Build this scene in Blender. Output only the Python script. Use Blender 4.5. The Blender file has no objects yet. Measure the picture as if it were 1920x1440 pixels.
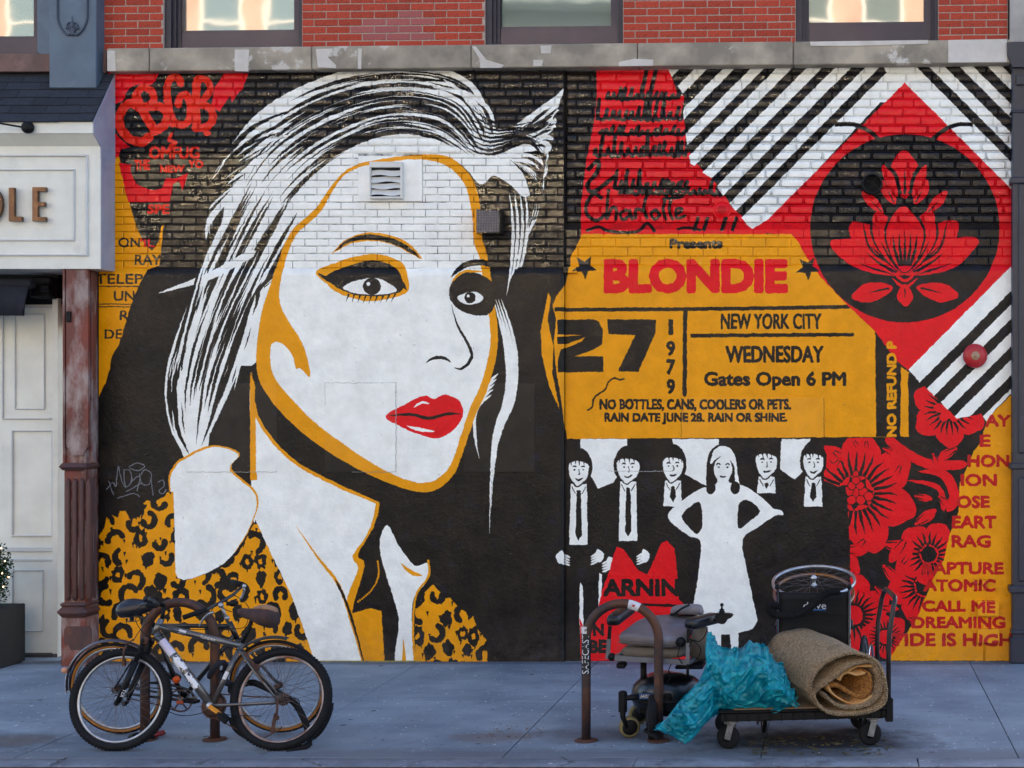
import bpy, math, random
import numpy as np
from mathutils import Vector, Matrix
# ------------------------------------------------------------------ camera, sky, sun, exposure
SC = bpy.context.scene
R = math.radians
FPX, DCAM, CX, CZ = 2650.0, 12.5, 2.925, 2.198      # focal length in photo pixels, distance to wall, camera x, height
VX, VY = 1580.0, 775.0                               # where the axis meets the photograph
cam = bpy.data.cameras.new('camera')
camo = bpy.data.objects.new('camera', cam); SC.collection.objects.link(camo)
camo.location = (CX, -DCAM, CZ); camo.rotation_euler = (R(90), 0, 0)
cam.sensor_width = 36; cam.lens = FPX / 1920 * 36
cam.shift_x = -(VX - 960) / 1920; cam.shift_y = (VY - 720) / 1920
cam.clip_end = 600; cam.clip_start = 0.1
SC.camera = camo
SUN_EL, SUN_AZ = R(48), R(22)                        # sun stands behind the painted building, a little to the right
w = bpy.data.worlds.new('World'); SC.world = w; w.use_nodes = True
nt = w.node_tree; nt.nodes.clear()
sk = nt.nodes.new('ShaderNodeTexSky'); sk.sky_type = 'NISHITA'; sk.sun_disc = False
sk.sun_elevation = SUN_EL; sk.sun_rotation = SUN_AZ
sk.air_density = 1.0; sk.dust_density = 0.9; sk.ozone_density = 1.0
bg = nt.nodes.new('ShaderNodeBackground'); bg.inputs[1].default_value = 0.15
wo = nt.nodes.new('ShaderNodeOutputWorld')
nt.links.new(sk.outputs[0], bg.inputs[0]); nt.links.new(bg.outputs[0], wo.inputs[0])
sl = bpy.data.lights.new('sun', 'SUN'); sl.energy = 5.0; sl.angle = R(0.55); sl.color = (1.0, 0.93, 0.82)
so = bpy.data.objects.new('sun', sl); SC.collection.objects.link(so)
sd = Vector((math.sin(SUN_AZ) * math.cos(SUN_EL), math.cos(SUN_AZ) * math.cos(SUN_EL), math.sin(SUN_EL)))
so.rotation_euler = sd.to_track_quat('Z', 'Y').to_euler(); so.location = (0, 0, 40)
SC.view_settings.view_transform = 'Standard'; SC.view_settings.look = 'None'
SC.view_settings.exposure = 1.66; SC.view_settings.gamma = 1
SC.view_settings.use_curve_mapping = False
SC.render.engine = 'CYCLES'
SC.cycles.max_bounces = 8; SC.cycles.diffuse_bounces = 4
rnd = random.Random(7)
# ------------------------------------------------------------------ helpers
COL = SC.collection
def P(px, py, y=0.0):
    d = DCAM + y
    return Vector((CX + (px - VX) * d / FPX, y, CZ - (py - VY) * d / FPX))
def wx(px, y=0.0): return CX + (px - VX) * (DCAM + y) / FPX
def wz(py, y=0.0): return CZ - (py - VY) * (DCAM + y) / FPX
def gy(py): return FPX * CZ / (py - VY) - DCAM       # depth of a ground point seen on that pixel row
OFF = {}
class MB:
    def __init__(s): s.v = []; s.f = []; s.sm = []
    def add(s, vs, fs, smooth=False):
        n = len(s.v); s.v += [tuple(q) for q in vs]; s.f += [tuple(i + n for i in f) for f in fs]; s.sm += [smooth] * len(fs); return s
    def box(s, a, b):
        x0, x1 = sorted((a[0], b[0])); y0, y1 = sorted((a[1], b[1])); z0, z1 = sorted((a[2], b[2]))
        return s.add([(x0,y0,z0),(x1,y0,z0),(x1,y1,z0),(x0,y1,z0),(x0,y0,z1),(x1,y0,z1),(x1,y1,z1),(x0,y1,z1)],
                     [(0,3,2,1),(4,5,6,7),(0,1,5,4),(1,2,6,5),(2,3,7,6),(3,0,4,7)])
    def bbox(s, a, b, c=0.01):
        """box with chamfered edges"""
        x0, x1 = sorted((a[0], b[0])); y0, y1 = sorted((a[1], b[1])); z0, z1 = sorted((a[2], b[2]))
        c = min(c, (x1-x0)*.45, (y1-y0)*.45, (z1-z0)*.45)
        V = []; idx = {}
        for i, (x, sx) in enumerate(((x0,1),(x1,-1))):
            for j, (y, sy) in enumerate(((y0,1),(y1,-1))):
                for k, (z, sz) in enumerate(((z0,1),(z1,-1))):
                    idx[(i,j,k,0)] = len(V); V.append((x, y+sy*c, z+sz*c))
                    idx[(i,j,k,1)] = len(V); V.append((x+sx*c, y, z+sz*c))
                    idx[(i,j,k,2)] = len(V); V.append((x+sx*c, y+sy*c, z))
        F = []
        for i in (0,1):
            F.append([idx[(i,0,0,0)], idx[(i,1,0,0)], idx[(i,1,1,0)], idx[(i,0,1,0)]])
            F.append([idx[(0,i,0,1)], idx[(1,i,0,1)], idx[(1,i,1,1)], idx[(0,i,1,1)]])
            F.append([idx[(0,0,i,2)], idx[(1,0,i,2)], idx[(1,1,i,2)], idx[(0,1,i,2)]])
        for i in (0,1):
            for j in (0,1):
                F.append([idx[(i,j,0,0)], idx[(i,j,1,0)], idx[(i,j,1,1)], idx[(i,j,0,1)]])
                F.append([idx[(i,0,j,0)], idx[(i,1,j,0)], idx[(i,1,j,2)], idx[(i,0,j,2)]])
                F.append([idx[(0,i,j,1)], idx[(1,i,j,1)], idx[(1,i,j,2)], idx[(0,i,j,2)]])
                for k in (0,1): F.append([idx[(i,j,k,0)], idx[(i,j,k,1)], idx[(i,j,k,2)]])
        return s.add(V, F)
    def beam(s, p, q, wd, ht, up=(0,0,1)):
        p = Vector(p); q = Vector(q); d = (q-p).normalized(); u = Vector(up)
        a = d.cross(u)
        if a.length < 1e-4: a = d.cross(Vector((0,1,0)))
        a.normalize(); b = a.cross(d).normalized()
        a *= wd/2; b *= ht/2
        V = [p-a-b, p+a-b, p+a+b, p-a+b, q-a-b, q+a-b, q+a+b, q-a+b]
        return s.add(V, [(0,1,2,3),(7,6,5,4),(0,4,5,1),(1,5,6,2),(2,6,7,3),(3,7,4,0)])
    def tube(s, path, r, n=8, closed=False, cap=True):
        pts = [Vector(p) for p in path]; m = len(pts); rs = r if isinstance(r, (list, tuple)) else [r]*m
        rings = []; prev = None
        for i in range(m):
            if closed: d = pts[(i+1) % m] - pts[i-1]
            else: d = pts[min(i+1, m-1)] - pts[max(i-1, 0)]
            d.normalize()
            if prev is None:
                a = d.cross(Vector((0,0,1)))
                if a.length < .1: a = d.cross(Vector((0,1,0)))
            else: a = prev - d * prev.dot(d)
            a.normalize(); prev = a; b = d.cross(a)
            rings.append([pts[i] + (a*math.cos(2*math.pi*k/n) + b*math.sin(2*math.pi*k/n))*rs[i] for k in range(n)])
        V = [q for rg in rings for q in rg]; F = []
        mm = m if closed else m-1
        sh = 0
        if closed:   # find the twist that joins the ends best
            best = 1e9
            for t in range(n):
                e = (rings[0][t] - rings[-1][0]).length
                if e < best: best = e; sh = t
        for i in range(mm):
            j = (i+1) % m; o = sh if (closed and j == 0) else 0
            for k in range(n):
                F.append((i*n+k, i*n+(k+1)%n, j*n+(k+1+o)%n, j*n+(k+o)%n))
        if not closed and cap: F.append(tuple(range(n-1,-1,-1))); F.append(tuple((m-1)*n+k for k in range(n)))
        return s.add(V, F, True)
    def cyl(s, p, q, r1, r2=None, n=16, smooth=True):
        p = Vector(p); q = Vector(q); r2 = r1 if r2 is None else r2
        d = (q-p).normalized(); a = d.cross(Vector((0,0,1)))
        if a.length < .1: a = d.cross(Vector((0,1,0)))
        a.normalize(); b = d.cross(a)
        V = [p+(a*math.cos(t)+b*math.sin(t))*r1 for t in [2*math.pi*k/n for k in range(n)]]
        V += [q+(a*math.cos(t)+b*math.sin(t))*r2 for t in [2*math.pi*k/n for k in range(n)]]
        s.add(V, [(k,(k+1)%n,n+(k+1)%n,n+k) for k in range(n)], smooth)
        return s.add(V, [tuple(range(n-1,-1,-1)), tuple(range(n,2*n))])
    def lathe(s, c, axis, prof, n=24, smooth=True):
        c = Vector(c); d = Vector(axis).normalized(); a = d.cross(Vector((0,0,1)))
        if a.length < .1: a = d.cross(Vector((0,1,0)))
        a.normalize(); b = d.cross(a); V = []
        for (r, h) in prof:
            for k in range(n):
                t = 2*math.pi*k/n; V.append(c + d*h + (a*math.cos(t)+b*math.sin(t))*r)
        F = []
        for i in range(len(prof)-1):
            for k in range(n): F.append((i*n+k, i*n+(k+1)%n, (i+1)*n+(k+1)%n, (i+1)*n+k))
        return s.add(V, F, smooth)
    def ring(s, c, u, v, Rr, r, n=40, m=8, flat=1.0):
        """torus in the plane u,v; flat squashes it across the plane"""
        c = Vector(c); u = Vector(u).normalized(); v = Vector(v).normalized(); w_ = u.cross(v)
        V = []
        for i in range(n):
            t = 2*math.pi*i/n; e = u*math.cos(t)+v*math.sin(t)
            for k in range(m):
                a = 2*math.pi*k/m; V.append(c + e*(Rr + r*math.cos(a)) + w_*(r*flat*math.sin(a)))
        return s.add(V, [(i*m+k, i*m+(k+1)%m, ((i+1)%n)*m+(k+1)%m, ((i+1)%n)*m+k) for i in range(n) for k in range(m)], True)
    def prism(s, poly, y0, y1):
        """polygon of (x,z) pushed from y0 to y1"""
        n = len(poly); V = [(x,y0,z) for x,z in poly] + [(x,y1,z) for x,z in poly]
        return s.add(V, [tuple(range(n)), tuple(range(2*n-1,n-1,-1))] + [(k,n+k,n+(k+1)%n,(k+1)%n) for k in range(n)])
    def xprism(s, poly, x0, x1):
        n = len(poly); V = [(x0,y,z) for y,z in poly] + [(x1,y,z) for y,z in poly]
        return s.add(V, [tuple(range(n)), tuple(range(2*n-1,n-1,-1))] + [(k,n+k,n+(k+1)%n,(k+1)%n) for k in range(n)])
    def ball(s, c, r, n=12, m=8, sc=(1,1,1)):
        V = []; F = []
        for j in range(m+1):
            p_ = math.pi*j/m
            for i in range(n):
                t = 2*math.pi*i/n
                V.append((c[0]+r*sc[0]*math.sin(p_)*math.cos(t), c[1]+r*sc[1]*math.sin(p_)*math.sin(t), c[2]+r*sc[2]*math.cos(p_)))
        for j in range(m):
            for i in range(n): F.append((j*n+i, (j+1)*n+i, (j+1)*n+(i+1)%n, j*n+(i+1)%n))
        return s.add(V, F, True)
def mk_mesh(name, mb, m, off=(0,0,0)):
    me = bpy.data.meshes.new(name)
    me.from_pydata([(a-off[0], b-off[1], c-off[2]) for a,b,c in mb.v], [], mb.f)
    me.polygons.foreach_set('use_smooth', mb.sm); me.materials.append(m); me.update()
    return me
def fixn(me):
    import bmesh
    b = bmesh.new(); b.from_mesh(me); bmesh.ops.recalc_face_normals(b, faces=b.faces); b.to_mesh(me); b.free()
def obj(name, mb, m, parent=None, label=None, cat=None, group=None, kind=None, origin=None):
    off = OFF.get(parent.name, (0,0,0)) if parent else (origin or (0,0,0))
    me = mk_mesh(name, mb, m, off); fixn(me)
    o = bpy.data.objects.new(name, me); COL.objects.link(o)
    if parent: o.parent = parent; OFF[o.name] = off
    else: o.location = off; OFF[o.name] = off
    if label: o['label'] = label
    if cat: o['category'] = cat
    if group: o['group'] = group
    if kind: o['kind'] = kind
    return o
def thing(name, label, cat, loc=(0,0,0), group=None):
    o = bpy.data.objects.new(name, None); COL.objects.link(o); o.location = loc; o.empty_display_size = .1
    o['label'] = label; o['category'] = cat
    if group: o['group'] = group
    OFF[o.name] = tuple(loc); return o
def piece(name, me, parent, loc, scale=(1,1,1), rot=(0,0,0)):
    o = bpy.data.objects.new(name, me); COL.objects.link(o); o.parent = parent
    off = OFF.get(parent.name, (0,0,0))
    o.location = (loc[0]-off[0], loc[1]-off[1], loc[2]-off[2]); o.scale = scale; o.rotation_euler = rot
    return o
def lin(c):
    c = [x/255 for x in c]
    return tuple(x/12.92 if x <= .04045 else ((x+.055)/1.055)**2.4 for x in c) + (1.0,)
def pm(name, c1, c2=None, scale=8, rough=.6, metal=0, bump=.1, bscale=60, spec=.5, vec=None, stretch=(1,1,1), contrast=(.35,.65), c3=None, s3=2.0, t3=(.55,.7), rvar=.0, rand=0.0, bdist=.004, coat=0):
    """colours are sRGB 0..255: c1/c2 mixed by noise, c3 as larger patches; coordinates are world positions unless told otherwise"""
    m = bpy.data.materials.new(name); m.use_nodes = True; t = m.node_tree; N = t.nodes; L = t.links
    b = N['Principled BSDF']; b.inputs['Roughness'].default_value = rough; b.inputs['Metallic'].default_value = metal
    b.inputs['Specular IOR Level'].default_value = spec
    if coat: b.inputs['Coat Weight'].default_value = coat; b.inputs['Coat Roughness'].default_value = .15
    if vec == 'object': src = N.new('ShaderNodeTexCoord').outputs['Object']
    else: src = N.new('ShaderNodeNewGeometry').outputs['Position']
    mp = N.new('ShaderNodeMapping'); mp.inputs['Scale'].default_value = stretch; L.new(src, mp.inputs[0]); v = mp.outputs[0]
    def noise(sc, det=5, rg=.55):
        n = N.new('ShaderNodeTexNoise'); n.inputs['Scale'].default_value = sc; n.inputs['Detail'].default_value = det; n.inputs['Roughness'].default_value = rg
        L.new(v, n.inputs['Vector']); return n.outputs[0]
    def ramp(x, a, bb):
        r_ = N.new('ShaderNodeMapRange'); r_.inputs[1].default_value = a; r_.inputs[2].default_value = bb; L.new(x, r_.inputs[0]); return r_.outputs[0]
    def mix(fac, a, bb):
        q = N.new('ShaderNodeMix'); q.data_type = 'RGBA'
        for s_, val in ((q.inputs[0], fac), (q.inputs[6], a), (q.inputs[7], bb)):
            if isinstance(val, tuple): s_.default_value = val
            elif isinstance(val, float): s_.default_value = val
            else: L.new(val, s_)
        return q.outputs[2]
    col = lin(c1)
    if c2: col = mix(ramp(noise(scale), *contrast), lin(c1), lin(c2))
    if c3: col = mix(ramp(noise(s3, 6, .65), *t3), col, lin(c3))
    if rand:
        oi = N.new('ShaderNodeObjectInfo'); h = N.new('ShaderNodeHueSaturation')
        r_ = N.new('ShaderNodeMapRange'); r_.inputs[3].default_value = 1-rand; r_.inputs[4].default_value = 1+rand; L.new(oi.outputs['Random'], r_.inputs[0]); L.new(r_.outputs[0], h.inputs['Value'])
        if isinstance(col, tuple): h.inputs['Color'].default_value = col
        else: L.new(col, h.inputs['Color'])
        col = h.outputs[0]
    if isinstance(col, tuple): b.inputs['Base Color'].default_value = col
    else: L.new(col, b.inputs['Base Color'])
    if rvar:
        r_ = N.new('ShaderNodeMapRange'); r_.inputs[3].default_value = rough-rvar; r_.inputs[4].default_value = rough+rvar; L.new(noise(scale*.7), r_.inputs[0]); L.new(r_.outputs[0], b.inputs['Roughness'])
    if bump:
        bp = N.new('ShaderNodeBump'); bp.inputs['Strength'].default_value = bump; bp.inputs['Distance'].default_value = bdist
        L.new(noise(bscale, 6, .6), bp.inputs['Height']); L.new(bp.outputs[0], b.inputs['Normal'])
    return m
# ------------------------------------------------------------------ the paint on the wall, drawn polygon by polygon into a picture of our own
K = 2; MX0, MY0, MX1, MY1 = 180, 120, 1900, 1245
MW, MH = (MX1-MX0)*K, (MY1-MY0)*K
CAN = np.zeros((MH, MW, 3), np.uint8)
DK = (17, 15, 15); WH = (240, 240, 235); OC = (232, 152, 0); RD = (224, 12, 26); BK = (15, 14, 17)
CAN[:] = DK
def pmask(pts):
    p = np.array(pts, float); p[:,0] = (p[:,0]-MX0)*K; p[:,1] = (p[:,1]-MY0)*K
    y0 = max(0, int(math.floor(p[:,1].min()))); y1 = min(MH, int(math.ceil(p[:,1].max()))+1)
    x0 = max(0, int(math.floor(p[:,0].min()))); x1 = min(MW, int(math.ceil(p[:,0].max()))+1)
    if y1 <= y0 or x1 <= x0: return None
    d = np.zeros((y1-y0, x1-x0+1), np.int32)
    for i in range(len(p)):
        ax, ay = p[i-1]; bx, by = p[i]
        if ay == by: continue
        if ay > by: ax, ay, bx, by = bx, by, ax, ay
        r0 = max(y0, int(math.ceil(ay-.5))); r1 = min(y1, int(math.ceil(by-.5)))
        if r1 <= r0: continue
        rr = np.arange(r0, r1); xx = ax + (rr+.5-ay)*(bx-ax)/(by-ay)
        cc = np.clip(np.ceil(xx-.5).astype(int), x0, x1) - x0
        np.add.at(d, (rr-y0, cc), 1)
    return (np.cumsum(d, 1)[:, :-1] % 2).astype(bool), x0, y0
CLIP = [None]
def region(pts):
    z = np.zeros((MH, MW), bool); r = pmask(pts)
    if r: m, x0, y0 = r; z[y0:y0+m.shape[0], x0:x0+m.shape[1]] = m
    return z
def put(m, x0, y0, col):
    s_ = CAN[y0:y0+m.shape[0], x0:x0+m.shape[1]]
    if CLIP[0] is not None: m = m & CLIP[0][y0:y0+m.shape[0], x0:x0+m.shape[1]]
    s_[m] = col
def fill(pts, col):
    r = pmask(pts)
    if r: put(r[0], r[1], r[2], col)
def cr(pts, closed=True, n=6):
    p = [np.array(q, float) for q in pts]; m = len(p); out = []
    for i in range(m if closed else m-1):
        if closed: a, b, c, d = p[i-1], p[i], p[(i+1)%m], p[(i+2)%m]
        else: a, b, c, d = p[max(i-1,0)], p[i], p[i+1], p[min(i+2,m-1)]
        for k in range(n):
            t = k/n
            out.append(.5*((2*b)+(-a+c)*t+(2*a-5*b+4*c-d)*t*t+(-a+3*b-3*c+d)*t**3))
    if not closed: out.append(p[-1])
    return out
def blob(pts, col, n=6): fill(cr(pts, True, n), col)
def stroke(pts, wd, col, taper=(0,0), smooth=True, n=6):
    """taper: fraction of the length over which each end narrows to a point"""
    c = cr(pts, False, n) if smooth else [np.array(q, float) for q in pts]
    m = len(c); L_ = []; R_ = []
    for i in range(m):
        d = c[min(i+1,m-1)]-c[max(i-1,0)]; l = math.hypot(*d) or 1; nx, ny = -d[1]/l, d[0]/l
        t = i/(m-1); k = 1
        if taper[0] and t < taper[0]: k = math.sin(t/taper[0]*math.pi/2)
        if taper[1] and 1-t < taper[1]: k = min(k, math.sin((1-t)/taper[1]*math.pi/2))
        h = wd/2*max(k, .02)
        L_.append((c[i][0]+nx*h, c[i][1]+ny*h)); R_.append((c[i][0]-nx*h, c[i][1]-ny*h))
    fill(L_+R_[::-1], col)
def pen(pts, wd, col, n=6):
    """round brush stroke: stamps, safe on tight loops"""
    c = cr(pts, False, n)
    for a, b in zip(c[:-1], c[1:]):
        d = b-a; l = math.hypot(*d) or 1; nx, ny = -d[1]/l*wd/2, d[0]/l*wd/2
        fill([(a[0]+nx,a[1]+ny),(b[0]+nx,b[1]+ny),(b[0]-nx,b[1]-ny),(a[0]-nx,a[1]-ny)], col)
        fill([(b[0]+wd/2*math.cos(t), b[1]+wd/2*math.sin(t)) for t in [k*math.pi/4 for k in range(8)]], col)
def circ(cx, cy, r, col, ry=None, n=40):
    fill([(cx+r*math.cos(2*math.pi*k/n), cy+(ry or r)*math.sin(2*math.pi*k/n)) for k in range(n)], col)
_TC = {}
def glyphs(s_):
    if s_ in _TC: return _TC[s_]
    cu = bpy.data.curves.new('t', 'FONT'); cu.body = s_; cu.resolution_u = 3
    o = bpy.data.objects.new('t', cu); COL.objects.link(o)
    bpy.context.view_layer.update()
    me = o.evaluated_get(bpy.context.evaluated_depsgraph_get()).to_mesh(); me.calc_loop_triangles()
    V = np.array([v.co[:2] for v in me.vertices]); T = [tuple(t.vertices) for t in me.loop_triangles]
    bpy.data.objects.remove(o); bpy.data.curves.remove(cu)
    _TC[s_] = (V, T); return V, T
def text(s_, x0, y0, x1, y1, col, bold=1.0, rot=0, skew=0):
    V, T = glyphs(s_); a = V.min(0); b = V.max(0); U = (V-a)/(b-a)
    if rot == 0: X = x0+U[:,0]*(x1-x0); Y = y1-U[:,1]*(y1-y0)
    else: X = x0+U[:,1]*(x1-x0); Y = y1-U[:,0]*(y1-y0); X = x1-(X-x0) if rot == 1 else X
    if rot == 1: X = x1-U[:,1]*(x1-x0); X = x0+(1-U[:,1])*(x1-x0)
    bx0 = int((min(x0,x1)-6-MX0)*K); by0 = int((min(y0,y1)-6-MY0)*K)
    bx1 = int((max(x0,x1)+6-MX0)*K); by1 = int((max(y0,y1)+6-MY0)*K)
    bx0 = max(bx0,0); by0 = max(by0,0); bx1 = min(bx1,MW); by1 = min(by1,MH)
    acc = np.zeros((by1-by0, bx1-bx0), bool)
    for t in T:
        r = pmask([(X[i], Y[i]) for i in t])
        if r is None: continue
        m, mx, my = r; yy = my-by0; xx = mx-bx0
        if yy < 0 or xx < 0 or yy+m.shape[0] > acc.shape[0] or xx+m.shape[1] > acc.shape[1]: continue
        acc[yy:yy+m.shape[0], xx:xx+m.shape[1]] |= m
    rr = bold*K; out = acc.copy(); k = int(math.ceil(rr))
    if rr > .4:
        for dy in range(-k, k+1):
            for dx in range(-k, k+1):
                if dx*dx+dy*dy <= rr*rr+.3:
                    sh = np.zeros_like(acc)
                    ys, yd = (max(dy,0), max(-dy,0)); xs, xd = (max(dx,0), max(-dx,0))
                    h, w_ = acc.shape
                    sh[ys:h-yd, xs:w_-xd] = acc[yd:h-ys, xd:w_-xs]
                    out |= sh
    put(out, bx0, by0, col)
mr = random.Random(11)
def lerp_curves(A, B, t, jit=0): return [((1-t)*a[0]+t*b[0]+mr.uniform(-jit,jit), (1-t)*a[1]+t*b[1]+mr.uniform(-jit,jit)) for a, b in zip(A, B)]
# --- left ochre strip with its lettering
ochL = [(185,285),(222,290),(236,340),(242,380),(254,420),(272,460),(285,470),(297,455),(303,424),(307,421),(303,460),(298,498),(277,506),(265,530),(252,556),(241,590),(232,622),(222,650),(210,668),(207,690),(200,716),(185,745)]
fill(ochL, OC)
TX = (52,46,40)
CLIP[0] = region(ochL)
text('ON', 222,446,262,463, TX, .9); text('RAY', 253,478,302,496, TX, .9); text('TELEP', 180,514,269,532, TX, .9)
fill([(185,536),(275,536),(275,538),(185,538)], TX); fill([(185,569),(275,569),(275,571),(185,571)], TX); fill([(185,574),(275,574),(275,576),(185,576)], TX)
text('UN', 215,546,253,564, TX, .9); text('RE', 226,583,256,600, TX, .9); text('DEN', 197,618,250,635, TX, .9)
CLIP[0] = None
text("'IL", 264,448,289,463, RD, .6)
# --- red torn corner and hand lettered club name
blob([(205,130),(292,130),(285,158),(262,158),(242,167),(228,190),(205,192)], RD, 3)
fill([(420,137),(466,137),(456,165),(440,184),(434,192),(431,179),(412,209),(396,200),(402,165)], RD)
fill([(205,250),(218,252),(228,262),(244,276),(226,280),(222,294),(205,300)], RD)
fill([(222,305),(246,309),(245,325),(256,345),(285,357),(303,354),(310,334),(331,334),(353,324),(342,359),(335,338),(324,346),(318,379),(240,379),(232,345)], RD)
CO = (226,40,18)
for w_, c_ in ((17, CO),):
    pen([(262,203),(243,193),(226,212),(225,238),(243,260),(266,266),(280,256)], w_, c_)
    pen([(254,178),(263,198),(276,222),(290,245)], w_, c_); pen([(254,178),(268,164),(285,172),(287,190),(272,200)], 14, c_); pen([(276,200),(300,200),(314,214),(308,234),(290,246)], w_, c_)
    pen([(339,158),(334,146),(320,147),(313,165),(315,195),(324,225),(340,234),(354,226),(357,203),(350,178),(338,182),(334,196)], 14, c_)
    pen([(370,146),(367,190),(369,236)], 16, c_); pen([(370,146),(387,150),(394,168),(378,192)], 13, c_); pen([(374,194),(394,204),(399,222),(387,238),(366,240)], 15, c_)
pen([(322,250),(317,262),(330,268),(318,274),(326,279)], 6, CO); circ(323,234,5,CO); circ(388,250,7,CO,5)
text('OMFUG', 280,275,373,297, CO, 1.4); text('THE', 252,300,280,318, CO, 1.2); text('NEW', 300,310,345,323, CO, 1.2); text('YO', 354,301,380,314, CO, 1.2)
text('SPE', 277,384,317,400, CO, 1.1)
# --- a plain poster face in the same paints: hair mass, face, collar
hair = [(352,858),(330,800),(326,720),(335,650),(352,590),(392,525),(402,470),(415,420),(428,360),(465,290),(505,240),(560,200),(640,170),(730,158),(820,165),(880,190),(915,240),(960,235),(1005,238),(1018,280),(1010,340),(985,370),(955,345),(925,330),(900,345),(860,305),(800,292),(730,300),(650,330),(600,390),(555,440),(525,500),(495,600),(480,680),(430,690),(400,760),(388,850)]
blob(hair, WH)
fams = [
 (([925,262],[880,160],[760,128],[610,150],[480,222],[402,330]), ([880,300],[800,262],[700,262],[600,322],[530,400],[488,500]), 30),
 (([470,330],[412,440],[360,560],[318,690],[320,790],[352,868]), ([575,400],[520,500],[470,600],[440,690],[412,770],[376,850]), 20),
 (([905,275],[945,258],[985,236],[1020,205],[1045,185],[1058,165]), ([905,295],[950,300],[1000,320],[1012,360],[1004,400],[985,450]), 16),
]
for A, B, n in fams:
    for i in range(n):
        t = (i+mr.uniform(-.2,.2))/(n-1); g = lerp_curves(A, B, t, 4); a = mr.uniform(0,.12)
        stroke(g, mr.uniform(10,17), WH, (.15,.45))
    for i in range(int(n*3.4)):                              # dark gaps between the locks
        t = mr.uniform(.02,.98); g = lerp_curves(A, B, t, 2); cc = cr(g, False, 8); k0 = int(mr.uniform(0,.6)*len(cc)); k1 = min(len(cc), k0+int(mr.uniform(.22,.42)*len(cc)))
        if k1-k0 > 5: stroke(cc[k0:k1], mr.uniform(2.5,8.5), DK, (.6,.6), smooth=False)
stroke([(480,470),(400,515),(350,533),(298,550)], 15, WH, (.05,.8))
for dx in (0, 9, 19, 30):                                      # long locks hanging right of the cheek
    stroke([(925+dx*.5,560),(948+dx*.6,650),(950+dx*.5,740),(925+dx*.6,830-dx),(918+dx*.3,1004-dx*5)], 7, WH, (.3,.5))
for k in range(4): stroke([(955+k*10,360),(962+k*9,430),(958+k*6,500),(950+k*6,555-k*30)], 6, WH, (.4,.6))
for k in range(5): stroke([(935-k*3,700+k*10),(915-k*4,720+k*10),(897-k*2,745+k*14),(884+k*4,775+k*22)], 5, WH, (.2,.5))
for (A_, B_, n_) in (([(560,205),(470,245),(395,330)],[(425,360),(380,420),(385,455)],11), ([(400,440),(360,560),(318,700)],[(330,700),(322,800),(350,870)],7), ([(760,150),(850,165),(905,245)],[(860,150),(920,200),(930,250)],4), ([(540,480),(500,540),(470,640)],[(470,560),(440,640),(400,780)],9)):
    for k in range(n_):                                      # notches that feather the outline
        t = (k+.5)/n_; g_ = lerp_curves(A_, B_, t, 8); stroke(g_, mr.uniform(7,13), DK, (.75,.5)); g2 = [(x+mr.uniform(4,9), y+mr.uniform(4,8)) for x, y in g_]; stroke(g2, mr.uniform(6,10), WH, (.3,.6))
for k in range(9): stroke([(880-k*2,200+k*9),(918,226+k*8),(960+k*4,236+k*4),(1006+k*3,226+k*12)], mr.uniform(4,8), DK, (.7,.7)); stroke([(900,262+k*3),(950,262+k*7),(1000-k*3,252+k*10),(1032-k*4,232+k*16)], mr.uniform(5,9), WH, (.5,.7))
for k in range(7): stroke([(958+k*7,300+k*4),(985+k*6,330+k*6),(996+k*4,375+k*6),(988+k*2,430-k*4)], 5, DK, (.6,.6))
# face: ochre rim, white plane
fo = [(590,392),(650,318),(735,296),(800,289),(850,298),(888,340),(902,400),(905,450),(914,480),(926,560),(934,640),(918,720),(892,780),(868,850),(848,894),(806,922),(740,910),(640,862),(560,805),(505,745),(482,690),(488,600),(512,520),(542,440)]
blob(fo, OC)
ff = [(600,398),(650,325),(735,304),(800,300),(845,316),(874,352),(886,410),(888,450),(900,490),(912,560),(920,640),(904,715),(880,775),(858,840),(838,882),(800,905),(745,893),(655,840),(590,780),(545,715),(560,690),(582,706),(570,650),(540,600),(524,560),(532,500),(556,440)]
blob(ff, WH)
blob([(508,650),(525,642),(548,665),(560,700),(600,770),(668,842),(600,800),(540,740),(512,700)], WH)
# jaw shadow and neck
blob([(482,700),(500,760),(560,822),(640,872),(735,916),(800,928),(850,905),(830,960),(760,990),(706,948),(630,898),(555,850),(498,790),(478,740)], DK)
blob([(472,700),(486,780),(545,856),(630,905),(700,936),(712,948),(700,990),(672,1040),(684,1062),(660,1160),(690,1240),(590,1240),(545,1110),(500,1010),(478,960)], OC, 4)
blob([(470,700),(480,782),(540,860),(625,910),(695,940),(704,952),(690,1000),(662,1042),(672,1066),(655,1110),(652,1150),(681,1240),(586,1240),(540,1110),(495,1010),(474,960)], WH, 4)
fill([(470,700),(479,720),(482,900),(470,900)], OC)
stroke([(555,985),(600,1050),(632,1090),(655,1150),(682,1240)], 6, OC, (.5,0)); stroke([(630,1085),(657,1150),(684,1240)], 5, DK, (.2,0))
fill([(660,1150),(695,1140),(716,1145),(718,1180),(722,1240),(684,1240)], OC)
for k in range(26):
    t = k/25; circ(708+10*math.sin(t*2.2)-44*t*t, 1052+82*t-6*t*t, 1.9, OC, n=8)
blob([(726,984),(748,1022),(778,1060),(803,1055),(799,1092),(776,1122),(773,1180),(778,1240),(741,1240),(748,1160),(722,1070),(712,1020)], WH, 4)
stroke([(803,1050),(804,1080),(780,1118),(775,1180),(778,1240)], 4, OC); stroke([(752,1056),(770,1072),(792,1080)], 8, OC, (.6,.4)); fill([(757,1195),(762,1240),(754,1240)], OC)
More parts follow.
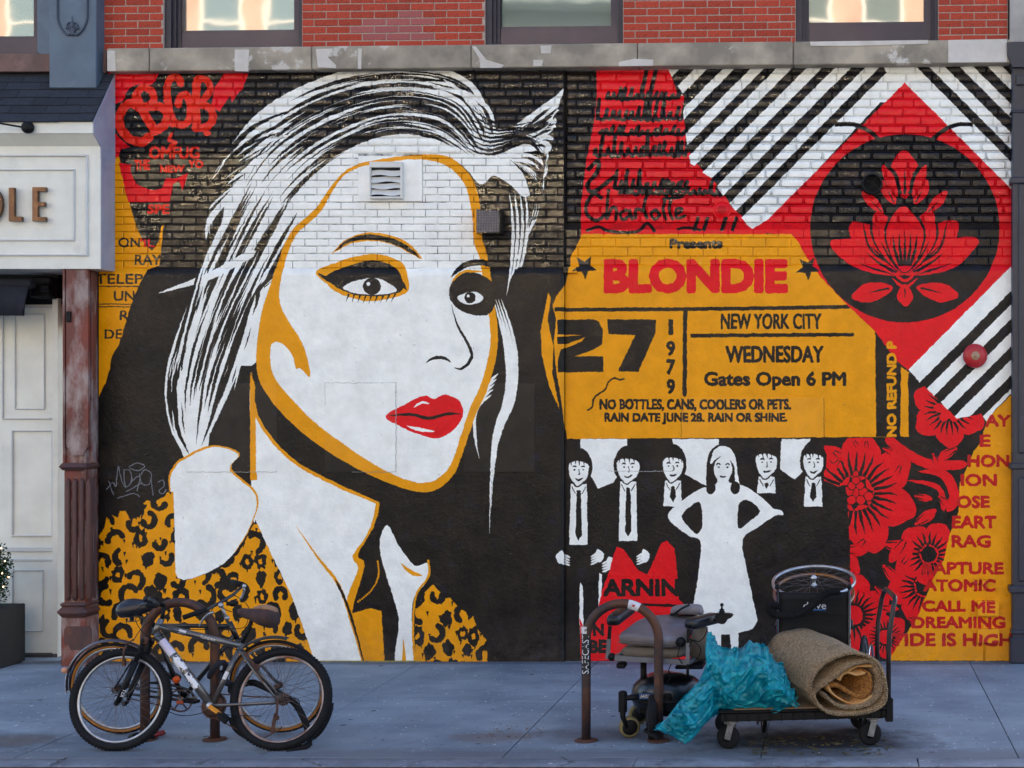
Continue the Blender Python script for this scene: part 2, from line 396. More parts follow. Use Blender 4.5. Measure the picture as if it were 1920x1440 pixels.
# collar
cl = [(345,862),(400,838),(448,852),(432,882),(478,925),(476,970),(440,1036),(400,1068),(334,1084),(328,1000),(321,930),(320,895),(332,872)]
fill(cr([(x-3 if x < 420 else x+3, y-3) for x, y in cl], True, 4), OC); fill(cr(cl, True, 4), WH)
# leopard cloth
def leopard(poly, seed):
    fill(poly, OC); CLIP[0] = region(poly); q = random.Random(seed)
    xs = [p[0] for p in poly]; ys = [p[1] for p in poly]
    y = min(ys)-10; row = 0
    while y < max(ys)+20:
        x = min(xs)-20+(row%2)*24
        while x < max(xs)+20:
            cx = x+q.uniform(-8,8); cy = y+q.uniform(-7,7); kind = q.random(); r = q.uniform(10,16); rot = q.uniform(0,6.28)
            if kind < .45:
                pts = []
                for k in range(18):
                    t = 2*math.pi*k/18; rr = r*(1+q.uniform(-.22,.22)); pts.append((cx+rr*math.cos(t)*.85, cy+rr*math.sin(t)*1.15))
                fill(pts, DK)
                if kind < .12: fill([(cx+4*math.cos(t)*q.uniform(.6,1.5), cy+6*math.sin(t)*q.uniform(.6,1.5)) for t in [k*.7 for k in range(9)]], OC)
            else:
                a0 = rot; a1 = rot+q.uniform(2.6,4.6); pts = [(cx+r*math.cos(a0+(a1-a0)*k/9)*.95, cy+r*math.sin(a0+(a1-a0)*k/9)*1.1) for k in range(10)]
                for k in range(9): pen([pts[k],pts[k+1]], q.uniform(8,13), DK, 2)
            for k in range(3):
                t = q.uniform(0,6.28); ax = cx+math.cos(t)*r; ay = cy+math.sin(t)*r
                fill([(ax-2.5,ay),(ax+2.5,ay),(ax+q.uniform(-1,1),ay+q.uniform(6,12))], DK)
            x += q.uniform(33,41)
        y += 34; row += 1
    CLIP[0] = None
leopard([(185,1005),(196,990),(203,962),(212,966),(222,970),(228,952),(236,958),(245,975),(262,968),(262,950),(275,938),(292,940),(310,930),(314,922),(326,922),(330,1084),(350,1088),(410,1068),(446,1040),(480,975),(500,1020),(545,1112),(570,1180),(590,1240),(185,1240)], 5)
leopard([(779,1128),(800,1108),(812,1095),(820,1104),(838,1122),(842,1118),(862,1140),(872,1142),(880,1162),(888,1155),(893,1175),(912,1200),(905,1215),(921,1222),(922,1240),(779,1240)], 9)
# brows, eyes, nose, mouth: simple and nobody's in particular
stroke([(622,476),(655,452),(700,444),(750,456),(792,486)], 16, OC, (.5,.25)); stroke([(626,472),(658,450),(702,445),(750,458),(788,484)], 10, DK, (.5,.3))
blob([(594,508),(640,490),(700,476),(752,492),(766,524),(764,548),(730,560),(690,565),(640,552),(612,532)], OC)
blob([(612,520),(650,500),(700,488),(744,504),(756,540),(735,552),(695,556),(650,548)], DK)
stroke([(596,512),(625,526),(660,520),(700,505),(740,518),(764,545)], 15, DK, (.35,.3)); blob([(644,540),(668,526),(702,521),(728,530),(744,546),(706,553),(668,550)], WH)
circ(698,537,17,DK,16); circ(698,537,8,BK); circ(691,532,3.5,WH); blob([(640,536),(664,514),(702,505),(740,520),(752,544),(730,530),(700,521),(666,527)], DK)
for k in range(9): stroke([(654+k*11,551+2.5*math.sin(k*.4)),(650+k*10.4,566+4*math.sin(k*.38))], 4, DK, (0,.9), smooth=False)
stroke([(612,502),(655,486),(705,480),(748,496)], 5, OC, (.4,.4))
blob([(842,548),(852,524),(880,510),(915,522),(930,545),(925,580),(905,592),(870,585),(850,570)], DK); stroke([(845,520),(870,498),(905,492),(935,505)], 11, DK, (.4,.3)); stroke([(846,530),(868,510),(908,510)], 5, OC, (.4,.4))
blob([(858,558),(876,548),(896,549),(907,560),(890,570),(870,569)], WH); circ(881,558,10.5,DK); circ(878,555,2.6,WH)
stroke([(846,570),(858,610),(880,650),(884,672),(868,690),(852,690)], 6, DK, (.5,.3)); stroke([(798,680),(815,671),(834,672),(846,680)], 6, DK, (.4,.4))
blob([(724,780),(760,758),(795,742),(815,748),(835,740),(862,752),(868,780),(850,806),(820,822),(780,812),(748,798)], RD)
stroke([(728,780),(770,777),(805,784),(840,776),(866,776)], 6, DK, (.3,.3)); stroke([(762,798),(790,806),(815,808)], 7, WH, (.5,.5)); stroke([(775,764),(792,755),(806,757)], 5, WH, (.5,.5))
blob([(905,730),(885,790),(866,850),(850,890),(852,860),(870,800),(888,752)], OC)
# --- red torn note with loose handwriting
note = [(1117,125),(1252,125),(1262,152),(1270,178),(1282,178),(1279,205),(1284,240),(1290,275),(1300,300),(1335,335),(1352,352),(1372,388),(1425,432),(1480,455),(1484,442),(1088,442),(1088,380),(1098,300),(1112,230),(1118,180)]
fill(note, RD); CLIP[0] = region(note)
def scribble(x0, x1, y, h, seed, wd=7):
    q = random.Random(seed); x = x0; pts = []
    while x < x1:
        up = y-h*q.uniform(.4,1.1) if q.random() < .75 else y-h*1.7
        pts += [(x, y+q.uniform(-2,2)), (x+5+q.uniform(-1,3), up), (x+q.uniform(1,6), y-h*.3)]
        x += q.uniform(9,14)
    pen(pts, wd, DK, 4)
for (a, b, y_, h, sd_) in ((1135,1280,184,12,1),(1118,1278,222,22,2),(1122,1285,250,9,3),(1112,1290,290,24,4),(1150,1282,352,20,6),(1160,1372,362,14,7)): scribble(a, b, y_, h, sd_)
# 'Charlotte'
pen([(1128,372),(1112,362),(1098,382),(1100,402),(1118,412),(1136,398)], 7, DK)
for pts in ([(1140,352),(1136,408),(1146,388),(1154,392),(1154,410)], [(1176,392),(1162,398),(1166,410),(1178,404),(1180,394),(1184,410)], [(1190,410),(1192,392),(1202,394)], [(1216,352),(1206,386),(1212,408)], [(1228,392),(1220,400),(1226,410),(1236,402),(1228,392)], [(1252,358),(1242,390),(1248,410)], [(1262,358),(1254,390),(1260,410)], [(1240,372),(1278,368)], [(1266,402),(1278,392),(1268,390),(1268,408),(1284,404)]): pen(pts, 6, DK)
pen([(1100,318),(1120,300),(1118,322),(1100,345),(1112,358),(1150,330)], 8, DK)
pen([(1098,432),(1120,424),(1140,432),(1190,434),(1212,418),(1226,432)], 6, DK); pen([(1268,428),(1290,426),(1312,430)], 5, DK)
for x_ in (1300,1318,1352,1372): pen([(x_,432),(x_+8,408)], 7, DK)
for x_ in (1205, 1222): stroke([(x_+8,122),(x_-6,185)], 8, DK)
CLIP[0] = None
# --- black and white stripes
zone = [(1250,125),(1262,148),(1284,180),(1280,215),(1286,260),(1294,305),(1335,335),(1352,362),(1400,420),(1416,434),(1500,352),(1697,140),(1697,115),(1250,115)]
CLIP[0] = region(zone)
for a, b in ((1797,1860),(1747,1774),(1691,1721),(1638,1667),(1582,1611),(1534,1559),(1482,1504),(1429,1453),(1376,1401)):
    fill([(a-110,110),(b-110,110),(b-460,460),(a-460,460)], WH)
CLIP[0] = region([(1650,110),(1905,110),(1905,420),(1697,200)])
for a, b in ((1500,1595),(1619,1649),(1677,1703),(1730,1758)):
    fill([(a+110,110),(b+110,110),(b+400,400),(a+400,400)], WH)
CLIP[0] = None
fill([(1697,110),(1717,110),(1697,165),(1660,190),(1640,190),(1675,122)], WH)
fill([(1800-127,127),(1850-153,153),(1697,153),(1717,127)], WH)
low = [(1700,690),(1905,485),(1905,730),(1865,770),(1845,800),(1795,792),(1735,728)]
fill(low, BK); CLIP[0] = region(low)
for a, b in ((2380,2442),(2467,2494),(2519,2546),(2571,2600),(2625,2650)):
    fill([(a-480,480),(b-480,480),(b-820,820),(a-820,820)], WH)
CLIP[0] = None
# --- red diamond, dark disc, a lotus
fill([(1697,153),(1905,361),(1905,490),(1703,694),(1640,640),(1540,560),(1470,440),(1404,432),(1440,410)], RD)
circ(1697,427,178,BK,177,80)
CLIP[0] = region([(1560,225),(1835,225),(1835,275),(1560,275)])
stroke([(1565,232),(1600,232),(1632,246),(1660,272)], 8, DK); stroke([(1825,232),(1795,232),(1765,246),(1738,272)], 8, DK)
CLIP[0] = None
def petal(cx, cy, ang, ln, wd, col=RD, vein=None, nv=3):
    c, s_ = math.cos(ang), math.sin(ang)
    f = lambda u, v: (cx+u*c-v*s_, cy+u*s_+v*c)
    blob([f(0,0), f(ln*.25,wd*.36), f(ln*.62,wd*.5), f(ln*.9,wd*.2), f(ln,0), f(ln*.92,-wd*.26), f(ln*.62,-wd*.5), f(ln*.25,-wd*.36)], col, 5)
    if vein:
        for k in range(nv):
            v = (k-(nv-1)/2)*wd*.55/max(nv-1,1)
            stroke([f(ln*.1,v*.5), f(ln*.35,v), f(ln*.62-abs(v)*.3,v*1.15)], wd*.07+1.2, vein, (0,.9))
U = -math.pi/2
for sx in (-1,1):
    petal(1697,512,U+sx*1.16,152,54,RD,BK,4)
for sx in (-1,1):
    petal(1697,514,U+sx*.80,140,66,RD,BK,4); stroke([(1697,505),(1697+sx*62,470),(1697+sx*80,410)], 4, BK, (.2,.4))
for sx in (-1,1):
    petal(1697,512,U+sx*.42,135,60,BK); petal(1697,512,U+sx*.42,128,54,RD,BK,4)
petal(1697,512,U,132,78,BK); petal(1697,510,U,124,70,RD,BK,5)
for sx in (-1,1):
    petal(1697+sx*18,382,U+sx*.5,52,24,RD,BK,1); petal(1697+sx*40,400,U+sx*.75,58,20,RD,BK,1)
    petal(1697+sx*22,538,math.pi/2-sx*1.35,80,36,RD,BK,1)
petal(1697,372,U,92,54,RD,BK,3)
for sx in (-1,1): petal(1697+sx*10,372,U+sx*.38,74,26,BK); petal(1697+sx*14,368,U+sx*.42,66,18,RD)
petal(1697,532,math.pi/2,42,30,RD,BK,1)
stroke([(1672,520),(1697,538),(1722,520)], 6, RD, (.4,.4)); stroke([(1674,508),(1697,526),(1720,508)], 6, RD, (.4,.4))
# --- ticket
tick = [(1090,438),(1484,438),(1496,452),(1512,482),(1540,520),(1590,573),(1640,620),(1690,688),(1704,698),(1704,819),(1062,823),(1057,790),(1052,745),(1044,700),(1038,640),(1043,600),(1036,572),(1044,555),(1058,535),(1068,500),(1068,480),(1078,464)]
fill(tick, OC)
fill([(1028,548),(1033,560),(1027,600),(1038,650),(1036,700),(1050,768),(1030,725),(1016,665),(1014,620)], OC); CLIP[0] = region(tick)
text('Presents', 1256,448,1353,464, DK, 1.6)
text('BLONDIE', 1136,489,1472,545, RD, 5.2)
for x_, wl in ((1136,14),(1200,12),(1300,12),(1364,12),(1418,10),(1446,12)):
    pass
pen([(1040,580),(1300,579),(1592,575)], 7, DK, 4); pen([(1284,580),(1283,740)], 8, DK, 2); pen([(1294,629),(1598,627)], 7, DK, 2)
fill([(1045,600),(1110,598),(1122,603),(1130,620),(1127,645),(1112,655),(1076,668),(1130,668),(1130,697),(1046,698),(1046,675),(1052,655),(1090,640),(1096,632),(1060,645),(1045,645),(1045,632),(1093,628),(1045,627)], DK)
fill([(1138,598),(1229,599),(1228,625),(1196,697),(1158,696),(1190,628),(1140,626)], DK)
for ch, y_, hw in (('1',600,3),('9',640,7),('7',675,7),('9',712,7)): text(ch, 1257-hw,y_,1257+hw,y_+26, DK, 1.6)
text('NEW YORK CITY', 1352,588,1539,616, DK, 1.3); text('WEDNESDAY', 1361,649,1543,679, DK, 1.5)
text('Gates Open 6 PM', 1321,698,1585,730, DK, 1.6)
text('NO BOTTLES, CANS, COOLERS OR PETS.', 1124,749,1482,770, DK, 1.4); text('RAIN DATE JUNE 28. RAIN OR SHINE.', 1133,775,1475,795, DK, 1.4)
pen([(1100,770),(1110,762),(1112,748),(1122,738),(1134,730),(1140,716),(1152,708),(1160,712),(1168,710)], 3, DK, 2)
fill([(1641,600),(1664,640),(1664,819),(1643,819)], BK); fill([(1664,640),(1690,650),(1688,819),(1664,819)], BK)
CLIP[0] = None
text('NO REFUND P', 1664,640,1680,818, OC, 1.6, rot=1)
for sx_, sy_ in ((1095,500),(1514,502)):
    fill([(sx_+(24 if k%2==0 else 10)*math.cos(k*math.pi/5+.25), sy_+(24 if k%2==0 else 10)*math.sin(k*math.pi/5+.25)) for k in range(10)], DK)
# --- flower panel
pan = [(1703,700),(1738,728),(1795,785),(1840,776),(1850,790),(1840,830),(1826,846),(1812,880),(1800,905),(1798,960),(1782,1000),(1770,1050),(1748,1090),(1720,1160),(1692,1200),(1664,1240),(1512,1240),(1514,950),(1545,935),(1545,822),(1704,820)]
fill(pan, BK); CLIP[0] = region(pan)
def flower(cx, cy, Rr, n, rot, core=.22, squash=1.0):
    for k in range(n): petal(cx+math.cos(rot+k*2*math.pi/n)*Rr*.2, cy+math.sin(rot+k*2*math.pi/n)*Rr*.2, rot+k*2*math.pi/n, Rr*.86, Rr*.86*(5.4/n), RD, BK, 4)
    circ(cx, cy, Rr*core*1.25, BK)
    if core > .2:
        circ(cx, cy, Rr*core, RD)
flower(1780,768,68,6,.5,.25)
for k in range(6): circ(1780+20*math.cos(k*1.05), 765+20*math.sin(k*1.05), 8.5, RD)
flower(1605,925,112,7,.35,.12)
for (dx,dy,r_) in ((0,0,9),(-14,-4,8),(14,-2,8),(-8,-14,7),(8,-14,7),(0,-24,7),(0,-36,5),(-24,6,7),(24,6,8),(-8,13,8),(9,13,8)): circ(1605+dx, 925+dy, r_+1.5, BK); circ(1605+dx, 925+dy, r_, RD)
flower(1566,1098,62,6,.1,.26); flower(1600,1155,70,6,.6,.26); flower(1735,1100,70,6,.9,.2); flower(1742,1040,60,5,.2,.2); flower(1660,1195,44,6,.3,.3); flower(1540,1200,48,6,.5,.3)
stroke([(1660,818),(1700,850),(1750,872),(1815,870)], 18, RD, (.1,.1)); stroke([(1722,884),(1770,890),(1790,930),(1775,960)], 20, RD, (.5,.2)); stroke([(1700,900),(1760,915),(1770,960)], 10, RD, (.5,.2))
for (x_,y_,a_,l_) in ((1518,975,.3,40),(1522,1040,-.3,44),(1520,1120,.2,46),(1530,1160,-.5,34),(1640,1100,.9,34),(1650,1140,.1,36),(1690,1060,-.9,34),(1700,1160,.4,36),(1625,1010,2.4,36),(1760,930,.8,36),(1715,930,.2,34),(1560,845,.6,34),(1575,860,2.2,30),(1690,870,2.0,34),(1655,840,.5,34),(1715,985,-.6,50),(1655,1020,.2,60),(1575,1030,.1,52),(1530,1010,-.2,48),(1700,1010,2.2,55),(1655,1060,.8,50),(1795,840,2.6,44),(1750,850,1.3,34),(1540,1060,1.2,40),(1560,990,3.0,46),(1600,825,1.0,26),(1625,825,1.6,26)): petal(x_, y_, a_, l_, l_*.42, RD, BK, 2)
CLIP[0] = None
# --- ochre side with song words
side = [(1905,733),(1866,770),(1850,790),(1840,830),(1826,846),(1812,880),(1800,905),(1798,960),(1782,1000),(1770,1050),(1748,1090),(1720,1160),(1692,1200),(1664,1240),(1905,1240)]
fill(side, OC); CR_ = (184,18,22)
for s_, a, b, c, d in (('AY',1849,779,1894,799),('E',1839,816,1857,837),('HON',1816,854,1892,875),('ION',1803,890,1869,911),('OSE',1795,931,1855,952),('EART',1787,969,1868,990),('RAG',1786,1005,1857,1026),('RAPTURE',1731,1056,1881,1077),('ATOMIC',1733,1088,1866,1109),('CALL ME',1731,1128,1864,1147),('DREAMING',1711,1158,1884,1178),('TIDE IS HIGH',1672,1189,1898,1212)): text(s_, a, b, c, d, CR_, 1.7)
# --- row of plain figures in suits and one in a white dress
fill([(1060,823),(1545,823),(1545,935),(1512,960),(1512,1240),(1060,1240)], BK)
fill([(1087,823),(1175,823),(1175,860),(1150,905),(1120,917),(1100,880),(1087,850)], WH); fill([(1260,823),(1347,823),(1345,920),(1310,905),(1270,880)], WH); fill([(1465,823),(1520,823),(1510,880),(1490,900),(1462,880)], WH)
def man(cx, cy, hy, w_=16, tie=1, sh=0, low_=None, hr=1.0):
    w_ = w_+3; sd_ = random.Random(int(cx))
    """cx, cy: middle of the face"""
    fill(cr([(cx-60,cy+70),(cx-44,cy+50),(cx-14,cy+34),(cx+16,cy+34),(cx+46,cy+48),(cx+64,cy+72),(cx+60,1240),(cx-60,1240)], True, 3), BK)
    lo = low_ or cy+150
    fill([(cx-15,cy+28),(cx+15,cy+28),(cx+17,lo),(cx-18,lo)], WH)
    if tie: fill([(cx-4,cy+44),(cx+4,cy+44),(cx+6,lo-18),(cx,lo-8),(cx-6,lo-18)], BK); circ(cx,cy+42,4,BK,3)
    blob([(cx-w_-4,cy+16),(cx-w_-7,cy-8),(cx-w_+2,cy-30),(cx,cy-40),(cx+w_-2,cy-32),(cx+w_+7,cy-10),(cx+w_+4,cy+16),(cx+8,cy+26),(cx-8,cy+26)], BK, 4); blob([(cx-w_,cy-10),(cx-w_*.4,cy-15),(cx+w_*.3,cy-14),(cx+w_,cy-8),(cx+w_,cy+8),(cx+w_*.6,cy+24),(cx,cy+31),(cx-w_*.6,cy+24),(cx-w_,cy+8)], WH, 4)
    for s_ in (-1,1): stroke([(cx+s_*4,cy-4),(cx+s_*8,cy-6),(cx+s_*12,cy-4)], 2.6, BK, (.3,.3)); circ(cx+s_*8, cy+1, 2, BK, 1.5, 8)
    stroke([(cx,cy),(cx+2,cy+9),(cx-1,cy+10)], 1.6, BK); stroke([(cx-7,cy+17),(cx,cy+20+sd_.uniform(-1,2)),(cx+8,cy+16)], 3.2, BK, (.3,.3))
    for k in range(5): stroke([(cx-w_+2+k*w_*.45,cy-20),(cx-w_+sd_.uniform(0,6)+k*w_*.45,cy-4-sd_.uniform(0,5))], 5, BK, (0,.8), smooth=False)
    stroke([(cx-w_*.8,cy+20),(cx-3,cy+33),(cx+w_*.8,cy+19)], 2.6, BK, (.3,.3))
    fill([(cx-15,cy+30),(cx-4,cy+40),(cx-11,cy+46)], WH); fill([(cx+15,cy+30),(cx+4,cy+40),(cx+11,cy+46)], WH); stroke([(cx-13,cy+33),(cx-6,cy+46)], 1.6, BK); stroke([(cx+13,cy+33),(cx+6,cy+46)], 1.6, BK)
man(1084,880,0,15,1,0,1022); man(1177,875,0,17,1,0,1015); man(1261,873,0,15,1,0,950); man(1437,866,0,16,1,0,925); man(1525,866,0,15,1,0,950)
for (x_,y_,s_) in ((1054,1046,1),(1120,1044,-1),(1206,1044,-1),(1141,1058,-1)):
    blob([(x_-12*s_,y_-4),(x_,y_-14),(x_+4*s_,y_-4),(x_+2*s_,y_+9),(x_-6*s_,y_+10)], WH, 3)
    for k in range(4): stroke([(x_,y_-6+k*5),(x_+8*s_,y_-2+k*5),(x_+14*s_,y_+1+k*4.6)], 4, WH, (0,.5))
fill([(1087,1092),(1092,1100),(1093,1180),(1100,1195),(1086,1190),(1085,1120)], WH); fill([(1122,1075),(1128,1078),(1126,1135),(1121,1140)], WH)
# woman in the white dress, hands on hips
blob([(1324,885),(1330,848),(1355,832),(1380,850),(1386,890),(1382,915),(1372,925),(1340,925),(1326,915)], BK, 4); blob([(1332,870),(1338,845),(1356,836),(1376,850),(1382,885),(1386,915),(1378,905),(1374,870),(1350,856)], WH, 4)
dress = [(1345,895),(1365,895),(1367,905),(1395,912),(1425,930),(1448,952),(1465,958),(1468,966),(1452,968),(1420,990),(1392,1012),(1398,1060),(1410,1120),(1412,1180),(1300,1185),(1306,1100),(1312,1050),(1312,1014),(1290,1005),(1256,978),(1254,960),(1280,938),(1310,918),(1342,908)]
blob(dress, WH, 3); blob([(1277,968),(1300,945),(1313,945),(1316,985),(1306,1002),(1290,988)], BK, 3); blob([(1384,948),(1400,938),(1425,958),(1400,982),(1384,990)], BK, 3)
fill([(1340,1185),(1352,1185),(1350,1240),(1336,1240)], WH); fill([(1368,1185),(1384,1185),(1384,1240),(1372,1240)], WH)
circ(1355,880,17,WH,24)
for s_ in (-1,1): stroke([(1355+s_*4,872),(1355+s_*9,869),(1355+s_*13,873)], 2.6, BK, (.3,.3)); circ(1355+s_*8.5,876,2.2,BK,1.7,8)
stroke([(1349,893),(1355,895),(1361,893)], 3, BK, (.3,.3)); circ(1332,915,9,BK,12); circ(1378,915,9,BK,12)
# red notice behind them
fill([(1150,1038),(1156,1026),(1168,1030),(1196,1070),(1212,1078),(1225,1052),(1238,1020),(1250,1014),(1264,1030),(1270,1085),(1272,1125),(1298,1150),(1298,1240),(1088,1240),(1086,1160),(1095,1180),(1118,1150),(1130,1100),(1142,1070)], RD)
text('ARNIN', 1132,1088,1270,1117, BK, 2.4); pen([(1150,1132),(1298,1138)], 5, BK, 2)
text('READ OR', 1100,1146,1200,1162, BK, 1.2) if False else None
text('N', 1112,1172,1130,1192, BK, 1.6); text('BE', 1104,1202,1136,1224, BK, 2.2)
# --- thin scratched tag and hairlines of the set-in boards
GR = (120,122,132)
for pts in ([(200,918),(212,905),(218,912),(222,875),(228,900),(236,915)], [(204,902),(214,928)], [(232,880),(236,912),(248,900),(243,882),(232,882)], [(242,876),(258,868),(272,874),(258,882),(244,878)], [(246,905),(262,892),(258,920)], [(264,890),(272,880),(284,888),(280,908),(266,906),(262,888)], [(284,898),(288,930)], [(296,905),(306,900),(308,912),(298,920),(306,926),(312,918)], [(220,934),(250,925),(262,932)], [(236,922),(268,905)]): pen(pts, 1.6, GR, 4)
HL = (176,176,174)
for (a, b, c, d) in ((610,718,743,718),(743,718,743,885),(350,885,520,885),(660,885,743,885),(610,718,610,760)): pen([(a,b),(c,d)], 1.0, HL, 2)
for (a, b, c, d) in ((1277,745,1277,822),(1545,745,1545,822),(1140,884,1260,884)): pen([(a,b),(c,d)], 1.0, (130,90,30) if d < 830 else HL, 2)
fill([(870,718),(1003,718),(1003,885),(870,885)], (33,30,32)) if False else None
# hand-painted wobble
def field(sx, sy, amp, seed):
    g = np.random.RandomState(seed).uniform(-1, 1, (sy+1, sx+1)); yy = np.linspace(0, sy-1e-3, MH); xx = np.linspace(0, sx-1e-3, MW)
    yi = yy.astype(int); xi = xx.astype(int); fy = (yy-yi)[:,None]; fx = (xx-xi)[None,:]; fy = fy*fy*(3-2*fy); fx = fx*fx*(3-2*fx)
    return amp*((g[yi][:,xi]*(1-fx)+g[yi][:,xi+1]*fx)*(1-fy)+(g[yi+1][:,xi]*(1-fx)+g[yi+1][:,xi+1]*fx)*fy)
dx = field(230,150,1.3,1)+field(600,400,.9,2); dy = field(230,150,1.3,3)+field(600,400,.9,4)
yy, xx = np.mgrid[0:MH, 0:MW]
CAN = CAN[np.clip((yy+dy).round().astype(int),0,MH-1), np.clip((xx+dx).round().astype(int),0,MW-1)]
img = bpy.data.images.new('wall_paint', MW, MH, alpha=False)
buf = np.ones((MH, MW, 4), np.float32); buf[:,:,:3] = CAN[::-1].astype(np.float32)/255
img.pixels.foreach_set(buf.ravel()); img.update(); img.pack()
del buf, xx, yy, dx, dy
def paint_mat(name, bump, bscale, dist, rough, spec=.3, worn=0.0, gap=0.0, gapcol=(20,19,24)):
    m = bpy.data.materials.new(name); m.use_nodes = True; t = m.node_tree; N = t.nodes; L = t.links; b = N['Principled BSDF']
    g = N.new('ShaderNodeNewGeometry'); sp = N.new('ShaderNodeSeparateXYZ'); L.new(g.outputs['Position'], sp.inputs[0])
    def lin_(x, mul, add):
        q = N.new('ShaderNodeMath'); q.operation = 'MULTIPLY_ADD'; q.inputs[1].default_value = mul; q.inputs[2].default_value = add; L.new(x, q.inputs[0]); return q.outputs[0]
    S = FPX/DCAM
    u = lin_(sp.outputs[0], S/(MX1-MX0), (VX-MX0-S*CX)/(MX1-MX0)); v = lin_(sp.outputs[2], S/(MY1-MY0), (MY1-VY-S*CZ)/(MY1-MY0))
    cb = N.new('ShaderNodeCombineXYZ'); L.new(u, cb.inputs[0]); L.new(v, cb.inputs[1])
    im = N.new('ShaderNodeTexImage'); im.image = img; im.extension = 'EXTEND'; L.new(cb.outputs[0], im.inputs[0])
    def noise(sc, det=5, rg=.6):
        n = N.new('ShaderNodeTexNoise'); n.inputs['Scale'].default_value = sc; n.inputs['Detail'].default_value = det; n.inputs['Roughness'].default_value = rg
        L.new(g.outputs['Position'], n.inputs['Vector']); return n.outputs[0]
    def rg_(x, a, bb, c=0, d=1):
        r_ = N.new('ShaderNodeMapRange'); r_.inputs[1].default_value = a; r_.inputs[2].default_value = bb; r_.inputs[3].default_value = c; r_.inputs[4].default_value = d; L.new(x, r_.inputs[0]); return r_.outputs[0]
    def mix(f, a, bb, mode='MIX'):
        q = N.new('ShaderNodeMix'); q.data_type = 'RGBA'; q.blend_type = mode
        for s_, val in ((q.inputs[0], f), (q.inputs[6], a), (q.inputs[7], bb)):
            if isinstance(val, (tuple, float)): s_.default_value = val
            else: L.new(val, s_)
        return q.outputs[2]
    hv = N.new('ShaderNodeHueSaturation'); L.new(rg_(noise(5,6,.7), .25,.75,.86,1.14), hv.inputs['Value']); L.new(im.outputs[0], hv.inputs['Color']); c = hv.outputs[0]
    # thin brown/blue bloom that only shows on the dark paint
    lum = N.new('ShaderNodeRGBToBW'); L.new(im.outputs[0], lum.inputs[0]); dark = rg_(lum.outputs[0], .02, .06, 1, 0)
    mm = N.new('ShaderNodeMath'); mm.operation = 'MULTIPLY'; L.new(dark, mm.inputs[0]); L.new(rg_(noise(3.2,7,.72), .42,.68,0,.6), mm.inputs[1])
    c = mix(mm.outputs[0], c, lin((50,41,34)))
    m2 = N.new('ShaderNodeMath'); m2.operation = 'MULTIPLY'; L.new(dark, m2.inputs[0]); L.new(rg_(noise(7,7,.7), .55,.75,0,.6), m2.inputs[1])
    c = mix(m2.outputs[0], c, lin((40,43,64)))
    # grime: splashed dirt near the pavement and small chips
    dirt = N.new('ShaderNodeMath'); dirt.operation = 'MULTIPLY'; L.new(rg_(sp.outputs[2], 0, .45, .22, 0), dirt.inputs[0]); L.new(rg_(noise(9,6,.7), .35,.7), dirt.inputs[1])
    c = mix(dirt.outputs[0], c, lin((112,104,98)))
    c = mix(rg_(noise(38,3,.5), .735,.755,0,.75), c, lin((96,92,90)))
    if worn: c = mix(rg_(noise(26,5,.6), .64,.70,0,worn), c, lin((44,38,40)))
    if gap: c = mix(rg_(noise(11,4,.6), .3,.62,gap,gap*.2), c, lin(gapcol))
    b.inputs['Specular IOR Level'].default_value = spec
    L.new(c, b.inputs['Base Color'])
    L.new(rg_(noise(6,4,.6), .3,.7, rough-.08, rough+.12), b.inputs['Roughness'])
    bp = N.new('ShaderNodeBump'); bp.inputs['Strength'].default_value = bump; bp.inputs['Distance'].default_value = dist
    ad = N.new('ShaderNodeMath'); ad.operation = 'MULTIPLY_ADD'; ad.inputs[1].default_value = 2.2
    L.new(noise(bscale*.18,4,.6), ad.inputs[0]); L.new(noise(bscale,5,.65), ad.inputs[2]); L.new(ad.outputs[0], bp.inputs['Height']); L.new(bp.outputs[0], b.inputs['Normal'])
    return m
M_STUC = paint_mat('painted_stucco', .5, 70, .006, .33, spec=.2)
M_SMOO = paint_mat('painted_board', .15, 30, .002, .36)
M_PBR = paint_mat('painted_brick', .35, 45, .005, .24, spec=.2)
M_PBR2 = paint_mat('painted_rough_brick', .55, 26, .010, .22, spec=.28, worn=.12)
M_GAP = paint_mat('painted_mortar_left', .5, 60, .006, .6, spec=.08, gap=1.0)
M_GAP2 = paint_mat('painted_mortar_right', .5, 60, .006, .6, spec=.08, gap=.5)
